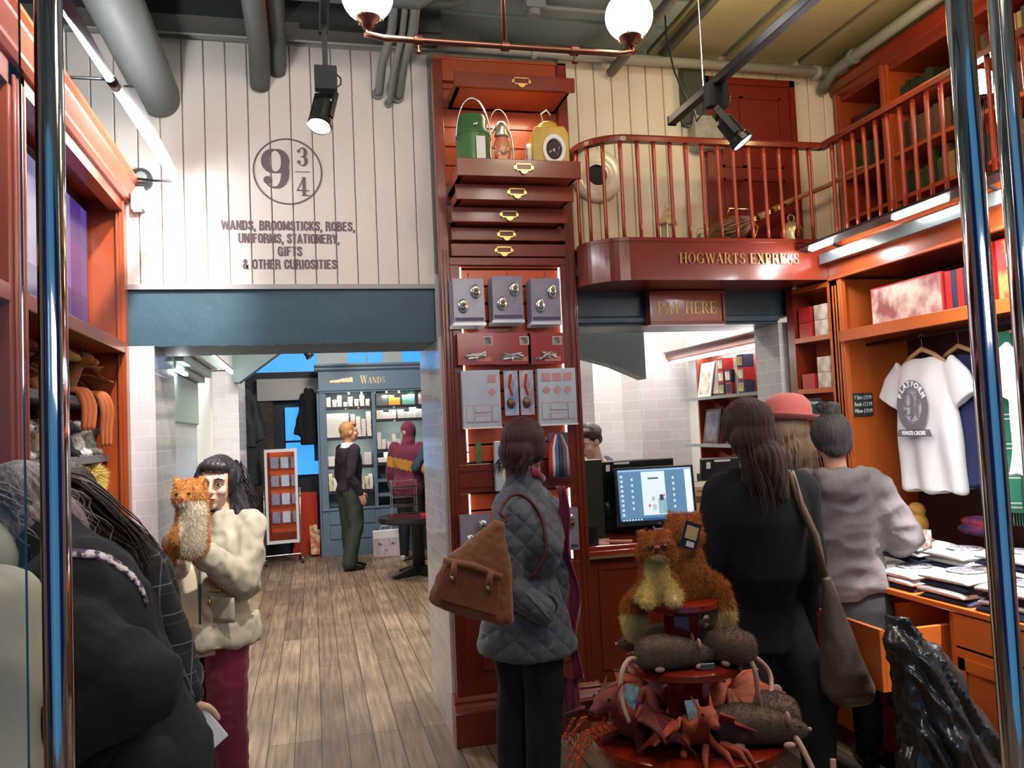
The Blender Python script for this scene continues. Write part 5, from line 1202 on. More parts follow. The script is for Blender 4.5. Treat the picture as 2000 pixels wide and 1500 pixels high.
scarf(3.02, 3.02, 1.93, .22, .80, GT, 'green tartan scarf hanging between the t-shirts', 1)
scarf(2.98, 2.86, 1.93, .13, .78, RT, 'red tartan scarf hanging right of the green one', 2)

# ================================================================== low base cabinet and the table of folded shirts
bs = empty('base_cabinet', (2.45, 4.0, 0), 0, 'orange-red base cabinet on the right under the folded shirts, one drawer open', 'cabinet')
def BS(mb, name, m, par=None, **k):
 mb.v = [(v[0]-2.45, v[1]-4.0, v[2]) for v in mb.v]; return mb.build(name, m, par or bs, **k)
m = MB(); m.box(2.43, 3.25, 1.2, 4.0, .80, .825); BS(m, 'worktop', ORB, bev=.004)
m = MB(); m.box(2.50, 3.25, 1.2, 4.0, 0, .09); BS(m, 'toe_kick', MAHOG)
for a, b in ((4.0, 3.96), (3.36, 3.32), (2.86, 2.83), (2.35, 2.32), (1.8, 1.77)):
 m = MB(); m.box(2.45, 3.25, b, a, .09, .80); BS(m, 'side_panel', ORB)
m = MB(); m.box(2.45, 3.2, 2.86, 3.96, .09, .29); m.box(3.1, 3.2, 2.86, 3.96, .29, .8); BS(m, 'bottom_shelf', ORB, bev=.003)
for (a, b) in ((2.83, 2.35), (2.32, 1.80)):
 m = MB(); m.box(2.435, 2.45, b+.004, a-.004, .67, .795); q = BS(m, 'drawer_front', ORB, bev=.002)
 m = MB(); m.box(2.437, 2.45, b+.004, a-.004, .10, .66); m.box(2.43, 2.437, b+.02, b+.06, .13, .63); m.box(2.43, 2.437, a-.06, a-.02, .13, .63); m.box(2.43, 2.437, b+.02, a-.02, .58, .63); BS(m, 'door', ORB, bev=.002)
m = MB(); m.box(2.14, 2.16, 2.88, 3.30, .50, .745); m.box(2.16, 3.0, 2.88, 2.90, .50, .735); m.box(2.16, 3.0, 3.28, 3.30, .50, .735); m.box(2.16, 3.0, 2.9, 3.28, .50, .515); BS(m, 'open_drawer', ORB, bev=.002)
# folded shirts
def foldedmesh(m, seed):
 rnd = random.Random(seed); g = MB()
 rows = 10; cols = 12; W_, D_ = .24, .26
 top = [[(W_*(i/(rows-1)-.5), D_*(j/(cols-1)-.5), .030-.012*(abs(i/(rows-1)-.5)*2)**4-.010*(abs(j/(cols-1)-.5)*2)**4+.004*noise.noise(Vector((i*.5, j*.5, seed)))) for j in range(cols)] for i in range(rows)]
 vs = [p for r in top for p in r]; n = len(vs); vs += [(p[0], p[1], 0) for p in vs[:n]]; fs = []
 for i in range(rows-1):
  for j in range(cols-1):
   a = i*cols+j; fs.append((a, a+cols, a+cols+1, a+1)); fs.append((n+a, n+a+1, n+a+cols+1, n+a+cols))
 for i in range(rows-1):
  a = i*cols; fs.append((a, n+a, n+a+cols, a+cols)); a = i*cols+cols-1; fs.append((a, a+cols, n+a+cols, n+a))
 for j in range(cols-1):
  a = j; fs.append((a, a+1, n+a+1, n+a)); a = (rows-1)*cols+j; fs.append((a, n+a, n+a+1, a+1))
 g.add(vs, fs); return g.mesh('folded_shirt', [m], True)
FW = mat('folded_white', (.82, .82, .80), .85); FK = mat('folded_navy', (.015, .018, .06), .85); FB = mat('folded_black', (.012, .012, .015), .85)
fm = [foldedmesh(FW, 1), foldedmesh(FK, 2), foldedmesh(FW, 3)]
pr = MB(); ringsheet(pr, 0, 0, .055, .075, 0, 360, 0, n=30); nine(pr, -.018, .005, .07, 0); three(pr, .02, .02, .032, 0); four(pr, .02, -.022, .032, 0); prm = pr.mesh('chest_print', [PRN])
rnd = random.Random(21); NM = ('nearest the till', 'second from the till', 'third from the till', 'fourth from the till', 'fifth from the till', 'sixth from the till')
for r, x in enumerate((2.57, 2.85)):
 for c_ in range(6):
  yc = 3.82-.31*c_; nlev = (3, 3, 3, 4, 4, 4)[c_]+r*2
  for k in range(nlev):
   mi = 1 if k % 2 == 0 and k < nlev-1 else 0
   o = bpy.data.objects.new('folded_shirt', fm[mi if mi else (0, 2)[k % 2]]); link(o); o.location = (x+rnd.uniform(-.01, .01), yc+rnd.uniform(-.008, .008), .825+.0275*k); o.rotation_euler = (0, 0, R_(rnd.uniform(-3, 3)))
   top = k == nlev-1
   o['label'] = ('white folded shirt on top of the %s pile, %s' % (('front', 'back')[r], NM[c_])) if top else ('%s folded shirt inside the %s pile, %s' % (('white', 'navy')[mi], ('front', 'back')[r], NM[c_]))
   o['category'] = 'folded shirt'; o['group'] = ('top shirts, %s row' % ('front', 'back')[r]) if top else ('%s shirts in the %s pile %s' % (('white', 'navy')[mi], ('front', 'back')[r], NM[c_]))
   if top:
    q = bpy.data.objects.new('chest_print', prm); link(q); q.parent = o; q.location = (0, 0, .0325); q.rotation_euler = (-PI/2, 0, -PI/2 if r else -PI/2)
for k in range(2):
 o = bpy.data.objects.new('folded_shirt', fm[1 if k == 0 else 0]); link(o); o.location = (2.6, 3.17-.0*k, .29+.0275*k); tag(o, ('navy', 'white printed')[k]+' folded shirt on the low shelf under the open drawer', 'folded shirt')
 if k: q = bpy.data.objects.new('chest_print', prm); link(q); q.parent = o; q.location = (-.02, 0, .0325); q.rotation_euler = (-PI/2, 0, -PI/2)
for k in range(2):
 o = bpy.data.objects.new('folded_shirt', fm[0]); link(o); o.location = (2.62, 3.10, .516+.03*k) if k else (2.35, 3.10, .516); tag(o, ('white folded shirt in the open drawer, front', 'white folded shirt in the open drawer, rear')[k], 'folded shirt')
# small plush goods and scarves standing behind the shirts
def lump(name, loc, parts, m, lab, cat, vox=.008, seed=0, fur_=None):
 b = MB()
 for p in parts:
  if len(p) == 2: b.ell(p[0], p[1])
  else: b.cap(*p)
 o = voxed(b, name, m, vox, 2, .5, None, folds(.003, (20, 20, 20), seed)); o.location = loc; tag(o, lab, cat); return o
lump('plush_owl', (2.95, 3.62, .965), [((0, 0, .06), (.055, .055, .065)), ((0, 0, .13), (.045, .045, .04)), ((.0, .04, .06), .012, (0, .06, .02), .01)], mat('golden_plush', (.50, .27, .05), .9, var=((.3, .15, .03), 30, .4)), 'golden brown plush bird on the shirt table behind the grey hoodie arm', 'plush toy')
lump('folded_scarf', (3.06, 3.30, .99), [((0, 0, .03), (.07, .16, .03)), ((.0, .0, .07), (.06, .14, .028))], mat('navy_scarf', (.03, .02, .08), .9, var=((.25, .02, .04), (9, 9, 30), .2)), 'navy and maroon folded scarf pile under the hanging shirt', 'scarf')
lump('folded_scarf', (3.06, 2.86, .99), [((0, 0, .03), (.07, .16, .03)), ((.0, .02, .07), (.06, .12, .028))], mat('maroon_scarf', (.16, .012, .03), .9, var=((.02, .02, .08), (9, 9, 30), .2)), 'maroon folded scarf pile behind the chrome tube', 'scarf')
for k, (x, y, z, cc, l) in enumerate(((2.78, 3.52, .94, (.10, .25, .22), 'teal'), (2.72, 3.44, .93, (.55, .45, .35), 'cream'), (2.80, 3.40, .945, (.25, .08, .06), 'brown red'), (2.70, 3.56, .93, (.75, .72, .6), 'ivory'))):
 e = empty('mug', (x, y, z), R_(40*k), l+' printed mug standing on the folded shirts', 'mug'); mm = mat('mug_%d' % k, cc, .3, coat=.4, var=((.75, .72, .66), 40, .3))
 b = MB().lathe([(.034, 0), (.036, .006), (.036, .085), (.033, .085), (.032, .008), (.001, .008)], n=22, cap=False).build('cup', mm, e, smooth=False); set_auto(b.data, 35)
 MB().tube([(.035, 0, .07), (.058, 0, .066), (.062, 0, .04), (.05, 0, .02), (.035, 0, .018)], .005, 8).build('handle', mm, e, smooth=True)

# ---- crumpled black plastic sack leaning on the base cabinet
B = MB()
B.loft([((c_[0], c_[1], c_[2]), (1, 0, .25), rx, (0, 1, 0), ry) for c_, rx, ry in (((2.26, 2.66, .03), .22, .16), ((2.24, 2.64, .25), .20, .15), ((2.21, 2.64, .42), .165, .12), ((2.17, 2.66, .58), .115, .09), ((2.12, 2.68, .72), .07, .06), ((2.07, 2.70, .83), .035, .035))], 28)
B.cap((2.36, 2.50, .16), .13, (2.50, 2.40, .08), .10); B.cap((2.0, 2.62, .10), .10, (2.35, 2.5, .10), .10)
def crumple(co, no):
 q = co.copy(); q[:, 0] += .38*(q[:, 2]-.8)
 a = vnoise(q, (20, 12, 1.6), 2.0); b = vnoise(q, (6, 6, 4), 7.0); c_ = vnoise(q, (45, 30, 5), 4.0)
 d = (1-3*np.abs(a))*.026+(1-2*np.abs(b))*.014+(1-2.5*np.abs(c_))*.007-.015
 return no*d[:, None]
sk = voxed(B, 'plastic_sack', mat('black_plastic_film', (.022, .021, .021), .20, coat=.5, bump=((34, 34, 6), .45, 5)), .009, 2, .5, None, crumple)
tag(sk, 'shiny crumpled black plastic sack slumped against the open drawer', 'sack')

# ================================================================== pay counter
ct = empty('pay_counter', (2.1, 4.35, 0), 0, 'dark red panelled pay counter with gilt beading between the tower and the right pier', 'counter')
def CT(mb, name, m, **k):
 mb.v = [(v[0]-2.1, v[1]-4.35, v[2]) for v in mb.v]; return mb.build(name, m, ct, **k)
m = MB(); m.box(1.435, 2.72, 4.36, 4.40, .14, .90); m.box(1.435, 2.72, 4.36, 5.05, .14, .16); CT(m, 'front_panel', MAHOG)
m = MB(); m.box(1.435, 2.72, 4.33, 5.10, .905, .935); m.box(1.435, 2.72, 4.325, 4.36, .885, .91); CT(m, 'worktop', mat('counter_top_red', (.30, .03, .015), .15, coat=.6), bev=.004)
m = MB(); m.box(1.435, 2.72, 4.29, 4.38, 0, .14); m.prism([(4.29, .14), (4.31, .155), (4.325, .18), (4.36, .19), (4.36, .14)], 'x', 1.435, 2.72); CT(m, 'plinth', MAHOG)
m = MB(); m.box(1.435, 2.72, 4.318, 4.335, .868, .884); m.box(1.435, 2.72, 4.318, 4.34, .195, .203); m.box(1.435, 2.72, 4.285, 4.30, .135, .141); CT(m, 'gilt_beading', mat('gilt_beading', (.75, .50, .22), .25, metal=.8, coat=.3))
for (a, b) in ((1.50, 1.86), (1.92, 2.28), (2.34, 2.68)):
 m = MB(); m.box(a, b, 4.352, 4.36, .26, .275); m.box(a, b, 4.352, 4.36, .80, .815); m.box(a, a+.014, 4.352, 4.36, .275, .80); m.box(b-.014, b, 4.352, 4.36, .275, .80); CT(m, 'panel_moulding', MAHOG)
# monitor
mo = empty('monitor', (1.97, 4.60, .935), R_(-4), 'flat screen monitor showing a photo viewer window on the pay counter', 'monitor')
MX = Matrix.Rotation(R_(-6), 4, 'X')
MB().box(-.245, .245, -.015, .02, .055, .40, MX).build('casing', BLACK, mo, bev=.004)
def photomat():
 m = bpy.data.materials.new('screen_window'); m.use_nodes = True; t = m.node_tree; b = t.nodes['Principled BSDF']; b.inputs['Base Color'].default_value = (.01, .01, .02, 1); b.inputs['Roughness'].default_value = .2
 b.inputs['Emission Color'].default_value = (.12, .26, .42, 1); b.inputs['Emission Strength'].default_value = 1; return m
mb = MB(); mb.box(-.228, .228, -.0165, -.015, .085, .385, MX); scn = mb.build('display', photomat(), mo)
def em(name, c_, s_=1.0): return mat(name, (.01, .01, .01), .4, emit=c_, es=s_)
def scrbox(x0, x1, z0, z1, m, d=.0006, nm='screen_item'):
 return MB().box(x0, x1, -.0165-d, -.0165, z0, z1, MX).build(nm, m, scn)
scrbox(-.228, .228, .375, .385, em('scr_bar', (.35, .55, .85)), nm='title_bar'); scrbox(-.228, .228, .085, .10, em('scr_task', (.03, .10, .25)), nm='task_bar')
scrbox(-.085, .06, .115, .37, em('scr_photo', (.72, .82, .88), 1.1), nm='photo'); scrbox(.185, .226, .12, .373, em('scr_panel', (.75, .85, .95), 1.2), nm='side_panel')
scrbox(-.045, .02, .325, .335, em('scr_s1', (.1, .15, .16)), .001, 'photo_detail'); scrbox(.01, .06, .12, .21, em('scr_s2', (.30, .50, .55)), .001, 'photo_detail')
for (x, z, s_, c_) in ((-.045, .17, .006, (.6, .15, .15)), (-.02, .21, .009, (.5, .55, .55)), (.032, .215, .012, (.05, .05, .14)), (.048, .225, .006, (.7, .25, .2)), (-.015, .16, .012, (.5, .65, .65))): scrbox(x-s_, x+s_, z-s_*1.4, z+s_*1.4, em('scr_p_%d' % int(abs(x)*1000+z*100), c_), .0013, 'photo_detail')
for i in range(9): scrbox(-.215, -.200, .115+.028*i, .130+.028*i, em('scr_icon', (.6, .75, .9)), .001, 'icon')
for i in range(6): scrbox(-.150, -.138, .15+.034*i, .165+.034*i, em('scr_icon', (.6, .75, .9)), .001, 'icon'); scrbox(.105, .118, .15+.034*i, .165+.034*i, em('scr_icon', (.6, .75, .9)), .001, 'icon')
for i in range(7): scrbox(-.215+.018*i, -.205+.018*i, .088, .097, em('scr_icon', (.6, .75, .9)), .001, 'icon')
lgm = text_mesh('LG', .016, 'maker_mark', mat('mark_grey', (.5, .5, .5), .4), mo, (0, -.024, .068), (PI/2-R_(6), 0, 0), extr=.0004)
MB().cbox((0, .03, .05), (.10, .02, .12)).build('neck', BLACK, mo); MB().lathe([(.11, 0), (.11, .008), (.03, .014), (.001, .014)], n=30).build('foot', BLACK, mo)
MB().tube([(-.04, -.03, .052), (-.035, -.035, .035), (.035, -.035, .035), (.04, -.03, .052)], .006, 8).build('grip', mat('grey_grip', (.4, .4, .42), .3), mo)
# tills
def till(x, y, w, h, lab, rz=0, box_=True):
 e = empty('till_screen', (x, y, .935), rz, lab, 'till'); Mx = Matrix.Rotation(R_(8), 4, 'X')
 MB().box(-w/2, w/2, -.02, .02, h-.34, h, Mx).build('casing', BLACK, e, bev=.006)
 if box_: MB().box(-w*.42, w*.42, .02, .10, 0, h-.10).build('housing', BLACK, e, bev=.01)
 MB().lathe([(.10, 0), (.10, .02), (.03, .03), (.03, h-.3)], n=20).build('foot', BLACK, e)
 m = MB(); m.box(-w/2+.03, -w/2+.055, -.0215, -.02, h-.06, h-.02, Mx); m.box(-w/2+.08, -w/2+.18, -.0215, -.02, h-.02, h-.008, Mx); m.build('sticker', PAPER, e)
 return e
till(1.91, 4.80, .47, .445, 'black till screen seen from the back behind the monitor'); till(2.43, 4.72, .24, .43, 'second black till at the right behind the printed card', R_(-8))
e = empty('terminal', (1.585, 4.62, .935), R_(6), 'tall dark flat panel standing on the counter against the tower', 'till'); MB().box(-.075, .055, -.02, .02, .01, .46).build('panel', mat('dark_olive_panel', (.02, .025, .015), .3), e, bev=.006); MB().box(-.06, .06, -.05, .05, 0, .012).build('foot', BLACK, e)
MB().ell((.075, -.01, .18), (.02, .02, .03)).build('clip', BLACK, e, smooth=True); 
e = empty('print_card', (2.245, 4.56, .935), R_(-6), 'cream print with small picture propped on the counter right of the monitor', 'picture'); Mx = Matrix.Rotation(R_(-10), 4, 'X')
MB().box(-.06, .06, -.004, .004, 0, .30, Mx).build('card', mat('kraft_cream', (.50, .36, .20), .6), e); MB().box(-.05, .05, -.006, -.004, .265, .295, Mx).build('flap', PAPER, e)
m = MB(); m.box(-.03, .01, -.0055, -.004, .17, .21, Mx); m.box(.01, .04, -.0055, -.004, .11, .15, Mx); m.box(-.02, .045, -.0055, -.004, .235, .243, Mx); m.build('picture', mat('maroon_print', (.14, .03, .02), .5), e)
o = MB(); o.box(1.52, 1.58, 4.38, 4.50, .935, .941); o.cbox((1.66, 4.46, .938), (.16, .05, .004), rz=R_(-30)); o.cbox((1.58, 4.55, .9375), (.12, .06, .004), rz=R_(35)); o = o.build('paper_slips', mat('pink_slip', (.85, .45, .35), .5)); tag(o, 'pinkish paper slips lying at the left end of the counter', 'paper')
o = MB().cbox((2.0, 4.44, .94), (.22, .035, .012)).build('card_reader', BLACK, bev=.004); tag(o, 'slim black card reader lying in front of the monitor', 'card reader')
o = MB().lathe([(.03, 0), (.032, .01), (.032, .10), (.001, .10)], (1.50, 4.42, .935), 18).build('black_pot', BLACK); set_auto(o.data, 30); tag(o, 'small black pot at the left end of the counter', 'pot')

# ---- shelving behind the counter, facing left
sh = empty('shelf_unit', (3.05, 5.5, 0), 0, 'orange-red shelf unit with lit cornice behind the counter', 'shelf')
def SH(mb, name, m, **k):
 mb.v = [(v[0]-3.05, v[1]-5.5, v[2]) for v in mb.v]; return mb.build(name, m, sh, **k)
m = MB(); m.box(2.98, 3.05, 4.75, 5.95, 0, 2.10); m.box(2.86, 3.05, 5.78, 5.80, 0, 2.08); SH(m, 'back_panel', mat('shelf_red_brown', (.33, .065, .03), .4, coat=.2))
m = MB(); m.prism([(3.05, 2.08), (2.87, 2.08), (2.86, 2.10), (2.84, 2.12), (2.84, 2.145), (2.82, 2.16), (3.05, 2.17)], 'y', 4.72, 6.30); SH(m, 'cornice', mat('cornice_brown', (.16, .04, .02), .35, coat=.3))
m = MB(); m.box(2.86, 2.885, 4.75, 6.28, 2.062, 2.08); SH(m, 'led_strip', LED)
for z in (1.765, 1.42): m = MB(); m.box(2.78, 3.0, 4.75, 5.93, z-.022, z); SH(m, 'glass_shelf', mat('grey_glass_shelf', (.30, .32, .32), .2, coat=.5)); 
for z in (1.743, 1.398): m = MB(); m.prism([(2.84, z), (3.0, z), (3.0, z-.08), (2.95, z-.06)], 'y', 5.55, 5.58); SH(m, 'bracket', MAHOG)
def frame(x, y, z, w, h, lab, m1, m2, lean=10):
 """picture frame facing -X"""
 e = empty('picture_frame', (x, y, z), 0, lab, 'picture frame'); Mx = Matrix.Rotation(R_(lean), 4, 'Y')
 MB().box(0, .012, -w/2, w/2, 0, h, Mx).build('frame', m1, e, bev=.002); MB().box(-.0015, 0, -w/2+.02, w/2-.02, .02, h-.02, Mx).build('picture', m2, e)
frame(2.84, 5.66, 1.765, .20, .26, 'cream framed picture on the upper shelf behind the counter', PAPER, mat('pic_cream', (.65, .6, .5), .3, var=((.3, .25, .2), 20, .3)))
frame(2.86, 5.50, 1.765, .20, .27, 'dark framed picture overlapping the cream one on the upper shelf', mat('dark_wood', (.05, .025, .015), .4), mat('pic_brown', (.25, .2, .17), .2, coat=.5))
frame(2.84, 5.60, 1.42, .24, .26, 'dark framed picture on the lower shelf behind the counter', mat('dark_wood', (.05, .025, .015), .4), mat('pic_grey', (.25, .20, .17), .15, coat=.6, var=((.08, .06, .05), 12, .3)))
frame(2.86, 5.30, 1.42, .20, .25, 'second dark framed picture right of the first on the lower shelf', mat('dark_wood', (.05, .025, .015), .4), mat('pic_brown', (.25, .2, .17), .2))
for k, (y, lv, m1, m2) in enumerate(((5.34, 0, BOXD, BOXG), (5.34, 1, BOXR, BOXW), (5.34, 2, BOXR, BOXW), (5.24, 0, BOXR, BOXD), (5.24, 1, BOXD, BOXW), (5.06, 0, BOXD, BOXG), (5.06, 1, BOXR, BOXW), (5.06, 2, BOXD, BOXG))):
 gift_box((2.86, y, 1.765+lv*.088), (.08, .085, .086), m1, '%s boxed gift, %s of the stack on the upper shelf behind the counter' % (('dark' if m1 is BOXD else 'crimson'), ('bottom', 'second', 'top')[lv]), 'boxed gifts on the shelf behind the counter', 0, m2)
e = empty('boxed_set', (2.85, 5.155, 1.765), 0, 'tall cream box between the boxed gifts behind the counter', 'box'); MB().box(0, .05, -.05, .05, 0, .24).build('carton', BOXW, e)
for k in range(3):
 e = empty('toy_figure', (2.86, 5.22-.16*k, 1.42), 0, 'small dark figure on the lower shelf behind the counter, %s one' % ('left', 'middle', 'right')[k], 'figure', 'dark figures on the lower shelf')
 MB().lathe([(.02, 0), (.03, .02), (.02, .10), (.008, .13), (.018, .16), (.001, .18)], n=12).build('body', mat('figure_dark', (.06, .05, .06), .4), e, smooth=True)
# wood shelf with trinkets and hanging necklaces behind the cashier
hs = empty('wall_shelf', (2.25, 7.9, 2.10), 0, 'pale wooden wall shelf with trinkets in the lit room behind the counter', 'shelf')
MB().box(-.55, .45, -.05, .55, 0, .035).build('board', WOOD, hs); MB().box(-.55, .45, .5, .55, -.30, .0).build('apron', DARK, hs); MB().box(.38, .46, .02, .06, -1.0, -.05).build('side_board', WOOD, hs)
for k in range(5):
 m = MB(); x = 2.0+k*.10; m.tube([(x, 7.95, 2.14), (x+.02, 7.95, 2.20), (x-.02, 7.97, 2.26-.02*k)], .014, 6); m.ell((x, 7.95, 2.15), .025); o = m.build('trinket', mat('trinket_%d' % (k % 2), ((.05, .03, .03), (.25, .03, .04))[k % 2], .5), smooth=True); tag(o, 'small dark trinket on the wooden wall shelf behind the counter', 'trinket', 'trinkets on the wooden wall shelf')
m = MB(); x = 2.57
for k in range(6): m.tube([(x-.015+.005*k, 7.6, 2.06), (x-.04+.016*k, 7.6, 1.62), (x-.02+.008*k, 7.6, 1.30), (x+.0, 7.6, 1.25)], [.003, .006, .012, .006], 6)
o = m.build('bead_necklaces', mat('bead_pale_red', (.75, .60, .62), .4, var=((.55, .12, .18), 60, .2)), smooth=True); tag(o, 'bunch of pale and red strings hanging from the wooden shelf', 'necklaces')
MB().tube([(x, 7.6, 2.11), (x, 7.6, 2.05)], .006, 6).build('peg', STEEL, o)
o = MB().tube([(2.66, 7.62, 2.11), (2.67, 7.62, 1.7), (2.62, 7.62, 1.5), (2.85, 7.5, 1.15)], .008, 6).build('cord', BLACK); tag(o, 'black cord hanging beside the pale strings', 'cord')
ds = empty('side_shelf', (2.88, 7.45, 1.13), 0, 'bright white shelf ledge with papers beside the grey tiled pier', 'shelf'); MB().box(-.28, 0, -.1, .2, 0, .04).build('board', mat('white_ledge', (.85, .85, .85), .4), ds); MB().box(-.10, .0, .0, .02, .05, .75).build('lit_board', mat('pale_board', (.85, .80, .72), .5), ds)
MB().cbox((-.1, .02, -.12), (.16, .01, .22), rx=R_(15)).build('leaflet', PAPER, ds)

# ================================================================== wand cabinet at the far end
wc = empty('wand_cabinet', (.10, 11.4, 0), 0, 'tall blue-grey cabinet with gilt wands lettering and lit shelves at the far end', 'cabinet')
def WC(mb, name, m, **k):
 mb.v = [(v[0]-.10, v[1]-11.4, v[2]) for v in mb.v]; return mb.build(name, m, wc, **k)
X0, X1 = .10, 1.62
m = MB(); m.box(X0, X0+.09, 11.40, 11.80, .0, 2.2); m.box(X0-.03, X0, 11.42, 11.80, 0, 2.2); WC(m, 'side_panel', CAB_BLUE, bev=.004)
m = MB(); m.box(X1, X1+.06, 11.40, 11.80, .0, 2.2); WC(m, 'side_panel', CAB_BLUE)
m = MB(); m.box(.80, .845, 11.40, 11.80, .62, 2.2); WC(m, 'divider', CAB_BLUE)
m = MB(); m.box(X0, X1+.06, 11.76, 11.82, 0, 2.5); WC(m, 'back_panel', mat('cab_back_teal', (.30, .40, .40), .5))
m = MB(); m.box(X0, X1+.06, 11.38, 11.80, 2.18, 2.50); m.box(X0-.02, X1+.08, 11.36, 11.38, 2.205, 2.225); m.prism([(11.38, 2.46), (11.34, 2.49), (11.34, 2.51), (11.30, 2.54), (11.30, 2.565), (11.8, 2.565), (11.8, 2.46)], 'x', X0-.05, X1+.1); WC(m, 'header', CAB_BLUE)
m = MB(); m.box(X0-.02, X1+.06, 11.36, 11.80, 0, .17); m.box(X0-.01, X1+.06, 11.38, 11.8, .17, .20); m.box(X0+.09, X1, 11.40, 11.8, .20, .60); m.box(X0, X1+.06, 11.38, 11.8, .60, .625); WC(m, 'base', CAB_BLUE, bev=.004)
for (a, b) in ((.20, .79), (.86, 1.24), (1.26, 1.6)):
 for (z0, z1) in ((.22, .385), (.415, .585)):
  d = WC(MB().box(a, b, 11.385, 11.40, z0, z1), 'drawer', CAB_BLUE, bev=.003)
  for xx in ((a+.18, b-.18) if b-a > .5 else ((a+b)/2,)):
   q = MB().prism([((xx-.10)-.025+.025+.0, 0)]*0+[(xx-.10+.025*math.cos(t_)-.0, (z0+z1)/2+.018*math.sin(t_)) for t_ in [PI*k/8 for k in range(9)]], 'y', 11.365, 11.385); 
   q.v = [(v[0]-.0, v[1]-11.4, v[2]) for v in q.v]; o = q.build('cup_handle', BRASS, d); 
shz = {'L': (1.985, 1.575, 1.19, .86), 'R': (1.985, 1.80, 1.39, 1.21, .985, .79)}
for z in shz['L']: m = MB(); m.box(X0+.09, .80, 11.42, 11.78, z-.022, z); m.box(X0+.09, .80, 11.415, 11.42, z-.04, z+.002); WC(m, 'shelf', mat('dark_shelf', (.03, .03, .05), .4))
for z in shz['R']: m = MB(); m.box(.845, X1, 11.42, 11.78, z-.022, z); m.box(.845, X1, 11.415, 11.42, z-.04, z+.002); WC(m, 'shelf', mat('dark_shelf', (.03, .03, .05), .4) if z > 1.1 else CAB_BLUE)
for k in range(6): m = MB(); m.ell((.5+.17*k, 11.47, 2.165), .012); WC(m, 'downlight', mat('down_glow', (1, 1, 1), .5, emit=(1, .93, .8), es=12), smooth=True)
for (x, z) in ((.45, 1.955), (.45, 1.545), (.45, 1.16), (1.1, 1.955), (1.1, 1.77), (1.1, 1.36), (.62, 1.96), (1.1, 1.18)): m = MB(); m.ell((x, 11.41, z), (.016, .006, .010)); WC(m, 'label_plate', BRASS, smooth=True)
tW = serif_text('WANDS', .11, 'gilt_lettering', mat('gilt_wands', (.85, .62, .35), .35, metal=.3), wc, (.722, -.026, 2.345), small=.78, width=.34)
m = MB(); rnd = random.Random(2)
for k in range(26):
 x = -.0+.012*k; m.prism([(x, .0+rnd.uniform(-.01, .01)), (x+.016, -.01+rnd.uniform(-.01, .01)), (x+.014, .02+.045*k/26+rnd.uniform(-.01, .01)), (x+.002, .015+.04*k/26)], 'y', -.027-.0001*(k % 5), -.02)
m.v = [(v[0]+.14, v[1], v[2]+2.32) for v in m.v]; m.build('gilt_drawing', mat('gilt_wands', (.85, .62, .35), .35), wc)
for i, (x, zs) in enumerate(((.49, shz['L']), (1.2, (1.985, 1.80, 1.39, 1.21)))):
 for z in (2.165,)+tuple(zs[:3]): lamp('shelf_fill', 'AREA', (x, 11.425, z-.045), 1.6, (1, .95, .88), .5, target=(x, 11.60, z-.35), size_y=.02)  # area lights added under the shelves to boost the boxes
# wand boxes: each its own
WB = {}
def wbox(x, y, z, w, d, h, m, lab, grp, nm='wand_box'):
 k = (round(w, 3), round(d, 3), round(h, 3), m.name)
 if k not in WB:
  b = MB(); b.box(0, w, 0, d, 0, h*.62); b.box(-.001, w+.001, -.001, d, h*.62, h-.001); WB[k] = b.mesh('wand_box', [m])
 o = bpy.data.objects.new(nm, WB[k]); link(o); o.location = (x, y, z); tag(o, lab, 'box', grp); return o
PB = mat('pale_pink_box', (.80, .70, .68), .5); IB = mat('ivory_box', (.85, .82, .76), .5); GB = mat('grey_box2', (.16, .17, .18), .5); OB = mat('orange_box', (.85, .38, .06), .5); TB = mat('teal_box', (.16, .42, .38), .5); SB = mat('grey_label_box', (.45, .5, .52), .5, var=((.75, .7, .65), 30, .3)); KB = mat('dark_pink_box', (.55, .32, .36), .5)
rnd = random.Random(42)
def stackcol(x, w, z, n, h, m, lab, grp, d=.16, jit=.0):
 for k in range(n): wbox(x+rnd.uniform(-jit, jit), 11.44, z+k*h, w, d, h-.001, m, lab, grp)
# top left row
xs_ = [.20, .275, .345, .425, .49, .57, .645, .72]
for i, x in enumerate(xs_): stackcol(x, .055, 1.986, (4, 3, 5, 2, 4, 3, 5, 3)[i], .033, (IB, PB)[i % 2], ('ivory', 'pale pink')[i % 2]+' box in the narrow stacks on the top left shelf', ('ivory', 'pale pink')[i % 2]+' boxes on the top left shelf', jit=.003)
# second left: bright block and stacks
for r in range(9): wbox(.195, 11.44, 1.576+r*.036, .29, .16, .035, IB, 'wide ivory box in the bright block on the second left shelf', 'wide ivory boxes on the second left shelf')
for i, x in enumerate((.51, .585, .655, .725)): stackcol(x, .058, 1.576, (9, 8, 7, 10)[i], .034, (PB, IB)[i % 2], ('pale pink', 'ivory')[i % 2]+' box in the stacks right of the bright block', ('pale pink', 'ivory')[i % 2]+' boxes right of the bright block', jit=.004)
for i, x in enumerate((.20, .30, .40, .68)): stackcol(x, .09, 1.191, (4, 6, 4, 5)[i], .033, (IB, PB)[i % 2], ('ivory', 'pale pink')[i % 2]+' box on the third left shelf', ('ivory', 'pale pink')[i % 2]+' boxes on the third left shelf', jit=.005)
for i, x in enumerate((.20, .255, .31, .365, .42, .62, .68, .735)):
 stackcol(x, .045, .861, (7, 5, 6, 3, 7, 4, 5, 6)[i], .033, (mat('yellow_ivory', (.75, .65, .40), .5), IB)[i % 2], ('yellowish', 'ivory')[i % 2]+' small box on the fourth left shelf', ('yellowish', 'ivory')[i % 2]+' small boxes on the fourth left shelf', jit=.004)
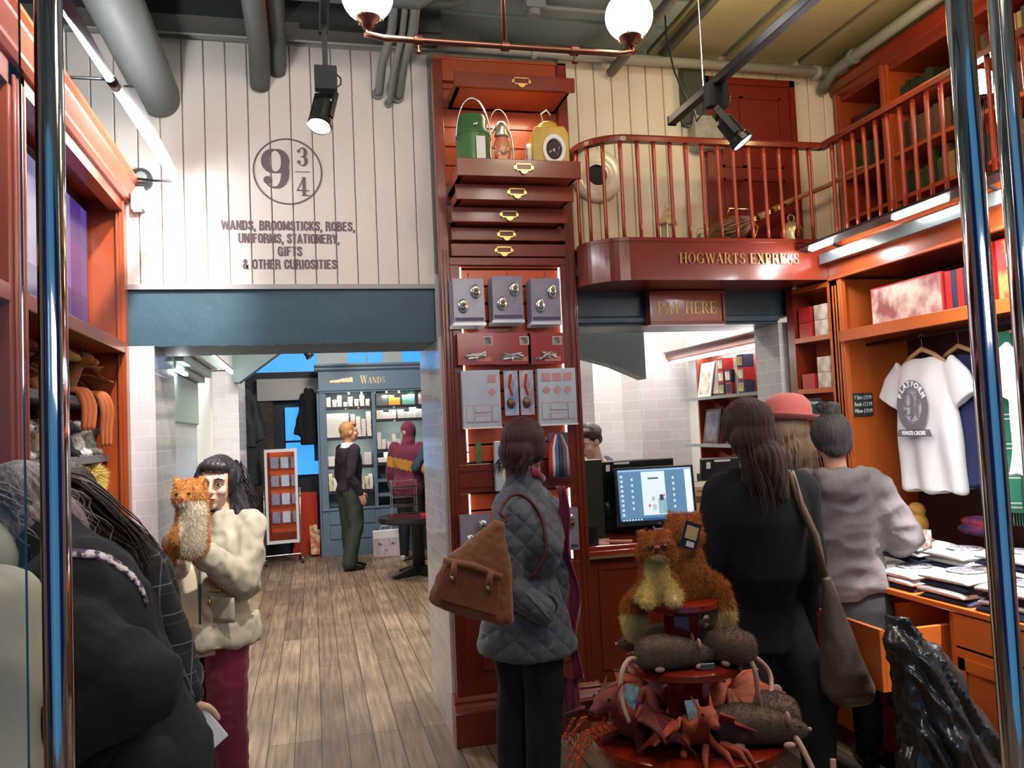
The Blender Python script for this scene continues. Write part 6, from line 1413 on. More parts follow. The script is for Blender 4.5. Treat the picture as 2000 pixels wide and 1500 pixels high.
# right
for c_ in range(2): stackcol(.86+.08*c_, .078, 1.986, 5, .034, GB, 'dark grey box in the block on the top right shelf', 'dark grey boxes on the top right shelf')
for c_ in range(2): stackcol(1.03+.08*c_, .078, 1.986, (4, 3)[c_], .034, OB, 'orange box in the block on the top right shelf', 'orange boxes on the top right shelf')
for c_ in range(2): stackcol(1.22+.085*c_, .083, 1.986, (4, 6)[c_], .034, TB, 'teal box in the block on the top right shelf', 'teal boxes on the top right shelf')
stackcol(1.45, .10, 1.986, 5, .034, KB, 'dusty pink box beyond the teal block', 'dusty pink boxes beyond the teal block')
for c_ in range(3): stackcol(.86+.09*c_, .088, 1.801, (4, 3, 4)[c_], .030, PB, 'pale pink box in the long block on the second right shelf', 'pale pink boxes on the second right shelf')
for c_ in range(4): stackcol(1.15+.085*c_, .083, 1.801, (4, 3, 5, 4)[c_], .030, SB, 'grey labelled box on the second right shelf', 'grey labelled boxes on the second right shelf')
for i, x in enumerate((.86, .92, .99, 1.06, 1.12)): stackcol(x, .052, 1.391, (7, 4, 3, 6, 4)[i], .033, (PB, IB)[i % 2], ('pale pink', 'ivory')[i % 2]+' box on the third right shelf', ('pale pink', 'ivory')[i % 2]+' boxes on the third right shelf', jit=.003)
stackcol(1.20, .06, 1.391, 9, .033, PB, 'pale pink box in the tall stack beside the hooded top', 'pale pink boxes in the tall stack')
for i, x in enumerate((.86, .94, 1.03, 1.10)): stackcol(x, .08, 1.211, (2, 4, 4, 3)[i], .033, (IB, PB)[i % 2], ('ivory', 'pale pink')[i % 2]+' box on the fourth right shelf', ('ivory', 'pale pink')[i % 2]+' boxes on the fourth right shelf', jit=.003)
o = MB().box(1.0, 1.35, 11.44, 11.7, .986, 1.02).build('flat_box', mat('rose_box', (.65, .25, .28), .4)); tag(o, 'flat rose coloured box on the fifth right shelf', 'box')
# robes beside the cabinet
def robe(x, y, z, L, w, m, lab, seed=0):
 e = empty('hanging_robe', (x, y, z), 0, lab, 'robe'); hangerobj(e, w*.6); B = MB()
 B.loft([((0, 0, -.03), (1, 0, 0), .05, (0, 1, 0), .03), ((0, 0, -.08), (1, 0, 0), w*.8, (0, 1, 0), .06), ((0, 0, -.3), (1, 0, 0), w*.9, (0, 1, 0), .08), ((0, 0, -L*.6), (1, 0, 0), w*1.2, (0, 1, 0), .10), ((0, 0, -L), (1, 0, 0), w*1.45, (0, 1, 0), .12)], 24)
 for s in (-1, 1): B.loft([((s*w*.75, 0, -.12), (0, 1, 0), .05, (s*.9, 0, .4), .05), ((s*w*1.15, 0, -.4), (0, 1, 0), .06, (s*.95, 0, .3), .06), ((s*w*1.5, 0, -.68), (0, 1, 0), .08, (s*.95, 0, .3), .09)], 16)
 kids(e)[-1].rotation_euler.z = PI/2
 voxed(B, 'cloth', m, .014, 3, .5, e, folds(.02, (14, 14, 2), seed))
RB = mat('black_robe_cloth', (.008, .009, .012), .9)
robe(-.03, 11.72, 2.30, .80, .085, RB, 'long black robe hanging against the blue light left of the wand cabinet', 1)
robe(-.86, 11.4, 2.3, 1.3, .14, mat('dark_grey_robe', (.03, .03, .035), .9), 'dark robe hanging at the far left beyond the tiled pier', 4)
robe(-.80, 10.6, 2.25, .75, .10, mat('charcoal_robe', (.02, .025, .03), .9), 'dark jacket hanging beyond the far tiled pier', 6)
o = MB().cyl((-.80, 9.88, 2.31), (-.80, 11.72, 2.31), .012, n=10).build('clothes_rail', BLACKM, smooth=True); tag(o, 'dark clothes rail beyond the far tiled pier', 'rail')
# red cabinet stub low behind the mirror
rb = empty('red_display_box', (-.08, 11.85, 0), 0, 'low orange-red display box behind the standing mirror', 'display box')
MB().box(-.20, .12, -.06, .05, .06, .84).build('box', mat('orange_red_plain', (.55, .045, .012), .4), rb); MB().box(-.22, .20, -.12, .08, 0, .10).build('foot', mat('orange_red_plain', (.55, .045, .012), .4), rb)
o = MB().cbox((-.02, 11.55, .22), (.10, .03, .40), rx=R_(-12), rz=R_(10)).cbox((.02, 11.57, .18), (.08, .03, .34), rx=R_(-16), rz=R_(-8)).build('paper_roll', mat('red_cream_roll', (.55, .12, .05), .5, var=((.7, .55, .35), 18, .2))); tag(o, 'red and cream printed cards leaning on the low red display box', 'card')
# standing mirror on castors
mr = empty('standing_mirror', (-.405, 11.15, 0), R_(7.6), 'tall white framed standing mirror on castors in front of the dark wall', 'mirror')
WM = mat('white_metal_frame', (.75, .76, .80), .3)
MT = Matrix.Translation((0, 0, .85)) @ Matrix.Rotation(R_(-2.5), 4, 'X')
m = MB(); m.box(-.205, .205, -.012, .012, .57, .61, MT); m.box(-.205, .205, -.012, .012, -.60, -.56, MT); m.box(-.205, -.172, -.012, .012, -.56, .57, MT); m.box(.172, .205, -.012, .012, -.56, .57, MT); m.build('frame', WM, mr)
MB().box(-.172, .172, -.004, .002, -.56, .57, MT).build('mirror_glass', mat('mirror', (.80, .80, .82), .02, metal=1), mr)
for s in (-1, 1):
 m = MB(); m.cyl((s*.225, 0, .06), (s*.225, 0, .95), .009); m.cyl((s*.225, -.17, .06), (s*.225, .17, .06), .010); m.build('stand_leg', STEEL, mr, smooth=True)
 for yy in (-.17, .17):
  m = MB(); m.lathe([(.026, -.010), (.026, .010)], n=14, M=Matrix.Translation((s*.225, yy, .026)) @ Matrix.Rotation(PI/2, 4, 'Y')); m.build('castor', BLACK, mr)
 MB().ell((s*.225, 0, .86), .018).build('pivot_knob', STEEL, mr, smooth=True)
MB().cyl((-.225, 0, .10), (.225, 0, .10), .008).build('cross_bar', STEEL, mr)
# round dark table with glass wand display
rt = empty('round_table', (1.12, 9.4, 0), 0, 'round black pedestal table with a glass display partly behind the pier', 'table')
m = MB(); m.lathe([(.001, .60), (.42, .60), (.44, .62), (.44, .665), (.001, .665)], n=40); t_ = m.build('tabletop', BLACK, rt); set_auto(t_.data, 30)
m = MB(); m.lathe([(.07, .06), (.07, .55), (.10, .60)], n=20); m.build('column', BLACK, rt, smooth=True)
for k in range(4):
 a = PI/2*k+.5; m = MB(); m.prism([(0, .02), (.34, 0), (.34, .035), (.10, .10), (0, .12)], 'y', -.03, .03); m.v = [(v[0]*math.cos(a)-v[1]*math.sin(a), v[0]*math.sin(a)+v[1]*math.cos(a), v[2]) for v in m.v]; m.build('leg', BLACK, rt)
gd = empty('glass_display', (.97, 9.35, .665), 0, 'clear glass tiered stand holding dark wands on the round table', 'display stand')
MB().box(-.16, .16, -.12, .12, 0, .03).build('base', mat('maroon_leather', (.10, .02, .02), .4), gd)
for z in (.12, .22, .32, .40): MB().box(-.14, .14, -.10, .10, z, z+.006).build('glass_tier', mat('tier_glass', (.85, .95, .95), .05, trans=.9), gd)
for s in (-1, 1):
 for q in (-1, 1): MB().cyl((s*.135, q*.095, .03), (s*.135, q*.095, .41), .004, n=6).build('post', STEEL, gd)
for i, z in enumerate((.03, .126, .226, .326)):
 o = MB().tube([(.80, 9.28, .665+z+.012), (.92, 9.27, .665+z+.010), (1.12, 9.26, .665+z+.010)], [.004, .009, .012], 8).build('wand', mat('wand_dark', (.06, .025, .02), .4), smooth=True); tag(o, 'dark wand lying on the %s tier of the glass stand' % ('lowest', 'second', 'third', 'top')[i], 'wand')
o = MB().box(1.13, 1.30, 9.1, 9.3, .666, .70).build('flat_box', mat('crimson_flat', (.40, .02, .05), .4)); tag(o, 'crimson flat box on the round table beside the glass stand', 'box')
# carrier bag with a cat face print
cb_ = empty('carrier_bag', (.90, 11.05, 0), R_(-4), 'white paper carrier bag printed with a pale violet cat face by the cabinet', 'bag')
b = MB().prism([(-.17, 0), (.17, 0), (.175, .34), (-.17, .33)], 'y', -.06, .06).build('bag', mat('bag_white', (.85, .84, .84), .5), cb_)
MB().prism([(-.17, .002), (.17, .002), (.173, .245), (-.172, .24)], 'y', -.0615, -.060).build('print', mat('cat_print', (.50, .38, .46), .5, var=((.72, .62, .70), (26, 26, 8), .5)), cb_)
for s in (-1, 1):
 m = MB(); m.prism([(s*.085+.035*math.cos(a), .165+.020*math.sin(a)+s*.0+.01*s*math.cos(a)) for a in [2*PI*k/16 for k in range(16)]], 'y', -.063, -.0615); m.build('print_eye', mat('cat_eye', (.35, .30, .50), .4), cb_)
 m = MB(); disc(m, s*.085, .165, .010, -.063, .001); m.build('print_pupil', BLACK, cb_)
MB().prism([(-.022, .095), (.022, .095), (.008, .07), (-.008, .07)], 'y', -.063, -.0615).build('print_nose', mat('cat_nose', (.40, .22, .28), .5), cb_)
MB().tube([(-.08, -.05, .335), (-.06, -.05, .40), (.06, -.05, .40), (.08, -.05, .335)], .004, 6).build('handle', PAPER, cb_)
# far globe, far spot
fg = empty('globe_lamp', (.44, 10.6, 2.78), 0, 'small white globe lamp hanging over the wand cabinet', 'lamp'); MB().ell((0, 0, 0), .085, nu=24, nv=16).build('globe', LAMPW, fg, smooth=True); MB().cyl((0, 0, .07), (0, 0, .53), .008).build('rod', BLACKM, fg)
fs_ = empty('spotlight', (-.06, 10.3, 2.66), 0, 'distant black spotlight under the far ceiling against the blue window', 'spotlight', 'black track spotlights')
del fs_['group']
Mx = Matrix.Rotation(R_(-35), 4, 'Y') @ Matrix.Rotation(R_(-15), 4, 'X'); MB().lathe([(.001, .05), (.04, .04), (.045, -.08), (.055, -.12), (.001, -.12)], n=18, M=Mx).build('body', BLACK, fs_, smooth=True); MB().cyl((0, 0, .03), (0, 0, .65), .01).build('rod', BLACKM, fs_)
# strip light in the passage
sl_ = empty('strip_light', (-.76, 6.65, 2.26), 0, 'white strip light along the bright passage wall seen through the left opening', 'light'); MB().box(-.012, .012, 0, 2.0, 0, .035).build('tube', LED, sl_); MB().box(-.014, .014, 0, 2.0, .035, .05).build('housing', mat('brown_housing', (.08, .05, .04), .4), sl_)
MB().tube([(0, .05, .03), (-.24, .05, .03)], .006, 6).build('bracket', BLACKM, sl_); MB().tube([(0, 1.95, .03), (-.24, 1.95, .03)], .006, 6).build('bracket', BLACKM, sl_)
s2 = empty('strip_light', (-.74, 5.02, 2.0), 0, 'short strip light under the green-grey cornice just past the left pier', 'light'); MB().box(0, .02, 0, .30, 0, .018).build('tube', LED, s2)
kids(s2)[0].location = (0, .0, .0)

# slatted panel on the far side of the middle pier, seen in the mirror
bp_ = empty('slat_panel', (1.05, 5.131, 0), 0, 'orange slatted panel behind the middle pier, seen in the mirror', 'display panel')
m = MB(); m.box(-.36, -.29, 0, .06, .1, 2.1); m.box(.29, .36, 0, .06, .1, 2.1); m.box(-.36, .36, 0, .06, 2.0, 2.1); m.box(-.36, .36, 0, .08, 0, .25); m.build('frame', MAHOG, bp_)
m = MB()
for k in range(18): m.box(-.29, .29, 0, .03, .27+k*.095, .355+k*.095)
m.build('slats', MATS['orange_slats'], bp_)
for r in range(4):
 for c_ in range(3):
  o = MB().box(.78+c_*.2, .93+c_*.2, 5.17, 5.22, .45+r*.36, .67+r*.36).build('hanging_pack', (CARD_G, CARD_B, CARD_G)[c_]); tag(o, 'pack hanging on the rear slatted panel, seen only in the mirror', 'packet', 'packs on the rear slatted panel')

# ================================================================== people
CAMM = cam.matrix_world.to_3x3()
def at(px, py, D):
 v = CAMM @ Vector(((px-1000)/1618, -(py-750)/1618, -1)); return Vector((0, 0, 1.6))+v*D
SK = ['pelvis', 'waist', 'chest', 'neck', 'head', 'shR', 'elR', 'wrR', 'shL', 'elL', 'wrL', 'hipR', 'knR', 'anR', 'hipL', 'knL', 'anL']
def skeleton(loc, F, H, head_c=None, **ov):
 F = Vector((F[0], F[1], 0)).normalized(); R = Vector((F.y, -F.x, 0)); U = Vector((0, 0, 1)); o = Vector(loc)
 b = dict(pelvis=(0, 0, .53), waist=(0, .005, .61), chest=(0, .0, .73), neck=(0, -.008, .835), head=(0, .012, .925),
             shR=(.105, -.005, .805), elR=(.135, -.015, .635), wrR=(.135, .03, .495), shL=(-.105, -.005, .805), elL=(-.135, -.015, .635), wrL=(-.135, .03, .495),
             hipR=(.05, 0, .52), knR=(.055, .012, .285), anR=(.055, -.012, .05), hipL=(-.05, 0, .52), knL=(-.055, .012, .285), anL=(-.055, -.012, .05))
 J = {k: o+(R*v[0]+F*v[1]+U*v[2])*H for k, v in b.items()}
 for k, v in ov.items():
  J[k] = Vector(v)
 J['F'] = F; J['R'] = R; J['H'] = H; return J
def spine_frames(J):
 P = [J['pelvis'], J['waist'], J['chest'], J['neck']]; rt0 = (J['hipR']-J['hipL']).normalized(); rt1 = (J['shR']-J['shL']).normalized(); out = []
 for i, p in enumerate(P):
  d = (P[min(i+1, 3)]-P[max(i-1, 0)]).normalized(); r = rt0.lerp(rt1, i/3); r = (r-d*r.dot(d)).normalized(); f = d.cross(r)*1; f = -f if f.dot(J['F']) < 0 else f
  out.append((p, r, f, d))
 return out
def torso(B, J, g=0, lo=None, top=True, bust=.0):
 """g: extra thickness; lo: extra rows below the pelvis (drop, rx, ry, forward)"""
 H = J['H']; S_ = spine_frames(J); secs = []
 dn = Vector((0, 0, -1))
 if lo:
  p, r, f, d = S_[0]; rh = Vector((r.x, r.y, 0)).normalized(); fh = Vector((J['F'].x, J['F'].y, 0))
  for drop, rx, ry, fw in reversed(lo): secs.append((p+dn*drop+fh*fw, rh, rx, fh, ry))
 def add(t, rx, ry, off=0):
  i = min(int(t), 2); q = t-i; a = S_[i]; b = S_[i+1]; p = a[0].lerp(b[0], q); r = a[1].lerp(b[1], q); f = a[2].lerp(b[2], q); secs.append((p+f*off*H, r, rx*H+g, f, ry*H+g))
 if not lo: add(-.0, .085, .060)
 for t, rx, ry, off in ((.01, .096, .072, -.005), (.55, .086, .066, 0), (1, .080, .060, 0), (1.5, .090, .066, .005+bust*.5), (2, .099, .070, .005+bust), (2.45, .104, .062, .0), (2.72, .092, .05, -.004), (2.88, .060, .040, -.004)): add(t, rx, ry, off)
 B.loft(secs, 28)
 if top: add2 = None
def arms(B, J, g=0, ends=(1, 1), only='RL', r=(.034, .026, .019)):
 H = J['H']
 for s, e in zip('RL', ends):
  if s not in only: continue
  a, b, c = J['sh'+s], J['el'+s], J['wr'+s]
  B.ell(a, r[0]*H+g*1.05); B.cap(a, r[0]*H+g, b, r[1]*H+g); B.cap(b, r[1]*H+g, b.lerp(c, e), (r[1]+(r[2]-r[1])*e)*H+g)
def legs(B, J, g=0, r=(.056, .037, .024), foot=True, calf=.034, end=1.0):
 H = J['H']
 for s in 'RL':
  a, b, c = J['hip'+s], J['kn'+s], J['an'+s]; B.cap(a, r[0]*H+g, b, r[1]*H+g); m = b.lerp(c, .3)-J['F']*.006*H; B.cap(b, r[1]*H+g, m, calf*H+g); e = b.lerp(c, end); B.cap(m, calf*H+g, e, r[2]*H+g)
def hand(B, wr, d, palm, H, curl=35, side=1, spread=1.0):
 """d: direction of fingers, palm: palm normal, side: +1 thumb towards palm x d"""
 k = H/1.7; d = Vector(d).normalized(); n = Vector(palm); n = (n-d*n.dot(d)).normalized(); x = d.cross(n).normalized()*side
 w = Vector(wr); B.cap(w-d*.02*k, .021*k, w+d*.01*k, .020*k)
 for i in range(4):
  off = (i-1.5)*.0185*k*spread; base = w+d*.01*k+x*off*.7; kn = w+d*(.085-.004*abs(i-1.2))*k+x*off
  B.cap(base, .0125*k, kn, .0105*k); L = (.040, .046, .043, .034)[3-i]*k; p = kn; ang = 0
  for j, f in enumerate((1, .62, .5)):
   ang += R_(curl*(.7, 1, .8)[j]); dd_ = (d*math.cos(ang)+n*math.sin(ang)).normalized(); q = p+dd_*L*f; B.cap(p, (.0095-.0008*j)*k, q, (.0088-.0009*j)*k, 10); p = q
 t0 = w+d*.025*k-x*.0+x*.030*k*1; t1 = t0+(d*.6+x*.75+n*.35).normalized()*.035*k; t2 = t1+(d*.9+x*.25+n*.45).normalized()*.03*k; t3 = t2+(d*.9+n*.4).normalized()*.024*k
 B.cap(w+d*.01*k+x*.015*k, .014*k, t0, .0135*k); B.cap(t0, .013*k, t1, .0115*k); B.cap(t1, .0110*k, t2, .0100*k); B.cap(t2, .0098*k, t3, .0085*k)
def headframe(J, look=None, tilt=(0, 0)):
 """look: horizontal yaw offset in degrees (+ = to the person's left), tilt: (pitch down, roll)"""
 F = J['F'].copy(); F.rotate(Matrix.Rotation(R_(look or 0), 3, 'Z')); R = Vector((F.y, -F.x, 0)); M3 = Matrix((R, F, Vector((0, 0, 1)))).transposed()
 return M3 @ Matrix.Rotation(R_(-tilt[0]), 3, 'X') @ Matrix.Rotation(R_(tilt[1]), 3, 'Y')
def head(B, J, M3):
 k = J['H']/1.65; c = J['head']
 def P(x, y, z): return c+M3 @ Vector((x, y, z))*k
 B.ell(c+M3 @ Vector((0, -.012, .015))*k, (.072*k, .090*k, .094*k), M3, 24, 16)
 B.ell(P(0, .022, -.045), (.055*k, .062*k, .062*k), M3); B.ell(P(0, .058, -.092), (.022*k, .02*k, .018*k), M3)
 for s in (-1, 1):
  B.ell(P(s*.033, .055, -.025), (.028*k, .028*k, .026*k), M3); B.ell(P(s*.074, -.004, -.008), (.010*k, .02*k, .031*k), M3); B.cap(P(s*.02, .082, .028), .011*k, P(s*.048, .070, .027), .010*k)
  B.ell(P(s*.011, .094, -.030), .0075*k)
 B.cap(P(0, .084, .015), .008*k, P(0, .101, -.026), .011*k); B.ell(P(0, .082, -.056), (.022*k, .012*k, .0065*k), M3); B.ell(P(0, .079, -.068), (.018*k, .012*k, .007*k), M3)
 B.cap(J['neck']-Vector((0, 0, .02*k)), .052*k, P(0, -.018, -.055), .048*k)
EYEW = mat('eye_white', (.8, .78, .75), .2); EYEB = mat('iris_brown', (.05, .025, .015), .15); LIPM = mat('lip_rose', (.52, .16, .14), .45)
def face_parts(par, J, M3, hair_m, o0, lip=LIPM):
 k = J['H']/1.65; c = J['head']-o0
 def P(x, y, z): return c+M3 @ Vector((x, y, z))*k
 for s in (-1, 1):
  MB().ell(P(s*.031, .0775, .006), (.014*k, .0105*k, .0085*k), M3).build('eye', EYEW, par, smooth=True); MB().ell(P(s*.031, .0865, .006), (.0062*k, .003*k, .0062*k), M3).build('iris', EYEB, par, smooth=True)
  MB().tube([P(s*.014, .0885, .026), P(s*.032, .089, .033), P(s*.050, .078, .027)], [.0028*k, .0035*k, .002*k], 6).build('eyebrow', hair_m, par, smooth=True)
  MB().tube([P(s*.016, .087, .010), P(s*.031, .0905, .0155), P(s*.046, .082, .009)], .0018*k, 6).build('eyelid', hair_m, par, smooth=True)
 m = MB(); m.tube([P(-.022, .0865, -.058), P(-.008, .0945, -.0545), P(0, .0935, -.0565), P(.008, .0945, -.0545), P(.022, .0865, -.058)], [.002*k, .0045*k, .004*k, .0045*k, .002*k], 8); m.tube([P(-.020, .086, -.0605), P(0, .093, -.0665), P(.020, .086, -.0605)], [.002*k, .0055*k, .002*k], 8); m.build('lips', lip, par, smooth=True)
def hairmat(name, c1, c2, rough=.45):
 return mat(name, c1, rough, bump=((90, 90, 9), .6, 3), var=(c2, (60, 60, 6), .5), sheen=.1)
def hair(par, J, M3, o0, pieces, m, strands=(), vox=.007, seed=0, groove=.004, name='hair'):
 k = J['H']/1.65; c = J['head']-o0
 def P(p): return c+M3 @ Vector(p)*k
 B = MB()
 for p in pieces:
  if len(p) == 2: B.ell(P(p[0]), tuple(x*k for x in p[1]), M3, 24, 16)
  else: B.cap(P(p[0]), p[1]*k, P(p[2]), p[3]*k)
 Mi = M3.inverted()
 def dsp(co, no):
  L = np.array([list(Mi @ (Vector(q)-c)) for q in co.astype(float)]) ; a = np.arctan2(L[:, 0], L[:, 1]+.02)
  d = np.abs(np.sin(a*17+vnoise(co, (8, 8, 8), seed)*3))*groove+vnoise(co, (25, 25, 10), seed)*groove*.8
  return no*d[:, None]
 h = voxed(B, name, m, vox, 3, .5, par, dsp)
 rnd = random.Random(seed); sb = MB()
 for guide, n, jit, r, curl in strands:
  G = [P(g) for g in guide]
  for q in range(n):
   off = Vector((rnd.gauss(0, 1), rnd.gauss(0, 1), rnd.gauss(0, .5)))*jit*k; ph = rnd.uniform(0, 6.28); pts = []; N = 14 if curl else 7
   of2 = off*1.5+Vector((rnd.gauss(0, 1), rnd.gauss(0, 1), rnd.gauss(0, 1)))*jit*k*.8
   for j in range(N):
    t = j/(N-1)*(len(G)-1); i = min(int(t), len(G)-2); p = G[i].lerp(G[i+1], t-i)+off.lerp(of2, j/(N-1))
    if curl: p = p+Vector((math.cos(ph+j*1.5), math.sin(ph+j*1.5), 0))*curl*k*min(1, j/4)
    pts.append(p)
   sb.tube(pts, [r*k*(1-.8*(j/(N-1))**2) for j in range(N)], 4, cap=False)
 if sb.v:
  st = sb.build('strands', m, h, smooth=True)
 return h
def shoe(par, an, F, H, o0, m, heel=.0):
 k = H/1.65; B = MB(); a = Vector(an)-o0; a.z = 0; F = Vector((F[0], F[1], 0)).normalized(); R = Vector((F.y, -F.x, 0))
 B.loft([(a+F*(-.06)*k+Vector((0, 0, .035)), R, .028*k, Vector((0, 0, 1)), .034), (a+F*(-.02)*k+Vector((0, 0, .045)), R, .034*k, Vector((0, 0, 1)), .045), (a+F*.06*k+Vector((0, 0, .038)), R, .040*k, Vector((0, 0, 1)), .036), (a+F*.13*k+Vector((0, 0, .027)), R, .040*k, Vector((0, 0, 1)), .026), (a+F*.18*k+Vector((0, 0, .018)), R, .022*k, Vector((0, 0, 1)), .016)], 18)
 B.cap(a+Vector((0, 0, .05)), .038*k, a+Vector((0, 0, .10)), .034*k)
 return voxed(B, 'shoe', m, .008, 3, .5, par)
def person(loc, J, lab, grp=None):
 return empty('person', loc, 0, lab, 'person', grp)
def shiftJ(J, o0): return {k: ((v-o0) if k in SK else v) for k, v in J.items()}
def mkbody(par, J, M3, skinm, hands=(), vox=.007, headit=True, bodyfn=None):
 """one continuous body: head, neck, trunk, arms with hands, legs"""
 B = MB(); torso(B, J, -.012); arms(B, J, -.004); legs(B, J, -.006)
 B.cap(J['neck'], .05*J['H']/1.65, J['chest'].lerp(J['neck'], .6), .06)
 if headit: head(B, J, M3)
 for h in hands: hand(B, *h)
 for s in 'RL': B.cap(J['an'+s]-Vector((0, 0, .03)), .03, J['an'+s]+J['F']*.12-Vector((0, 0, .045)), .02)
 return voxed(B, 'body', skinm, vox, 3, .45, par)

# ---- 1 woman with the brown shoulder bag, seen from behind and to the side
def p_bag():
 o0 = Vector((.885, 3.60, 0)); F = (.86, .51); H = 1.60
 J = skeleton((0, 0, 0), F, H)
 def W(px, py, D): return at(px, py, D)-o0
 J['shR'] = W(1008, 1008, 3.50); J['elR'] = W(982, 1140, 3.46); J['wrR'] = W(1062, 1195, 3.44)
 J['head'] = W(1028, 868, 3.62); J['neck'] = W(1022, 945, 3.62); J['chest'] = W(1030, 1050, 3.63); J['shL'] = W(1075, 1005, 3.78); J['elL'] = W(1085, 1110, 3.80); J['wrL'] = W(1085, 1190, 3.72)
 e = person(o0, J, 'person in a grey-blue quilted coat with short dark red hair')
 M3 = headframe(J, -5, (4, 0))
 mkbody(e, J, M3, SKIN, hands=[(J['wrR'], (.45, .8, -.5), (-.8, .4, 0), H, 20, 1), (J['wrL'], (.1, -.6, -.7), (-.5, .3, 0), H, 30, -1)], vox=.007)
 Q = quiltmat('blue_grey_quilted_cloth', (.085, .098, .135), (.068, .08, .11))
 B = MB(); torso(B, J, .030, lo=[(.05, .185, .165, 0), (.14, .20, .185, .005), (.215, .218, .20, .01), (.232, .208, .19, .01)], bust=.012); arms(B, J, .026, ends=(.96, .96)); B.loft([(J['neck']+Vector((0, 0, -.05)), J['R'], .10, J['F'], .09), (J['neck']+Vector((0, 0, .02)), J['R'], .078, J['F'], .074), (J['neck']+Vector((0, 0, .065)), J['R'], .076, J['F'], .075)], 20)
 ct_ = voxed(B, 'quilted_coat', Q, .011, 4, .5, e, folds(.010, (8, 8, 5), 3, .004, (28, 28, 20)))
 p = W(1052, 1200, 3.36); m = MB(); m.tube([p+Vector((-.05, -.01, .09)), p+Vector((.0, -.01, .03)), p+Vector((.05, .01, -.03))], .007, 8); m.build('pocket_welt', Q, e, smooth=True)
 B = MB(); legs(B, J, .012, r=(.058, .044, .036), calf=.038, end=.98); torso(B, J, -.002)
 B = MB(); legs(B, J, .014, r=(.060, .046, .038), calf=.042, end=.99); B.cap(J['hipR'], .10, J['hipL'], .10)
 voxed(B, 'trousers', mat('black_trousers', (.008, .008, .010), .8), .010, 3, .5, e, folds(.006, (10, 10, 4), 1))
 for s in 'RL': shoe(e, J['an'+s], F, H, Vector((0, 0, 0)), mat('black_shoe', (.015, .013, .012), .4))
 DR = hairmat('dark_red_hair', (.024, .005, .006), (.055, .010, .011), .6)
 hair(e, J, M3, Vector((0, 0, 0)), [((0, -.022, .020), (.092, .104, .102)), ((0, -.050, -.030), (.092, .078, .082)), ((0, -.06, -.07), (.078, .055, .05)), ((.055, .0, -.02), (.035, .06, .06)), ((-.055, .0, -.02), (.035, .06, .06))], DR,
         [([(sx_*.07, -.05+.05*math.sin(k), -.02), (sx_*.085, -.075, -.08), (sx_*.07, -.085, -.12)], 9, .012, .003, 0) for k in range(3) for sx_ in (-1, -.4, .2, .7, 1)], seed=3, groove=.005)
 SC = mat('crimson_scarf', (.33, .015, .09), .85, sheen=.4, bump=((60, 60, 10), .4), var=((.12, .01, .05), (30, 30, 5), .4))
 m = MB(); fv = J['F']; rv = J['R']; nk = J['neck']
 m.tube([nk+(-fv*.07+rv*(-.02)+Vector((0, 0, .05))), nk+(rv*.078+Vector((0, 0, .05))), nk+(fv*.06+rv*.05+Vector((0, 0, .02))), nk+(fv*.085+Vector((0, 0, -.01)))], [.02, .022, .022, .02], 10)
 for j, off in enumerate((-.04, .04)):
  g = []
  for i in range(6):
   g.append([nk+fv*(.135+.055*min(1, q/10)+.01*math.sin(i*2+j))+rv*(off+.05*j+(i-2.5)*.015*(1-.02*q)+.012*math.sin(q*.7+j))+fv*.012*math.sin(q*.9+i)+Vector((0, 0, -.02-.047*q)) for q in range(19)])
  m.sheet(g, .008)
 for i in range(22): 
  b0 = nk+fv*.19+rv*(-.03+.006*i)+Vector((0, 0, -.87)); m.tube([b0, b0+Vector((.004*math.sin(i), 0, -.10)), b0+Vector((.008*math.cos(i), 0, -.24-.02*(i % 3)))], [.003, .0035, .002], 5)
 m.build('scarf', SC, e, smooth=True)
 # the bag, an item of its own
 BR = mat('tan_suede', (.25, .085, .030), .65, sheen=.3, bump=(40, .3), var=((.16, .05, .018), 6, .5)); b0 = at(930, 1120, 3.36)
 bg_ = empty('shoulder_bag', b0, 0, 'slouchy tan brown leather shoulder bag with two buckled straps', 'bag')
 ux = (at(1010, 1150, 3.33)-at(850, 1105, 3.40)).normalized(); uz = (at(960, 1010, 3.38)-at(935, 1180, 3.38)).normalized(); uy = ux.cross(uz).normalized()*-1
 if uy.y < 0: uy = -uy
 def L(x, y, z): return ux*x+uy*y+uz*z
 B = MB(); B.loft([(L(.0, 0, -.175), ux, .155, uy, .030), (L(0, 0, -.15), ux, .180, uy, .055), (L(0, 0, -.06), ux, .165, uy, .065), (L(.01, 0, .04), ux, .135, uy, .06), (L(.03, 0, .12), ux, .085, uy, .045), (L(.05, 0, .18), ux, .045, uy, .03), (L(.065, 0, .23), ux, .02, uy, .016)], 28)
 voxed(B, 'bag_body', BR, .008, 3, .5, bg_, folds(.008, (12, 12, 8), 5, .003, (40, 40, 40)))
 m = MB(); pl = [(-.125, -.125), (.125, -.125), (.115, .0), (.09, .035), (-.10, .035), (-.12, .0)]
 vs = [tuple(L(x, -.068, z)) for x, z in pl]+[tuple(L(x*.97, -.060, z)) for x, z in pl]; m.add(vs, [tuple(range(6)), tuple(range(11, 5, -1))]+[(i, i+6, (i+1) % 6+6, (i+1) % 6) for i in range(6)]); pk = m.build('front_pocket', BR, bg_, bev=.004)
 m = MB(); m.tube([L(-.125, -.067, .032), L(0, -.076, .045), L(.12, -.067, .030)], [.012, .016, .012], 8); m.build('pocket_flap', BR, bg_, smooth=True)
 for s in (-.075, .075):
  m = MB(); m.tube([L(s, -.074, .045), L(s, -.084, .01), L(s, -.076, -.03)], [.013, .013, .015], 8); st = m.build('strap', BR, bg_, smooth=True); MB().ell(L(s, -.088, -.022), (.010, .008, .012)).build('buckle', mat('old_brass', (.35, .27, .15), .35, metal=.8), st, smooth=True)
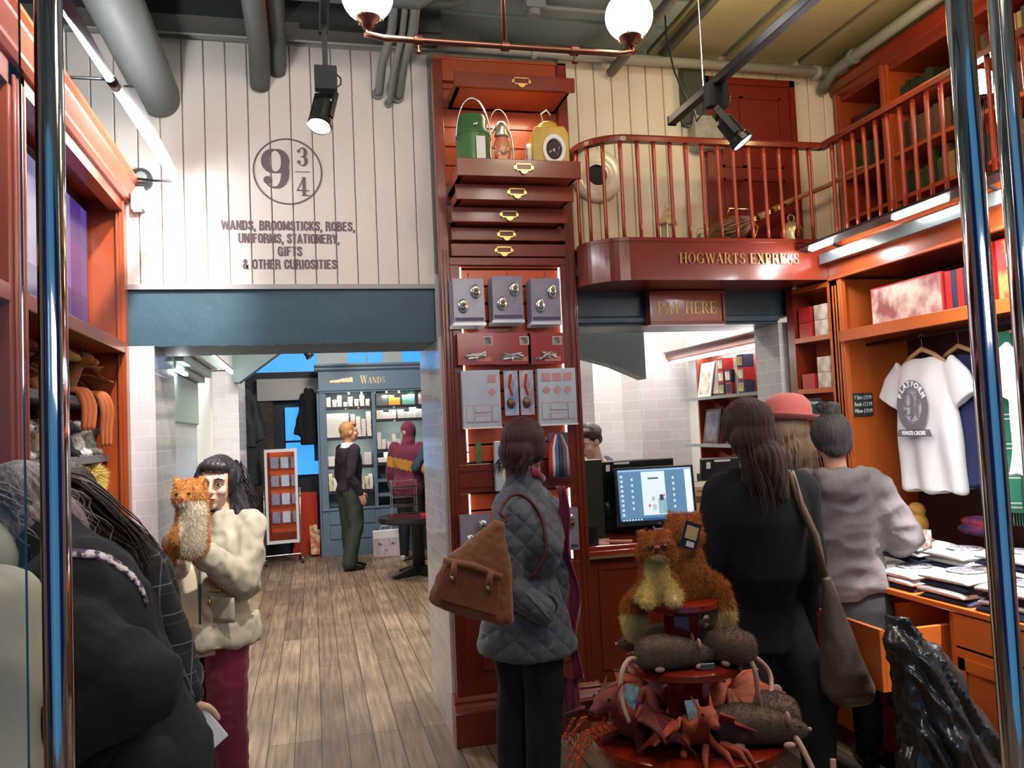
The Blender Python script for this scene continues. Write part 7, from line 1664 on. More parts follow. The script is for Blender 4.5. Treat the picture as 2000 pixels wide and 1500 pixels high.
 sh_ = J['shR']+o0-b0
 m = MB(); STR = mat('maroon_strap', (.075, .016, .016), .5)
 m.tube(crv([L(.065, 0, .22), sh_*.5+L(.03, 0, .115)+Vector((-.01, -.03, 0)), sh_+Vector((-.085, -.07, .03)), sh_+Vector((-.03, -.035, .088)), sh_+Vector((.03, -.03, .085)), sh_+Vector((.085, -.055, .02)), sh_+Vector((.10, -.085, -.07)), sh_+Vector((.09, -.10, -.16)), sh_+Vector((.03, -.09, -.25))]), .008, 8); m.build('shoulder_strap', STR, bg_, smooth=True)
p_bag()

# ---- 2 young woman in the pale parka hugging a ginger plush
def p_girl():
 o0 = Vector((-.435, 3.78, 0)); F = (-.62, -.78); H = 1.57
 J = skeleton((0, 0, 0), F, H)
 def W(px, py, D): return at(px, py, D)-o0
 J['head'] = W(424, 942, 3.50); J['neck'] = W(438, 1005, 3.54); J['chest'] = W(438, 1080, 3.56)
 J['shL'] = W(486, 1030, 3.50); J['elL'] = W(480, 1138, 3.42); J['wrL'] = W(395, 1082, 3.26)
 J['shR'] = W(405, 1045, 3.62); J['elR'] = W(362, 1125, 3.56); J['wrR'] = W(345, 1100, 3.36)
 J['hipR'] += Vector((0, 0, .01)); J['knR'] += Vector((0, .05, 0)); 
 e = person(o0, J, 'person in a pale khaki parka and maroon trousers hugging a ginger plush')
 M3 = headframe(J, 27, (6, -6))
 hd = [(J['wrL'], W(358, 1040, 3.22)-J['wrL'], (-.3, .9, .1), H, 32, 1), (J['wrR'], Vector((-.3, -.4, .5)), (.7, .2, .3), H, 30, 1)]
 b = mkbody(e, J, M3, SKINP, hands=hd, vox=.006)
 BH = hairmat('black_wavy_hair', (.010, .008, .010), (.035, .028, .035), .3)
 face_parts(e, J, M3, BH, Vector((0, 0, 0)), mat('lip_soft', (.55, .20, .18), .4))
 side = []
 for s, n in ((1, 16), (-1, 34)):
  for k in range(4): side.append(([(s*.05, -.01-.02*k, .085), (s*.088, -.015-.025*k, .0), (s*(.105+.008*k), -.01-.02*k, -.10), (s*(.115), .01-.02*k, -.19-.02*k)], n//2, .012, .0035, .009))
 hair(e, J, M3, Vector((0, 0, 0)), [((0, -.035, .022), (.083, .085, .095)), ((0, .012, .075), (.066, .072, .038)), ((.068, -.015, .02), (.022, .055, .065)), ((-.068, -.015, .02), (.022, .055, .065)), ((-.085, -.02, -.03), .03, (-.11, -.01, -.15), .042), ((0, -.07, -.05), (.08, .045, .09)), ((-.06, -.07, -.06), .04, (-.12, -.05, -.17), .03), ((.075, -.03, -.03), .02, (.085, -.03, -.10), .02)], BH, side, seed=6, groove=.005)
 K = mat('pale_khaki_cotton', (.50, .46, .36), .8, sheen=.2, bump=(14, .15), var=((.42, .38, .29), 5, .4))
 B = MB(); torso(B, J, .022, lo=[(-.03, .185, .155, 0), (.02, .195, .165, 0), (.06, .20, .17, 0), (.085, .195, .165, 0)]); arms(B, J, .019, ends=(.93, .93), r=(.036, .030, .021))
 B.loft([(J['neck']+Vector((0, 0, -.06)), J['R'], .12, J['F'], .10), (J['neck']+Vector((0, 0, -.01)), J['R'], .095, J['F'], .085), (J['neck']+Vector((0, 0, .022)), J['R'], .085, J['F'], .08)], 20)
 voxed(B, 'parka', K, .009, 2, .5, e, folds(.012, (13, 13, 9), 8, .008, (30, 30, 24)))
 m = MB(); c_ = W(450, 1130, 3.34)
 pkt = W(434, 1190, 3.37); g = [[pkt+J['F']*(.012-.01*abs(i-3)/3)+J['R']*(i-3)*-.022+Vector((0, 0, .05-.02*j)) for j in range(6)] for i in range(7)]
 MB().sheet(g, .006).build('pocket', K, e, smooth=True)
 for i in range(5): MB().ell(pkt+J['F']*.02+J['R']*(.05-.014*i)+Vector((0, 0, .08)), .0045).build('stud', BRASS, e, smooth=True)
 MB().ell(pkt+J['F']*.022+J['R']*.045+Vector((0, 0, .03)), (.009, .009, .013)).build('toggle', BRASS, e, smooth=True)
 m = MB(); nk = J['neck']; m.tube([nk+J['F']*.10+Vector((0, 0, .03)), nk+J['F']*.13+Vector((0, 0, -.06)), nk+J['F']*.145+Vector((0, 0, -.2)), nk+J['F']*.15+Vector((0, 0, -.45))], .006, 6); m.build('zip', mat('dark_zip', (.08, .08, .06), .5), e)
 B = MB(); B.loft([(nk+Vector((0, 0, -.05)), J['R'], .075, J['F'], .075), (nk+Vector((0, 0, .02))+J['F']*.01, J['R'], .065, J['F'], .068)], 18); voxed(B, 'neck_scarf', mat('navy_cloth', (.02, .02, .06), .9), .008, 2, .5, e, folds(.008, (20, 20, 20), 2))
 B = MB(); legs(B, J, .008, r=(.056, .046, .028), calf=.040, end=.97); B.cap(J['hipR'], .085, J['hipL'], .085); voxed(B, 'trousers', mat('maroon_denim', (.185, .012, .045), .6, sheen=.25, bump=(30, .2)), .008, 3, .5, e, folds(.004, (10, 10, 22), 1))
 for s in 'RL': shoe(e, J['an'+s], F, H, Vector((0, 0, 0)), mat('dark_boot', (.03, .02, .02), .5))
 return e, J, o0
GIRL = p_girl()
# beige and violet things that hang from her arm
o = MB(); a = at(345, 1105, 3.38)
g = [[a+Vector((-.055+.022*i+.004*math.sin(j), .01*math.sin(i*1.6), -.025*j))+Vector((.006*j*(i/5), 0, 0)) for j in range(16)] for i in range(6)]
o.sheet(g, .02); o = o.build('coat_over_arm', mat('beige_cloth', (.62, .50, .36), .85, sheen=.3), smooth=True); tag(o, 'beige cloth hanging over the arm of the person hugging the plush', 'coat')
o = MB(); a = at(382, 1140, 3.50); g = [[a+Vector((-.045+.018*i, .012*math.sin(i*2), -.03*j)) for j in range(14)] for i in range(6)]; o.sheet(g, .012); o = o.build('scarf', stripes('violet_stripe', (.035, .015, .09), [('Z', .03, .006, 0, (.25, .25, .4)), ('X', .05, .01, 0, (.15, .02, .03))]), smooth=True); tag(o, 'violet and dark red striped scarf hanging in front of the pale parka', 'scarf')

# ---- 3 shop assistant standing at the far end
def p_staff():
 o0 = Vector((.415, 10.17, 0)); F = (.93, .36); H = 1.77
 J = skeleton((0, 0, 0), F, H)
 J['elR'] += Vector((-.06, -.02, .0)); J['wrR'] = J['hipR']+Vector((.08, -.12, -.0)); J['anR'] += Vector((-.05, 0, 0)); J['anL'] += Vector((.05, .05, 0)); J['hipR'].z -= .01
 e = person(o0, J, 'person with short ginger hair in a dark jumper standing at the far end')
 M3 = headframe(J, -12, (-2, 0))
 mkbody(e, J, M3, SKIN, hands=[(J['wrR'], (.3, 0, -.8), (-.2, .9, 0), H, 25, 1), (J['wrL'], (.1, .1, -1), (0, -.9, 0), H, 30, 1)], vox=.008)
 GH = hairmat('ginger_hair', (.42, .20, .06), (.30, .13, .04)); face_parts(e, J, M3, GH, Vector((0, 0, 0)))
 hair(e, J, M3, Vector((0, 0, 0)), [((0, -.024, .030), (.079, .092, .090)), ((0, .030, .088), (.060, .055, .030)), ((.055, -.03, -.005), (.026, .05, .05)), ((-.055, -.03, -.005), (.026, .05, .05)), ((0, -.07, -.03), (.06, .035, .05))], GH, seed=9, groove=.003)
 JM = mat('dark_plum_jumper', (.022, .012, .024), .9)
 B = MB(); torso(B, J, .012, lo=[(.02, .17, .125, 0), (.05, .165, .12, 0)]); arms(B, J, .014, ends=(.95, .95)); voxed(B, 'jumper', JM, .012, 3, .5, e, folds(.008, (10, 10, 7), 3))
 B = MB(); B.loft([(J['neck']+Vector((0, 0, -.05)), J['R'], .10, J['F'], .085), (J['neck']+Vector((0, 0, .03)), J['R'], .066, J['F'], .066)], 18); voxed(B, 'shirt_collar', mat('shirt_white', (.8, .8, .82), .7), .008, 2, .5, e)
 B = MB(); legs(B, J, .014, r=(.060, .046, .038), calf=.042, end=1.0); B.cap(J['hipR'], .105, J['hipL'], .105); voxed(B, 'trousers', mat('dark_green_trousers', (.035, .05, .035), .7, bump=(20, .2)), .012, 3, .5, e, folds(.010, (8, 8, 4), 2))
 m = MB(); nk = J['neck']; m.tube([nk+J['F']*.07, nk+J['F']*.12+Vector((0, 0, -.10)), nk+J['F']*.145+Vector((0, 0, -.35)), nk+J['F']*.15+Vector((0, 0, -.62))], [.02, .024, .028, .026], 8); m.build('tie_scarf', stripes('dark_red_check', (.10, .012, .025), [('Z', .06, .02, 0, (.03, .01, .04)), ('X', .04, .008, 0, (.3, .3, .35))]), e, smooth=True)
 MB().cbox(tuple(nk+J['F']*.175+Vector((0, 0, -.42))), (.05, .008, .09), rz=R_(30)).build('name_badge', PAPER, e)
 for s in 'RL': shoe(e, J['an'+s], F, H, Vector((0, 0, 0)), mat('black_shoe', (.015, .013, .012), .4))
p_staff()
# ---- 4 person in the burgundy rugby top and one in black beyond the pier
def p_rugby():
 o0 = Vector((1.17, 10.50, 0)); F = (.5, .8); H = 1.74; J = skeleton((0, 0, 0), F, H)
 J['wrR'] = J['chest']+Vector((.30, -.0, -.05)); J['elR'] = J['shR']+Vector((.05, -.12, -.27))
 e = person(o0, J, 'person in a burgundy hooded top with a mustard band, partly behind the tiled pier')
 M3 = headframe(J, 0, (10, 0)); mkbody(e, J, M3, SKIN, hands=[(J['wrR'], (.5, .3, .3), (0, .9, 0), H, 30, 1)], vox=.010)
 BG = mat('burgundy_top', (.12, .008, .035), .8, sheen=.2); MU = mat('mustard_band', (.42, .19, .03), .8)
 B = MB(); torso(B, J, .035, lo=[(.05, .19, .15, 0), (.10, .18, .15, 0)]); arms(B, J, .028); B.ell(J['head']+Vector((0, 0, .01)), (.10, .115, .125)); B.cap(J['head']-Vector((0, 0, .05)), .09, J['neck'], .09)
 voxed(B, 'hooded_top', [BG, MU], .014, 3, .5, e, folds(.012, (8, 8, 6), 5), lambda c: ((c[:, 2]+.25*c[:, 0] > 1.12) & (c[:, 2]+.25*c[:, 0] < 1.25)).astype(int))
 B = MB(); legs(B, J, .014); B.cap(J['hipR'], .10, J['hipL'], .10); voxed(B, 'trousers', mat('black_trousers', (.008, .008, .010), .8), .014, 2, .5, e)
 for s in 'RL': shoe(e, J['an'+s], F, H, Vector((0, 0, 0)), mat('grey_trainer', (.5, .45, .42), .6))
 o0 = Vector((1.60, 10.35, 0)); F = (-.3, .9); J = skeleton((0, 0, 0), F, 1.72); J['shL'] += Vector((-.05, 0, 0)); J['elL'] = J['shL']+Vector((-.14, .02, -.22)); J['wrL'] = J['elL']+Vector((.02, .24, .08))
 e = person(o0, J, 'person in a dark teal top, only an arm showing past the tiled pier'); M3 = headframe(J)
 mkbody(e, J, M3, SKIN, hands=[(J['wrL'], (-.3, .9, .2), (.9, 0, 0), 1.72, 30, 1)], vox=.012)
 B = MB(); torso(B, J, .025, lo=[(.05, .18, .14, 0)]); arms(B, J, .024, ends=(.9, .5)); voxed(B, 'top', mat('dark_teal_top', (.02, .05, .06), .8), .014, 3, .5, e, folds(.01, (8, 8, 6), 1))
 B = MB(); legs(B, J, .014); B.cap(J['hipR'], .10, J['hipL'], .10); voxed(B, 'trousers', mat('black_trousers', (.008, .008, .010), .8), .014, 2, .5, e)
 hair(e, J, M3, Vector((0, 0, 0)), [((0, -.024, .030), (.083, .097, .095))], hairmat('dark_brown_hair', (.03, .018, .012), (.06, .035, .02)), vox=.012)
p_rugby()
# ---- 5 cashier leaning down behind the counter
def p_cash():
 o0 = Vector((2.03, 5.72, 0)); F = (-.85, -.5); H = 1.62; J = skeleton((0, 0, 0), F, H)
 def W(px, py, D): return at(px, py, D)-o0
 J['head'] = W(1149, 862, 5.75); J['neck'] = W(1168, 900, 5.8); J['chest'] = W(1190, 945, 5.85); J['shR'] = W(1185, 915, 6.0); J['shL'] = W(1195, 918, 5.6); J['elL'] = W(1205, 980, 5.5); J['elR'] = W(1190, 990, 6.0); J['wrL'] = W(1160, 1010, 5.35); J['wrR'] = W(1150, 1010, 5.6)
 e = person(o0, J, 'person in a navy top bending over behind the pay counter'); M3 = headframe(J, 0, (28, 0))
 mkbody(e, J, M3, SKINP, hands=[(J['wrL'], (-.8, -.3, -.3), (0, 0, -1), H, 25, 1), (J['wrR'], (-.8, -.3, -.3), (0, 0, -1), H, 25, -1)], vox=.008)
 DH = hairmat('dark_brown_hair', (.03, .018, .012), (.06, .035, .02)); face_parts(e, J, M3, DH, Vector((0, 0, 0)))
 hair(e, J, M3, Vector((0, 0, 0)), [((0, -.028, .030), (.082, .090, .092)), ((0, .02, .08), (.065, .06, .03)), ((0, -.11, .02), (.04, .04, .05)), ((0, -.08, -.02), (.05, .04, .05))], DH, seed=4)
 B = MB(); torso(B, J, .015, lo=[(.05, .17, .13, 0)]); arms(B, J, .016, ends=(.5, .5)); voxed(B, 'top', mat('navy_top', (.012, .018, .045), .8), .012, 3, .5, e, folds(.008, (9, 9, 6), 1))
 B = MB(); legs(B, J, .014); B.cap(J['hipR'], .10, J['hipL'], .10); voxed(B, 'trousers', mat('black_trousers', (.008, .008, .010), .8), .014, 2, .5, e)
p_cash()
# ---- 6 woman in the long black coat at the till
BCOAT = mat('black_wool_coat', (.006, .006, .007), .95, bump=(30, .2))
def p_coat():
 o0 = Vector((1.80, 3.28, 0)); F = (.12, 1); H = 1.68; J = skeleton((0, 0, 0), F, H)
 def W(px, py, D): return at(px, py, D)-o0
 J['head'] = W(1456, 838, 3.42); J['neck'] = W(1472, 925, 3.42); J['chest'] = W(1478, 1010, 3.42); J['waist'] = W(1485, 1095, 3.44)
 J['shL'] = W(1412, 965, 3.42); J['elL'] = W(1392, 1085, 3.42); J['wrL'] = W(1400, 1190, 3.62); J['shR'] = W(1560, 960, 3.42); J['elR'] = W(1580, 1080, 3.44); J['wrR'] = W(1572, 1180, 3.6)
 J['anL'] = W(1472, 1490, 3.46)*1; J['anL'].z = .07; J['anR'] = W(1598, 1480, 3.46); J['anR'].z = .07; J['knL'] = W(1478, 1340, 3.44); J['knR'] = W(1588, 1340, 3.44)
 e = person(o0, J, 'person in a long black coat with long dark red-brown hair, back turned'); M3 = headframe(J, 10, (4, 0))
 mkbody(e, J, M3, SKIN, hands=[(J['wrL'], (.1, .7, -.4), (.8, 0, 0), H, 30, 1), (J['wrR'], (-.1, .7, -.4), (-.8, 0, 0), H, 30, -1)], vox=.009)
 B = MB(); torso(B, J, .038, lo=[(.05, .215, .16, 0), (.18, .225, .175, 0), (.26, .225, .18, 0), (.275, .215, .17, 0)]); arms(B, J, .030, ends=(.98, .98)); B.loft([(J['neck']+Vector((0, 0, -.07)), J['R'], .14, J['F'], .11), (J['neck']+Vector((0, 0, .03)), J['R'], .09, J['F'], .085)], 18)
 voxed(B, 'coat', BCOAT, .012, 3, .5, e, folds(.012, (7, 7, 3), 5))
 B = MB(); legs(B, J, .012, r=(.060, .042, .032), calf=.042, end=.98); B.cap(J['hipR'], .11, J['hipL'], .11); voxed(B, 'trousers', mat('black_trousers', (.008, .008, .010), .8), .012, 2, .5, e)
 for s in 'RL': shoe(e, J['an'+s], F, H, Vector((0, 0, 0)), mat('dark_red_shoe', (.16, .02, .015), .45))
 RH = hairmat('long_red_brown_hair', (.016, .006, .004), (.045, .013, .007), .75)
 hair(e, J, M3, Vector((0, 0, 0)), [((0, -.02, .018), (.098, .108, .105)), ((0, -.065, -.05), (.105, .07, .09)), ((.02, -.09, -.12), .075, (.06, -.085, -.26), .05), ((.0, -.085, -.12), .07, (-.02, -.07, -.20), .05), ((.06, -.08, -.24), .045, (.09, -.075, -.38), .022)], RH,
         [([(x*.8, -.08, .0), (x, -.11, -.12), (x+.03, -.115, -.22), (x+.05, -.10, -.34)], 12, .012, .003, 0) for x in (-.08, -.05, -.02, .01, .04, .07)], seed=12, groove=.006)
 # slouchy bag on her right side
 b0 = at(1635, 1240, 3.30); bg_ = empty('shoulder_bag', b0, 0, 'long slouchy grey-brown shoulder bag hanging between the black coat and the grey hoodie', 'bag')
 GB_ = mat('grey_brown_leather', (.075, .052, .042), .5, bump=(30, .3), var=((.13, .095, .075), 9, .5)); B = MB(); D = (at(1660, 1350, 3.3)-at(1590, 1030, 3.3)).normalized(); sx_ = Vector((.97, -.23, .1)); sy = Vector((.2, .97, 0))
 B.loft([(-D*.24, sx_, .018, sy, .03), (-D*.12, sx_, .035, sy, .05), (D*.0, sx_, .055, sy, .08), (D*.13, sx_, .085, sy, .10), (D*.22, sx_, .095, sy, .10), (D*.27, sx_, .07, sy, .07)], 22); voxed(B, 'bag_body', GB_, .010, 3, .5, bg_, folds(.010, (12, 12, 5), 2))
 top = at(1545, 925, 3.30)-b0; m = MB(); m.tube([-D*.22, -D*.40, top+Vector((.03, 0, -.12)), top+Vector((.0, 0, .0)), top+Vector((-.02, .10, .02))], [.016, .016, .018, .018, .016], 8); m.build('strap', mat('taupe_strap', (.16, .11, .08), .6), bg_, smooth=True)
p_coat()
# ---- 7 woman in the pink bowler hat
def p_hat():
 o0 = Vector((2.20, 3.78, 0)); F = (-.35, .94); H = 1.62; J = skeleton((0, 0, 0), F, H)
 def W(px, py, D): return at(px, py, D)-o0
 J['head'] = W(1534, 838, 4.05)+Vector((0, 0, -.01)); J['neck'] = W(1542, 905, 4.06); J['chest'] = W(1550, 1000, 4.06); J['shR'] = W(1600, 950, 4.0); J['shL'] = W(1495, 950, 4.15)
 J['elR'] = W(1615, 1050, 4.0); J['wrR'] = W(1600, 1120, 3.95); J['elL'] = W(1485, 1050, 4.15); J['wrL'] = W(1480, 1120, 4.05)
 e = person(o0, J, 'person in a pink bowler hat with long fair hair at the till'); M3 = headframe(J, 5, (0, 4))
 mkbody(e, J, M3, SKINP, hands=[(J['wrL'], (0, .7, -.4), (.8, 0, 0), H, 30, 1), (J['wrR'], (0, .7, -.4), (-.8, 0, 0), H, 30, -1)], vox=.009)
 FH = hairmat('fair_hair', (.36, .25, .16), (.20, .13, .085)); 
 hair(e, J, M3, Vector((0, 0, 0)), [((0, -.02, .01), (.086, .095, .095)), ((.02, -.06, -.09), (.085, .055, .10)), ((.045, -.05, -.16), (.075, .05, .08))], FH, [([(x*.8, -.06, .0), (x*1.1, -.09, -.12), (x*1.2+.02, -.08, -.25)], 12, .012, .003, .004) for x in (-.07, -.04, 0, .04, .08, .1)], seed=2, groove=.006)
 PK = mat('dusty_pink_felt', (.50, .12, .11), .8, sheen=.3, bump=(60, .1)); k = J['H']/1.65; c = J['head']
 M4 = Matrix.Translation(c+M3 @ Vector((0, -.01, .055))) @ M3.to_4x4()
 ht = empty('bowler_hat', o0+c+M3 @ Vector((0, -.01, .055)), 0, 'dusty pink bowler hat worn by the fair-haired person at the till', 'hat')
 M4 = M3.to_4x4() @ Matrix.Scale(1.14, 4)
 MB().lathe([(.092, 0), (.094, .02), (.093, .05), (.084, .08), (.062, .104), (.032, .114), (.001, .116)], n=36, M=M4 @ Matrix.Scale(1.12, 4, (0, 1, 0))).build('crown', PK, ht, smooth=True)
 m = MB(); N = 40; vs = []; fs = []
 for j, (r, z) in enumerate(((.088, .002), (.105, -.003), (.122, .0), (.133, .010), (.136, .016), (.130, .013), (.120, .004), (.105, .001), (.088, .006))):
  for i in range(N): a = 2*PI*i/N; vs.append((r*math.cos(a), r*1.12*math.sin(a), z+.012*abs(math.cos(a))**2*(r-.088)/.05))
 for j in range(8):
  for i in range(N): fs.append((j*N+i, j*N+(i+1) % N, (j+1)*N+(i+1) % N, (j+1)*N+i))
 m.add(vs, fs, M4); m.build('brim', PK, ht, smooth=True)
 B = MB(); torso(B, J, .03, lo=[(.05, .19, .15, 0), (.15, .19, .16, 0)]); arms(B, J, .028); voxed(B, 'coat', mat('taupe_coat', (.17, .13, .10), .9), .014, 3, .5, e, folds(.01, (8, 8, 5), 3))
 B = MB(); B.loft([(J['neck']+Vector((0, 0, -.08)), J['R'], .11, J['F'], .09), (J['neck']+Vector((0, 0, .03)), J['R'], .075, J['F'], .07)], 18); voxed(B, 'scarf', mat('mint_scarf', (.22, .36, .28), .9), .010, 3, .5, e, folds(.01, (20, 20, 20), 3))
 B = MB(); legs(B, J, .012); B.cap(J['hipR'], .10, J['hipL'], .10); voxed(B, 'trousers', mat('black_trousers', (.008, .008, .010), .8), .014, 2, .5, e)
 for s in 'RL': shoe(e, J['an'+s], F, H, Vector((0, 0, 0)), mat('black_shoe', (.015, .013, .012), .4))
p_hat()
# ---- 8 woman in the grey hoodie
def p_hood():
 o0 = Vector((2.30, 3.37, 0)); F = (.35, .94); H = 1.60; J = skeleton((0, 0, 0), F, H)
 def W(px, py, D): return at(px, py, D)-o0
 J['head'] = W(1622, 855, 3.75); J['neck'] = W(1635, 925, 3.75); J['chest'] = W(1642, 1010, 3.77); J['waist'] = W(1650, 1085, 3.77); J['pelvis'] = W(1658, 1150, 3.77)
 J['hipL'] = W(1630, 1165, 3.77); J['hipR'] = W(1690, 1165, 3.77)
 J['shL'] = W(1580, 955, 3.78); J['shR'] = W(1700, 955, 3.72); J['elR'] = W(1762, 1050, 3.72); J['wrR'] = W(1745, 1020, 3.95); J['elL'] = W(1572, 1060, 3.85); J['wrL'] = W(1610, 1070, 4.05)
 J['knL'] = W(1615, 1330, 3.74); J['knR'] = W(1690, 1335, 3.74); J['anL'] = W(1600, 1465, 3.76); J['anR'] = W(1692, 1470, 3.76)
 e = person(o0, J, 'person in a grey hooded sweatshirt with dark hair in a bun'); M3 = headframe(J, 0, (6, 0))
 mkbody(e, J, M3, SKIN, hands=[(J['wrR'], (.1, .8, .1), (-.2, 0, -.9), H, 30, 1), (J['wrL'], (.2, .8, 0), (.2, 0, -.9), H, 30, 1)], vox=.008)
 GH = mat('grey_marl_fleece', (.135, .115, .12), .9, bump=(50, .2), var=((.105, .09, .095), 12, .5))
 B = MB(); torso(B, J, .028, lo=[(-.01, .175, .14, 0), (.03, .165, .13, 0)]); arms(B, J, .030, ends=(.95, .95), r=(.040, .038, .022))
 fv, rv, nk = J['F'], J['R'], J['neck']
 B.ell(nk-fv*.075+Vector((0, 0, -.045)), (.115, .075, .075)); B.tube([nk+rv*.09-fv*.0+Vector((0, 0, .0)), nk+rv*.085-fv*.08+Vector((0, 0, .0)), nk-fv*.125+Vector((0, 0, -.03)), nk-rv*.085-fv*.08+Vector((0, 0, .0)), nk-rv*.09], [.03, .035, .035, .035, .03], 12)
 voxed(B, 'hooded_sweatshirt', GH, .010, 3, .5, e, folds(.012, (8, 8, 12), 9, .003, (24, 24, 24)))
 B = MB(); B.loft([(J['pelvis']+Vector((0, 0, .03)), rv, .165, fv, .12), (J['pelvis']+Vector((0, 0, -.08)), rv, .185, fv, .135), (J['pelvis']+Vector((0, 0, -.22)), rv, .18, fv, .125)], 22); voxed(B, 'shorts', mat('black_shorts', (.014, .012, .014), .8), .010, 2, .5, e, folds(.008, (9, 9, 4), 2))
 B = MB(); legs(B, J, .004, r=(.058, .038, .026), calf=.036, end=.99); B.cap(J['hipR'], .08, J['hipL'], .08); voxed(B, 'leggings', mat('black_leggings', (.008, .008, .010), .7), .010, 2, .5, e)
 for s in 'RL': shoe(e, J['an'+s], F, H, Vector((0, 0, 0)), mat('black_shoe', (.015, .013, .012), .4))
 DH = hairmat('near_black_hair', (.010, .007, .008), (.026, .018, .018), .65)
 hair(e, J, M3, Vector((0, 0, 0)), [((0, -.02, .018), (.088, .10, .10)), ((0, -.045, .115), (.040, .040, .032)), ((.012, -.055, .135), (.03, .03, .025)), ((0, -.06, -.05), (.055, .04, .045)), ((.045, -.03, -.03), (.04, .05, .05))], DH, [([(-.03, -.05, .11), (-.05, -.06, .135), (-.02, -.05, .155), (.02, -.05, .14)], 12, .012, .003, .01), ([(.06, 0, -.02), (.075, -.01, -.06), (.075, 0, -.09)], 8, .008, .002, 0)], seed=21, groove=.004)
p_hood()
# ---- 9 three people stooping over the goods at the left, nearest the door
def p_left():
 # black coat, grey-brown curls, patterned strap
 o0 = Vector((-.36, 2.18, 0)); F = (-.95, .3); H = 1.68; J = skeleton((0, 0, 0), F, H)
 def W(px, py, D): return at(px, py, D)-o0
 J['head'] = W(28, 1010, 2.05); J['neck'] = W(98, 1085, 2.0); J['chest'] = W(180, 1200, 1.98); J['waist'] = W(235, 1340, 1.98); J['pelvis'] = W(285, 1480, 1.98); J['hipL'] = W(280, 1500, 1.88); J['hipR'] = W(285, 1490, 2.08)
 J['shL'] = W(100, 1225, 1.82); J['elL'] = W(270, 1335, 1.74); J['wrL'] = W(120, 1440, 1.70); J['shR'] = W(165, 1160, 2.18); J['elR'] = W(150, 1250, 2.28); J['wrR'] = W(60, 1300, 2.3)
 J['knL'] = J['hipL']+Vector((-.04, .03, -.40)); J['knR'] = J['hipR']+Vector((-.04, .05, -.40)); J['anL'] = Vector((.02, -.06, .08)); J['anR'] = Vector((.06, .14, .08)); J['knL'].z = J['knR'].z = .47
 e = person(o0, J, 'person stooping in a black coat with a patterned strap over the back'); M3 = headframe(J, 0, (25, 0))
 mkbody(e, J, M3, SKINP, hands=[(J['wrL'], (-.9, .2, 0), (0, .3, -.9), H, 30, 1), (J['wrR'], (-.9, .2, 0), (0, .3, -.9), H, 30, -1)], vox=.008)
 CC = mat('charcoal_wool', (.014, .015, .020), .95, bump=(40, .3))
 B = MB(); torso(B, J, .030, lo=[(.05, .19, .155, 0), (.3, .21, .18, 0), (.45, .22, .19, 0)]); arms(B, J, .030, ends=(.97, .97), r=(.040, .036, .024)); nk = J['neck']; d = (J['head']-J['chest']).normalized()
 B.loft([(nk-d*.06, J['R'], .12, J['F'].cross(J['R']).cross(J['R'])*-1 if False else d.cross(J['R']), .10), (nk+d*.02, J['R'], .092, d.cross(J['R']), .085), (nk+d*.06, J['R'], .098, d.cross(J['R']), .092)], 20)
 voxed(B, 'coat', CC, .010, 3, .5, e, folds(.012, (7, 7, 5), 15, .002, (40, 40, 40)))
 CH = hairmat('grey_brown_curls', (.07, .045, .04), (.34, .28, .30), .4)
 st = [([(x*.6, -.03, .10), (x*1.2, -.07, .05), (x*1.3, -.09, -.04), (x*1.35, -.08, -.13)], 12, .014, .0035, .014) for x in (-.08, -.05, -.02, .02, .05, .08)]+[([(-.06, .03, .07), (-.105, .0, .0), (-.11, -.01, -.12)], 22, .02, .0035, .014), ([(.06, .03, .07), (.105, .0, .0), (.11, -.01, -.12)], 10, .02, .0035, .014)]
 hair(e, J, M3, Vector((0, 0, 0)), [((0, -.02, .018), (.10, .11, .105)), ((0, -.07, -.06), (.11, .06, .09)), ((-.08, -.02, -.05), (.04, .06, .08))], CH, st, seed=5, groove=.007)
 B = MB(); legs(B, J, .014); B.cap(J['hipR'], .10, J['hipL'], .10); voxed(B, 'trousers', mat('black_trousers', (.008, .008, .010), .8), .014, 2, .5, e)
 for s in 'RL': shoe(e, J['an'+s], F, H, Vector((0, 0, 0)), mat('black_shoe', (.015, .013, .012), .4))
 coat_ = [c for c in kids(e) if c.name.startswith('coat')][0]
 # patterned strap laid on the coat
 from mathutils.bvhtree import BVHTree
 bv = BVHTree.FromPolygons([v.co for v in coat_.data.vertices], [tuple(p.vertices) for p in coat_.data.polygons]); g = [[], [], []]
 pts = [(118, 1078), (150, 1080), (185, 1083), (215, 1093), (240, 1110), (262, 1130), (278, 1152), (286, 1178)]
 o_c = Vector((0, 0, 1.6))-o0
 for (px, py) in pts:
  for q, dy in enumerate((-7, 0, 7)):
   tgt = at(px, py+dy, 1)-Vector((0, 0, 1.6)); hit = bv.ray_cast(o_c, tgt.normalized())
   g[q].append((hit[0] if hit[0] is not None else at(px, py, 1.95)-o0)-tgt.normalized()*.008)
 pm_ = mat('patterned_strap', (.75, .70, .72), .7, var=((.06, .03, .10), (55, 55, 55), .12))
 MB().sheet(g, .006).build('patterned_strap', pm_, e, smooth=True)
 # plaid shirt, long brown hair, white phone
 o0 = Vector((-.52, 2.78, 0)); F = (-.9, .35); J = skeleton((0, 0, 0), F, 1.66); H = 1.66
 J['head'] = W2(112, 985, 2.5, o0); J['neck'] = W2(190, 1050, 2.5, o0); J['chest'] = W2(250, 1140, 2.52, o0); J['waist'] = W2(285, 1240, 2.55, o0); J['pelvis'] = W2(300, 1340, 2.6, o0); J['hipL'] = W2(300, 1370, 2.5, o0); J['hipR'] = W2(300, 1360, 2.7, o0)
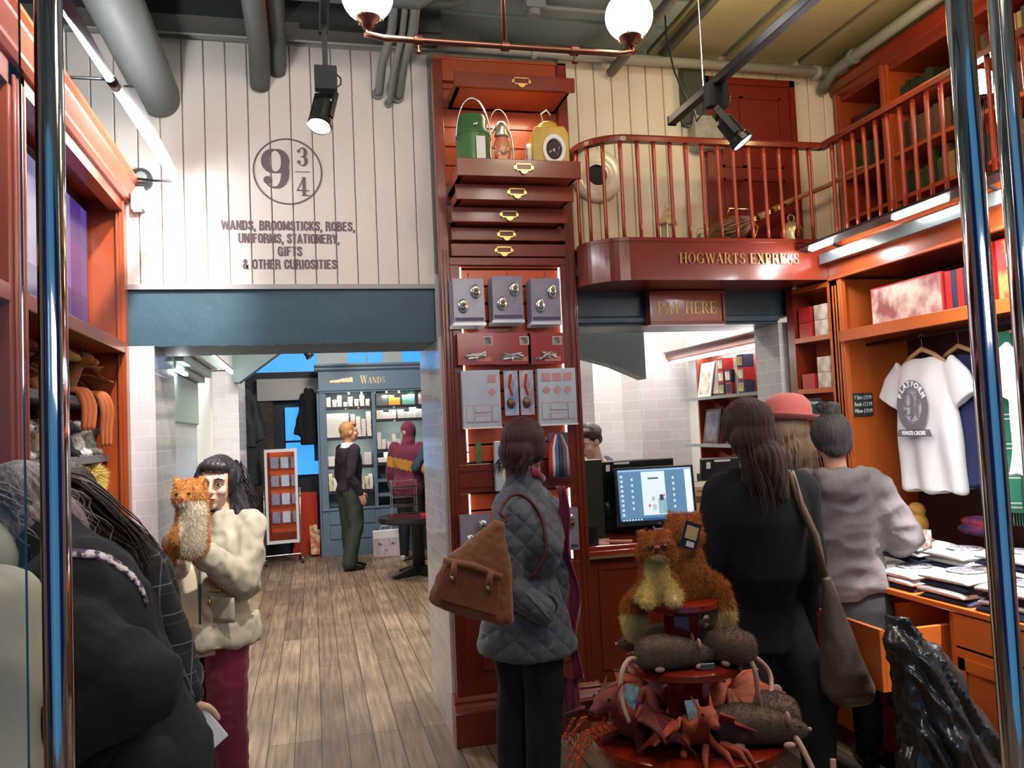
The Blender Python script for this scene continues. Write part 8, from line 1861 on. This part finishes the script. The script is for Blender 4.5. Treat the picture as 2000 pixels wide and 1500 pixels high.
 J['shL'] = W2(262, 1105, 2.42, o0); J['elL'] = W2(332, 1255, 2.42, o0); J['wrL'] = W2(362, 1365, 2.40, o0); J['shR'] = W2(230, 1085, 2.68, o0); J['elR'] = W2(210, 1230, 2.72, o0); J['wrR'] = W2(160, 1290, 2.74, o0)
 for s, y in (('L', -.08), ('R', .10)): J['kn'+s] = J['hip'+s]*1; J['kn'+s].z = .46; J['kn'+s].x -= .04; J['an'+s] = J['kn'+s]*1; J['an'+s].z = .08
 e = person(o0, J, 'person in a black plaid shirt stooping behind the black coat'); M3 = headframe(J, 0, (30, 0)); fd = Vector((.25, .0, -1))
 mkbody(e, J, M3, SKINP, hands=[(J['wrL'], fd, (.3, .9, 0), H, 22, 1), (J['wrR'], (-.9, .2, 0), (0, .3, -.9), H, 30, -1)], vox=.007)
 PL = stripes('black_plaid', (.010, .010, .013), [('Z', .085, .003, 0, (.16, .16, .19)), ('Z', .085, .003, .3, (.05, .05, .07)), ('X', .08, .003, 0, (.12, .12, .15)), ('Y', .09, .003, .4, (.10, .10, .12))])
 B = MB(); torso(B, J, .022, lo=[(.05, .18, .14, 0), (.1, .18, .14, 0)]); arms(B, J, .020, ends=(.96, .9)); voxed(B, 'plaid_shirt', PL, .010, 3, .5, e, folds(.010, (9, 9, 7), 3, .003, (30, 30, 30)))
 B = MB(); legs(B, J, .014); B.cap(J['hipR'], .10, J['hipL'], .10); voxed(B, 'trousers', mat('black_trousers', (.008, .008, .010), .8), .014, 2, .5, e)
 for s in 'RL': shoe(e, J['an'+s], F, H, Vector((0, 0, 0)), mat('black_shoe', (.015, .013, .012), .4))
 BRN = hairmat('long_brown_hair', (.022, .012, .008), (.060, .032, .017), .4); Z = Vector((0, 0, 0)); Mi = M3.inverted(); k = H/1.65
 def HL(px, py, D): return tuple((Mi @ (W2(px, py, D, o0)-J['head']))/k)
 gl_ = []
 for i in range(8):
  y0 = 935+i*13; gl_.append(([HL(118, y0-4, 2.44), HL(165, y0+8+i*2, 2.40), HL(215, y0+50+i*3, 2.36), HL(262+i*2, y0+95-i*3, 2.34), HL(296-i*3, 1072+i*7, 2.32)], 16, .010, .0032, .002))
 hair(e, J, M3, Z, [((0, -.02, .018), (.092, .105, .10)), (HL(150, 985, 2.46), .075, HL(215, 1045, 2.40), .060), (HL(215, 1040, 2.40), .06, HL(265, 1085, 2.35), .035)], BRN, gl_, seed=31, groove=.006)
 hp = J['wrL']+fd.normalized()*.075+Vector((.035, -.01, -.01))+o0
 ph = empty('phone', hp, 0, 'white phone held low by the person in the plaid shirt', 'phone'); Mx = Matrix.Rotation(R_(-35), 4, 'Y') @ Matrix.Rotation(R_(15), 4, 'Z')
 MB().box(-.033, .033, -.005, .005, -.065, .065, Mx).build('case', mat('phone_white', (.85, .85, .9), .25, coat=.5), ph, bev=.004); MB().box(.008, .022, -.0065, -.005, .045, .058, Mx).build('camera_lens', BLACK, ph)
 # pale coat at the very edge
 o0 = Vector((-.68, 1.78, 0)); F = (-.6, .8); J = skeleton((0, 0, 0), F, 1.66)
 J['shR'] = W2(-38, 1085, 1.9, o0); J['elR'] = W2(-38, 1200, 1.88, o0); J['wrR'] = W2(-60, 1290, 1.9, o0); J['head'] += Vector((-.08, .05, -.06))
 e = person(o0, J, 'person in a pale green coat at the left edge, only a sleeve in the picture'); M3 = headframe(J, 0, (20, 0)); mkbody(e, J, M3, SKINP, hands=[(J['wrR'], (-.5, .8, -.2), (0, 0, -1), 1.66, 30, 1)], vox=.010)
 B = MB(); torso(B, J, .03, lo=[(.05, .19, .15, 0), (.25, .2, .17, 0)]); arms(B, J, .026); voxed(B, 'coat', mat('pale_green_coat', (.42, .43, .36), .85), .014, 3, .5, e, folds(.01, (8, 8, 6), 3))
 hair(e, J, M3, Z, [((0, -.02, .018), (.095, .105, .10)), ((0, -.06, -.08), (.08, .05, .1))], BRN, seed=1, vox=.012)
def W2(px, py, D, o0): return at(px, py, D)-o0
p_left()

# ================================================================== plush toys and the tiered stand
def fur(obj, n, length, width, mats=None, droop=.4, seed=0, name='fur', lift=.55, matfn=None, par=None):
 me = obj.data; me.calc_loop_triangles(); nt_ = len(me.loop_triangles); tv = np.empty(nt_*3, np.int32); me.loop_triangles.foreach_get('vertices', tv); tv = tv.reshape(-1, 3)
 co = np.empty(len(me.vertices)*3, np.float32); me.vertices.foreach_get('co', co); co = co.reshape(-1, 3)
 a, b, c = co[tv[:, 0]], co[tv[:, 1]], co[tv[:, 2]]; nn = np.cross(b-a, c-a); ar = np.linalg.norm(nn, axis=1); nn = nn/np.maximum(ar, 1e-12)[:, None]
 rg = np.random.default_rng(seed); idx = rg.choice(nt_, n, p=ar/ar.sum()); u = rg.random((n, 1)); v = rg.random((n, 1)); fl = (u+v) > 1; u = np.where(fl, 1-u, u); v = np.where(fl, 1-v, v)
 p = a[idx]*(1-u-v)+b[idx]*u+c[idx]*v; nr = nn[idx]; g = np.array([0, 0, -droop]); d = nr*lift+g+rg.normal(0, .28, (n, 3)); d -= nr*np.minimum(0, (d*nr).sum(1)-.15)[:, None]; d /= np.linalg.norm(d, axis=1)[:, None]
 s = np.cross(d, rg.normal(0, 1, (n, 3))); s /= np.maximum(1e-6, np.linalg.norm(s, axis=1))[:, None]; L = length*rg.uniform(.6, 1.2, (n, 1)); w = width/2
 V = np.stack([p-s*w-nr*.001, p+s*w-nr*.001, p+d*L], 1).reshape(-1, 3)
 m = bpy.data.meshes.new(name); m.vertices.add(3*n); m.vertices.foreach_set('co', V.astype(np.float32).ravel()); m.loops.add(3*n); m.loops.foreach_set('vertex_index', np.arange(3*n, dtype=np.int32)); m.polygons.add(n); m.polygons.foreach_set('loop_start', np.arange(0, 3*n, 3, dtype=np.int32)); m.polygons.foreach_set('loop_total', np.full(n, 3, np.int32))
 for q in (mats or list(me.materials)): m.materials.append(q)
 if matfn is not None: m.polygons.foreach_set('material_index', matfn(p).astype(np.int32))
 m.update(); m.validate(); o = bpy.data.objects.new(name, m); link(o); o.parent = par or obj; return o
GING = mat('ginger_plush', (.60, .23, .06), .9, var=((.44, .15, .035), 14, .5)); CRE = mat('cream_yellow_plush', (.76, .60, .20), .9, var=((.86, .72, .32), 16, .5)); BRN_ = mat('grey_brown_plush', (.17, .118, .09), .95, var=((.22, .155, .12), 20, .5)); PNK = mat('pale_pink_felt', (.62, .42, .34), .8)
stc = at(1342, 1432, 2.72); stc.z = 0
st_ = empty('tiered_stand', stc, 0, 'dark red three-tier round display stand in the foreground', 'display stand')
RL = mat('red_lacquer', (.30, .022, .010), .18, coat=.8, var=((.22, .015, .008), 4, .5))
for nm, prof in (('bottom_tier', [(.001, .555), (.30, .555), (.318, .565), (.318, .585), (.30, .592), (.001, .592)]), ('middle_tier', [(.001, .785), (.175, .785), (.190, .793), (.190, .812), (.176, .820), (.001, .820)]), ('top_tier', [(.001, .985), (.115, .985), (.128, .992), (.128, 1.010), (.116, 1.016), (.001, 1.016)])):
 o = MB().lathe(prof, n=56).build(nm, RL, st_); set_auto(o.data, 35)
MB().lathe([(.15, 0), (.15, .03), (.13, .05), (.13, .20), (.27, .50), (.28, .555)], n=40).build('base', mat('tan_base', (.30, .12, .045), .5), st_, smooth=True)
for a, b in ((.592, .785), (.82, .985)): MB().lathe([(.07, a), (.06, a+.02), (.06, b-.02), (.07, b)], n=8).build('column', RL, st_)
# sitting ginger cat plush
def cat_plush(loc, rz, lab, tail, face=True, s=1.0):
 e = empty('cat_plush', loc, rz, lab, 'plush toy'); B = MB()
 B.loft([((0, .02, .0), (1, 0, 0), .075, (0, 1, 0), .08), ((0, .02, .05), (1, 0, 0), .078, (0, 1, 0), .085), ((0, .01, .12), (1, 0, 0), .06, (0, 1, 0), .065), ((0, 0, .17), (1, 0, 0), .05, (0, 1, 0), .05)], 20)
 B.ell((0, -.01, .225), (.070, .062, .060)); B.ell((0, -.055, .208), (.036, .026, .028))
 for x in (-1, 1):
  B.ell((x*.045, -.02, .20), (.035, .03, .03)); B.cap((x*.048, .0, .275), .018, (x*.056, .0, .293), .008)
  B.cap((x*.04, -.03, .10), .026, (x*.05, -.085, .025), .024); B.ell((x*.052, -.10, .018), (.026, .03, .02)); B.ell((x*.07, -.02, .03), (.035, .05, .032))
 b = voxed(B, 'body', [GING, CRE], .007, 4, .5, e, None, lambda c: (((c[:, 1] < -.028) & (c[:, 2] < .185) & (np.abs(c[:, 0]) < .05)) | ((c[:, 1] < -.055) & (c[:, 2] < .20)) | ((c[:, 1] < -.05) & (c[:, 2] < .07))).astype(int))
 fur(b, 16000, .022, .0022, seed=1, droop=.35, matfn=lambda c: (((c[:, 1] < -.028) & (c[:, 2] < .185) & (np.abs(c[:, 0]) < .05)) | ((c[:, 1] < -.055) & (c[:, 2] < .20)) | ((c[:, 1] < -.05) & (c[:, 2] < .07))).astype(int))
 if face:
  for x in (-1, 1):
   MB().ell((x*.030, -.068, .236), (.011, .008, .007)).build('eye', mat('plush_eye', (.02, .02, .01), .1, coat=1), e, smooth=True); MB().tube([(x*.015, -.078, .240), (x*.024, -.077, .226), (x*.036, -.068, .222)], .004, 6).build('eye_line', mat('dark_felt', (.05, .02, .01), .8), e)
  MB().ell((0, -.083, .232), (.012, .008, .009)).build('nose', mat('pink_nose', (.50, .12, .10), .5), e, smooth=True); MB().tube([(-.014, -.082, .208), (0, -.086, .216), (.014, -.082, .208)], .0025, 6).build('mouth', mat('dark_felt', (.05, .02, .01), .8), e)
  MB().ell((0, -.076, .190), (.018, .010, .020)).build('chin_tuft', mat('grey_cream_felt', (.45, .38, .25), .9), e, smooth=True)
 T_ = MB(); pts = [Vector(p) for p in tail]; rr = [.028, .034, .040, .044, .040, .028, .012][:len(pts)]
 for i in range(len(pts)-1): T_.cap(pts[i], rr[i], pts[i+1], rr[i+1])
 zc = pts[-1].z+.58*(pts[1].z-pts[-1].z); t_ = voxed(T_, 'tail', [GING, CRE], .008, 4, .5, e, None, lambda c: (c[:, 2] < zc).astype(int)); fur(t_, 9000, .030, .0024, seed=4, droop=.8, matfn=lambda c: (c[:, 2] < zc).astype(int))
 return e
topz = 1.017
cat_plush((stc.x-.085, stc.y-.02, topz), R_(-18), 'ginger cat plush with cream chest at the front of the top tier', [(-.03, .06, .03), (-.07, .07, .01), (-.10, .06, -.03), (-.10, .05, -.07), (-.10, .05, -.11), (-.10, .05, -.14)]); cc1 = bpy.data.objects['cat_plush']; cc1.scale = (.80, .80, .78)
c2 = cat_plush((stc.x+.045, stc.y+.035, topz), R_(172), 'ginger cat plush seen from behind on the top tier, tagged, long tail hanging right', [(-.03, .06, .05), (-.07, .07, .05), (-.10, .06, .02), (-.11, .07, -.04), (-.11, .07, -.08), (-.11, .07, -.12), (-.11, .07, -.15)], face=False)
c2.scale = (.86, .86, .93)
e = empty('hang_tag', (stc.x+.045, stc.y-.04, topz+.245), R_(8), 'dark swing tag with cream print on the rear ginger plush', 'tag'); Mx = Matrix.Rotation(R_(20), 4, 'Y')
MB().box(-.032, .032, -.002, .002, -.085, 0, Mx).build('card', mat('tag_blue_black', (.02, .035, .05), .3), e); MB().box(-.022, .024, -.003, -.002, -.055, -.012, Mx).build('print', mat('tag_cream', (.65, .5, .25), .4), e); MB().box(-.01, .02, -.0035, -.002, -.08, -.062, Mx).build('barcode_label', PAPER, e)
# long grey-brown rat plush
def rat(loc, rz, lab, tail, s=1.0, tilt=0, tagc=True):
 e = empty('rat_plush', loc, rz, lab, 'plush toy'); B = MB()
 B.loft([((-.11, 0, .045), (0, 1, 0), .022, (0, 0, 1), .025), ((-.09, 0, .05), (0, 1, 0), .050, (0, 0, 1), .045), ((-.03, 0, .052), (0, 1, 0), .062, (0, 0, 1), .050), ((.03, 0, .048), (0, 1, 0), .055, (0, 0, 1), .045), ((.08, 0, .042), (0, 1, 0), .042, (0, 0, 1), .036), ((.12, 0, .035), (0, 1, 0), .026, (0, 0, 1), .024), ((.145, 0, .03), (0, 1, 0), .012, (0, 0, 1), .012)], 18)
 b = voxed(B, 'body', BRN_, .007, 3, .5, e); fur(b, 12000, .006, .0018, seed=int(abs(loc[0])*100) % 50, droop=.2)
 for y in (-1, 1):
  MB().ell((.085, y*.036, .075), (.006, .016, .018)).build('ear', PNK, e, smooth=True); MB().ell((.118, y*.022, .048), .004).build('eye', BLACK, e, smooth=True)
  for x in (-.06, .07): MB().ell((x+.012, y*.05, .010), (.016, .009, .009)).build('foot', PNK, e, smooth=True)
 MB().ell((.15, 0, .032), .006).build('nose', PNK, e, smooth=True)
 MB().tube(crv(tail), .0075, 10).build('tail', mat('pink_tail', (.70, .46, .36), .7), e, smooth=True)
 if tagc: MB().cbox((.10, -.06, .012), (.045, .004, .02), rx=R_(20)).build('care_tag', mat('teal_tag', (.25, .45, .45), .4), e)
 e.scale = (s, s, s); return e
mz = .821; bz = .593
rat((stc.x-.085, stc.y-.09, mz), R_(-8), 'grey-brown rat plush lying along the left of the middle tier, tail dropping left', [(-.10, 0, .03), (-.135, -.02, .04), (-.165, -.04, .01), (-.175, -.05, -.05), (-.17, -.06, -.10), (-.155, -.06, -.14)])
rat((stc.x+.10, stc.y-.085, mz), R_(115), 'grey-brown rat plush rump outwards at the right of the middle tier', [(-.10, 0, .02), (-.115, .0, -.01), (-.115, -.01, -.09), (-.10, -.04, -.14), (-.09, -.075, -.175), (-.08, -.10, -.20)], 1.05)
rat((stc.x+.14, stc.y+.05, mz), R_(100), 'grey-brown rat plush at the back right of the middle tier, tail looping right', [(-.08, 0, .03), (-.10, -.06, .0), (-.11, -.11, -.04), (-.12, -.13, -.08), (-.15, -.10, -.13), (-.17, -.04, -.16)], 1.0, tagc=False)
rat((stc.x-.05, stc.y+.10, mz), R_(165), 'grey-brown rat plush at the back left of the middle tier', [(-.10, 0, .03), (-.12, .02, .03), (-.13, .04, .01)], .9, tagc=False)
rat((stc.x+.135, stc.y-.19, bz), R_(-17), 'grey-brown rat plush lying at the front right of the bottom tier', [(-.10, 0, .03), (-.12, .03, .02), (-.12, .06, .01)], 1.15, tagc=False)
rat((stc.x+.26, stc.y-.10, bz), R_(75), 'grey-brown rat plush at the right edge of the bottom tier, tail crooked over the rim', [(-.10, 0, .03), (-.14, -.02, .02), (-.17, -.04, -.03), (-.19, -.055, -.075), (-.20, -.075, -.09), (-.185, -.095, -.05), (-.175, -.10, -.02)], 1.15)
# dragon plush
ORD = mat('burnt_orange_velour', (.46, .085, .018), .6, sheen=.1, var=((.30, .04, .012), 12, .5)); RED_ = mat('dark_red_velour', (.22, .018, .012), .6, sheen=.1, var=((.10, .01, .01), 12, .5))
def dragon(loc, rz, lab, m1, m2, s=1.0, seed=0, hang=0, fringe=0):
 e = empty('dragon_plush', loc, rz, lab, 'plush toy'); rnd = random.Random(seed); B = MB()
 B.loft([((0, .09, .03), (1, 0, 0), .015, (0, 0, 1), .015), ((0, .06, .045), (1, 0, 0), .038, (0, 0, 1), .035), ((0, 0, .055), (1, 0, 0), .048, (0, 0, 1), .045), ((0, -.05, .065), (1, 0, 0), .035, (0, 0, 1), .035), ((0, -.085, .10), (1, 0, 0), .022, (0, 0, 1), .022), ((0, -.10, .125), (1, 0, 0), .02, (0, 0, 1), .02)], 16)
 B.ell((0, -.115, .135), (.032, .036, .026)); B.cap((0, -.13, .13), .020, (0, -.165, .122), .013)
 for x in (-1, 1): B.cap((x*.02, -.10, .155), .008, (x*.03, -.07, .185), .003); B.cap((x*.035, -.03, .04), .016, (x*.06, -.06, .008), .012); B.cap((x*.035, .05, .035), .018, (x*.065, .05, .008), .013)
 for i in range(6): B.cap((0, -.07+.028*i, .105-.004*i*i*.5), .008, (0, -.06+.028*i, .128-.004*i*i*.5), .002)
 voxed(B, 'body', m1, .006, 3, .5, e)
 for x in (-1, 1):
  MB().ell((x*.024, -.13, .148), .005).build('eye', BLACK, e, smooth=True); MB().ell((x*.008, -.176, .126), .003).build('nostril', BLACK, e)
  g = []; root = Vector((x*.035, .0, .085)); tips = [Vector((x*.09, -.11, .11)), Vector((x*.16, -.09, .06)), Vector((x*.18, .0, .012)), Vector((x*.13, .08, .006)), Vector((x*.06, .11, .02))]
  rows = []
  for i in range(len(tips)-1):
   for q in range(4):
    t = tips[i].lerp(tips[i+1], q/4); sc = 1-.22*math.sin(PI*q/4); rows.append(root+(t-root)*sc+Vector((0, 0, rnd.uniform(-.006, .006))))
  rows.append(tips[-1])
  for r in rows: g.append([root.lerp(r, k/5)+Vector((0, 0, .018*math.sin(PI*k/5))) for k in range(6)])
  w_ = MB().sheet(g, .005).build('wing', m2, e, smooth=True)
  for t in tips: MB().tube([root, root.lerp(t, .5)+Vector((0, 0, .02)), t*1.03], [.007, .006, .003], 6).build('wing_rib', m1, w_, smooth=True)
 tl = [Vector((0, .08, .03)), Vector((.03, .13, .02)), Vector((.07, .17, .01-hang*.3)), Vector((.08, .19, -.02-hang)), Vector((.07, .20, -.05-hang*1.6))]
 t_ = MB().tube(tl, [.018, .014, .011, .008, .004], 8).build('tail', m1, e, smooth=True); MB().sheet([[tl[-1]+Vector((-.025+.0125*i, 0, -.01*j-(.012 if i == 2 else 0)*j)) for j in range(4)] for i in range(5)], .004).build('tail_fin', m2, t_)
 if fringe:
  f = MB()
  for q in range(fringe):
   a = rnd.uniform(2.2, 4.6); p0 = Vector((math.cos(a)*.06, math.sin(a)*.06, .05)); p1 = Vector((math.cos(a)*rnd.uniform(.12, .18), math.sin(a)*.14, rnd.uniform(.03, .07))); p2 = p1+Vector((math.cos(a)*.05, math.sin(a)*.05, rnd.uniform(-.10, -.04)))
   for k in range(5):
    t0 = p0.lerp(p1, k/5); f.tube([p0.lerp(p1, k/5), p0.lerp(p1, (k+.7)/5)], .004, 5)
   for k in range(4): f.tube([p1.lerp(p2, k/4), p1.lerp(p2, (k+.7)/4)], .004, 5)
  f.build('fringe', mat('orange_red_fringe', (.60, .08, .02), .6), e)
 MB().cbox((.0, -.02, .115), (.045, .004, .075), rx=R_(-25)).build('swing_tag', mat('green_tag', (.05, .12, .08), .35, var=((.25, .4, .5), 40, .2)), e)
 e.scale = (s, s, s); return e
dragon((stc.x-.06, stc.y-.17, bz), R_(0), 'burnt orange winged dragon plush at the front of the bottom tier', ORD, mat('orange_wing_cloth', (.40, .055, .015), .6), 1.0, 3, .03)
dragon((stc.x+.12, stc.y+.02, bz+.0), R_(140), 'bright orange dragon plush heaped behind the rats on the bottom tier', mat('bright_orange_velour', (.62, .13, .03), .6, sheen=.1), ORD, 1.25, 5)
dragon((stc.x-.20, stc.y-.06, bz), R_(-60), 'dark red dragon plush with orange fringes at the left of the bottom tier', RED_, mat('dark_red_wing', (.12, .01, .012), .6), 1.2, 8, fringe=14)
dragon((stc.x-.02, stc.y+.18, bz), R_(190), 'dark red dragon plush at the back of the bottom tier behind the column', RED_, ORD, 1.1, 9)
# long orange legs / ribbons over the rim
m = MB(); c0 = Vector((stc.x-.03, stc.y-.27, bz+.02))
for k, (dx, dz) in enumerate(((-.07, -.03), (.03, -.05), (.09, -.07), (.12, -.085))): m.tube([c0+Vector((dx*.3, .03, .01)), c0+Vector((dx*.7, -.02, .0)), c0+Vector((dx, -.07, dz))], [.012, .010, .004], 6)
o = m.build('orange_claws', ORD, smooth=True); tag(o, 'orange cloth tail strips trailing over the front rim of the bottom tier', 'ribbon')
# plush hugged by the young woman
B = MB(); hp = at(371, 968, 3.20); e = empty('cat_plush', hp, 0, 'ginger and white plush held up against the cheek of the person in the parka', 'plush toy')
B.ell((0, 0, .0), (.075, .065, .07)); B.cap((.01, .0, -.06), .065, (.0, .02, -.20), .075); B.cap((-.03, -.03, -.12), .03, (-.06, -.05, -.17), .028); B.cap((-.05, .0, .055), .02, (-.06, 0, .078), .008); B.cap((.05, .0, .055), .02, (.06, 0, .078), .008); B.ell((-.02, -.055, -.01), (.035, .03, .028))
WHT = mat('cream_white_plush', (.80, .72, .58), .9)
mf = lambda c: ((c[:, 1] < -.015) & (c[:, 2] < -.02) & (c[:, 0] > -.04)).astype(int)
e.scale = (.86, .86, .9); b = voxed(B, 'body', [mat('ginger_plush_lit', (.72, .36, .12), .9, var=((.55, .22, .06), 14, .5)), WHT], .008, 3, .5, e, None, mf); fur(b, 12000, .018, .0024, seed=7, matfn=mf)  # body ginger lightened to carry the strong light on this toy
for x in (-.045, .005): MB().ell((x, -.068, .012), .007).build('eye', BLACK, e, smooth=True)
MB().ell((-.02, -.086, -.005), (.008, .006, .006)).build('nose', mat('pink_nose', (.50, .12, .10), .5), e, smooth=True)
T_ = MB(); T_.cap((-.03, .02, -.18), .03, (-.12, .02, -.28), .03); T_.cap((-.12, .02, -.28), .03, (-.19, .03, -.36), .018); t_ = voxed(T_, 'tail', GING, .008, 3, .5, e); fur(t_, 5000, .02, .0024, seed=8)
# ---- goods on the left cabinet shelves
dragon((-1.10, 4.08, 1.817), R_(60), 'brown-orange dragon plush on the upper grey shelf, snout to the right', mat('brown_orange_velour', (.40, .13, .03), .6, sheen=.3), mat('brown_wing', (.22, .06, .02), .6), 1.25, 21, .05)
dragon((-1.14, 3.72, 1.817), R_(100), 'golden brown dragon plush on the upper grey shelf behind the chrome tube', mat('gold_brown_velour', (.38, .19, .04), .6, sheen=.3), mat('brown_wing', (.22, .06, .02), .6), 1.25, 23, .05)
dragon((-1.14, 3.30, 1.817), R_(80), 'dark red dragon plush on the upper grey shelf at the left', RED_, mat('brown_wing', (.22, .06, .02), .6), 1.2, 24, .05)
for k, (y, l) in enumerate(((4.12, 'right'), (3.80, 'left'))):
 m = MB(); 
 for q in range(3):
  x = -.985+.012*q; P_ = crv([(x-.04, y+.02*q, 1.832), (x+.03, y+.02*q, 1.838), (x+.055, y+.03*q+.01, 1.77), (x+.045, y+.04+.025*q, 1.68), (x+.04, y+.07+.02*q, 1.60+.10*k)]); m.tube(P_, [.009+.005*math.sin(3*j/len(P_)+.6) for j in range(len(P_))], 8)
 o = m.build('dangling_legs', mat('salmon_velour', (.68, .20, .07), .6), smooth=True); tag(o, 'long salmon orange plush legs dangling from the upper grey shelf, '+l+' pair', 'plush legs')
rnd = random.Random(77); cs_ = [('grey badger', (.16, .15, .13)), ('navy', (.02, .03, .10)), ('white', (.75, .72, .70)), ('dark brown', (.06, .04, .03)), ('grey', (.20, .19, .17)), ('cream', (.60, .52, .40)), ('black', (.02, .02, .025)), ('grey speckled', (.22, .2, .18))]
for k, (y, ci) in enumerate(((4.20, 0), (4.08, 4), (3.98, 2), (3.90, 1), (3.80, 6), (3.70, 3), (3.55, 5), (3.40, 7), (3.22, 2), (3.08, 5))):
 nm_, cc = cs_[ci]; e = empty('animal_plush', (-1.02-.03*(k % 2), y, 1.562), R_(rnd.uniform(-30, 30)), 'small %s animal plush on the middle grey shelf, %s from the right end' % (nm_, ('first', 'second', 'third', 'fourth', 'fifth', 'sixth', 'seventh', 'eighth', 'ninth', 'tenth')[k]), 'plush toy'); B = MB()
 B.cap((0, 0, .05), .045, (0, .0, .08), .035); B.ell((.02, .01, .12), (.035, .033, .03)); B.cap((.04, .01, .115), .016, (.075, .02, .11), .009)
 for s_ in (-1, 1): B.ell((.0, .01+s_*.026, .148), (.008, .008, .012)); B.cap((.02, s_*.03, .02), .018, (.055, s_*.035, .012), .013)
 mm = mat('animal_%d' % ci, cc, .9, var=((cc[0]*1.8+.02, cc[1]*1.8+.02, cc[2]*1.8+.02), 40, .3)); b = voxed(B, 'body', mm, .007, 2, .5, e); fur(b, 2500, .012, .002, seed=k)
 MB().ell((.078, .02, .11), .006).build('nose', BLACK, e, smooth=True)
 for s_ in (-1, 1): MB().ell((.05, .01+s_*.016, .128), .004).build('eye', BLACK, e, smooth=True)
for k, (y, l) in enumerate(((4.15, 'right'), (3.85, 'left'))):
 e = empty('animal_plush', (-1.02, y, 1.302), 0, 'fluffy yellow plush on the lower grey shelf, '+l+' one', 'plush toy'); B = MB(); B.ell((0, 0, .075), (.07, .08, .075)); B.ell((.03, .02, .16), (.05, .05, .045)); B.cap((.0, .08, .09), .035, (.03, .16, .13), .02); B.cap((.06, -.02, .03), .025, (.08, -.03, .015), .02)
 b = voxed(B, 'body', mat('lemon_plush', (.70, .52, .12), .9, var=((.8, .65, .25), 20, .4)), .009, 2, .5, e); fur(b, 9000, .035, .003, seed=k+3, droop=.3)
 for s_ in (-1, 1): MB().ell((.075, .02+s_*.02, .17), .006).build('eye', BLACK, e, smooth=True)
 MB().ell((.083, .02, .155), .006).build('nose', BLACK, e, smooth=True)
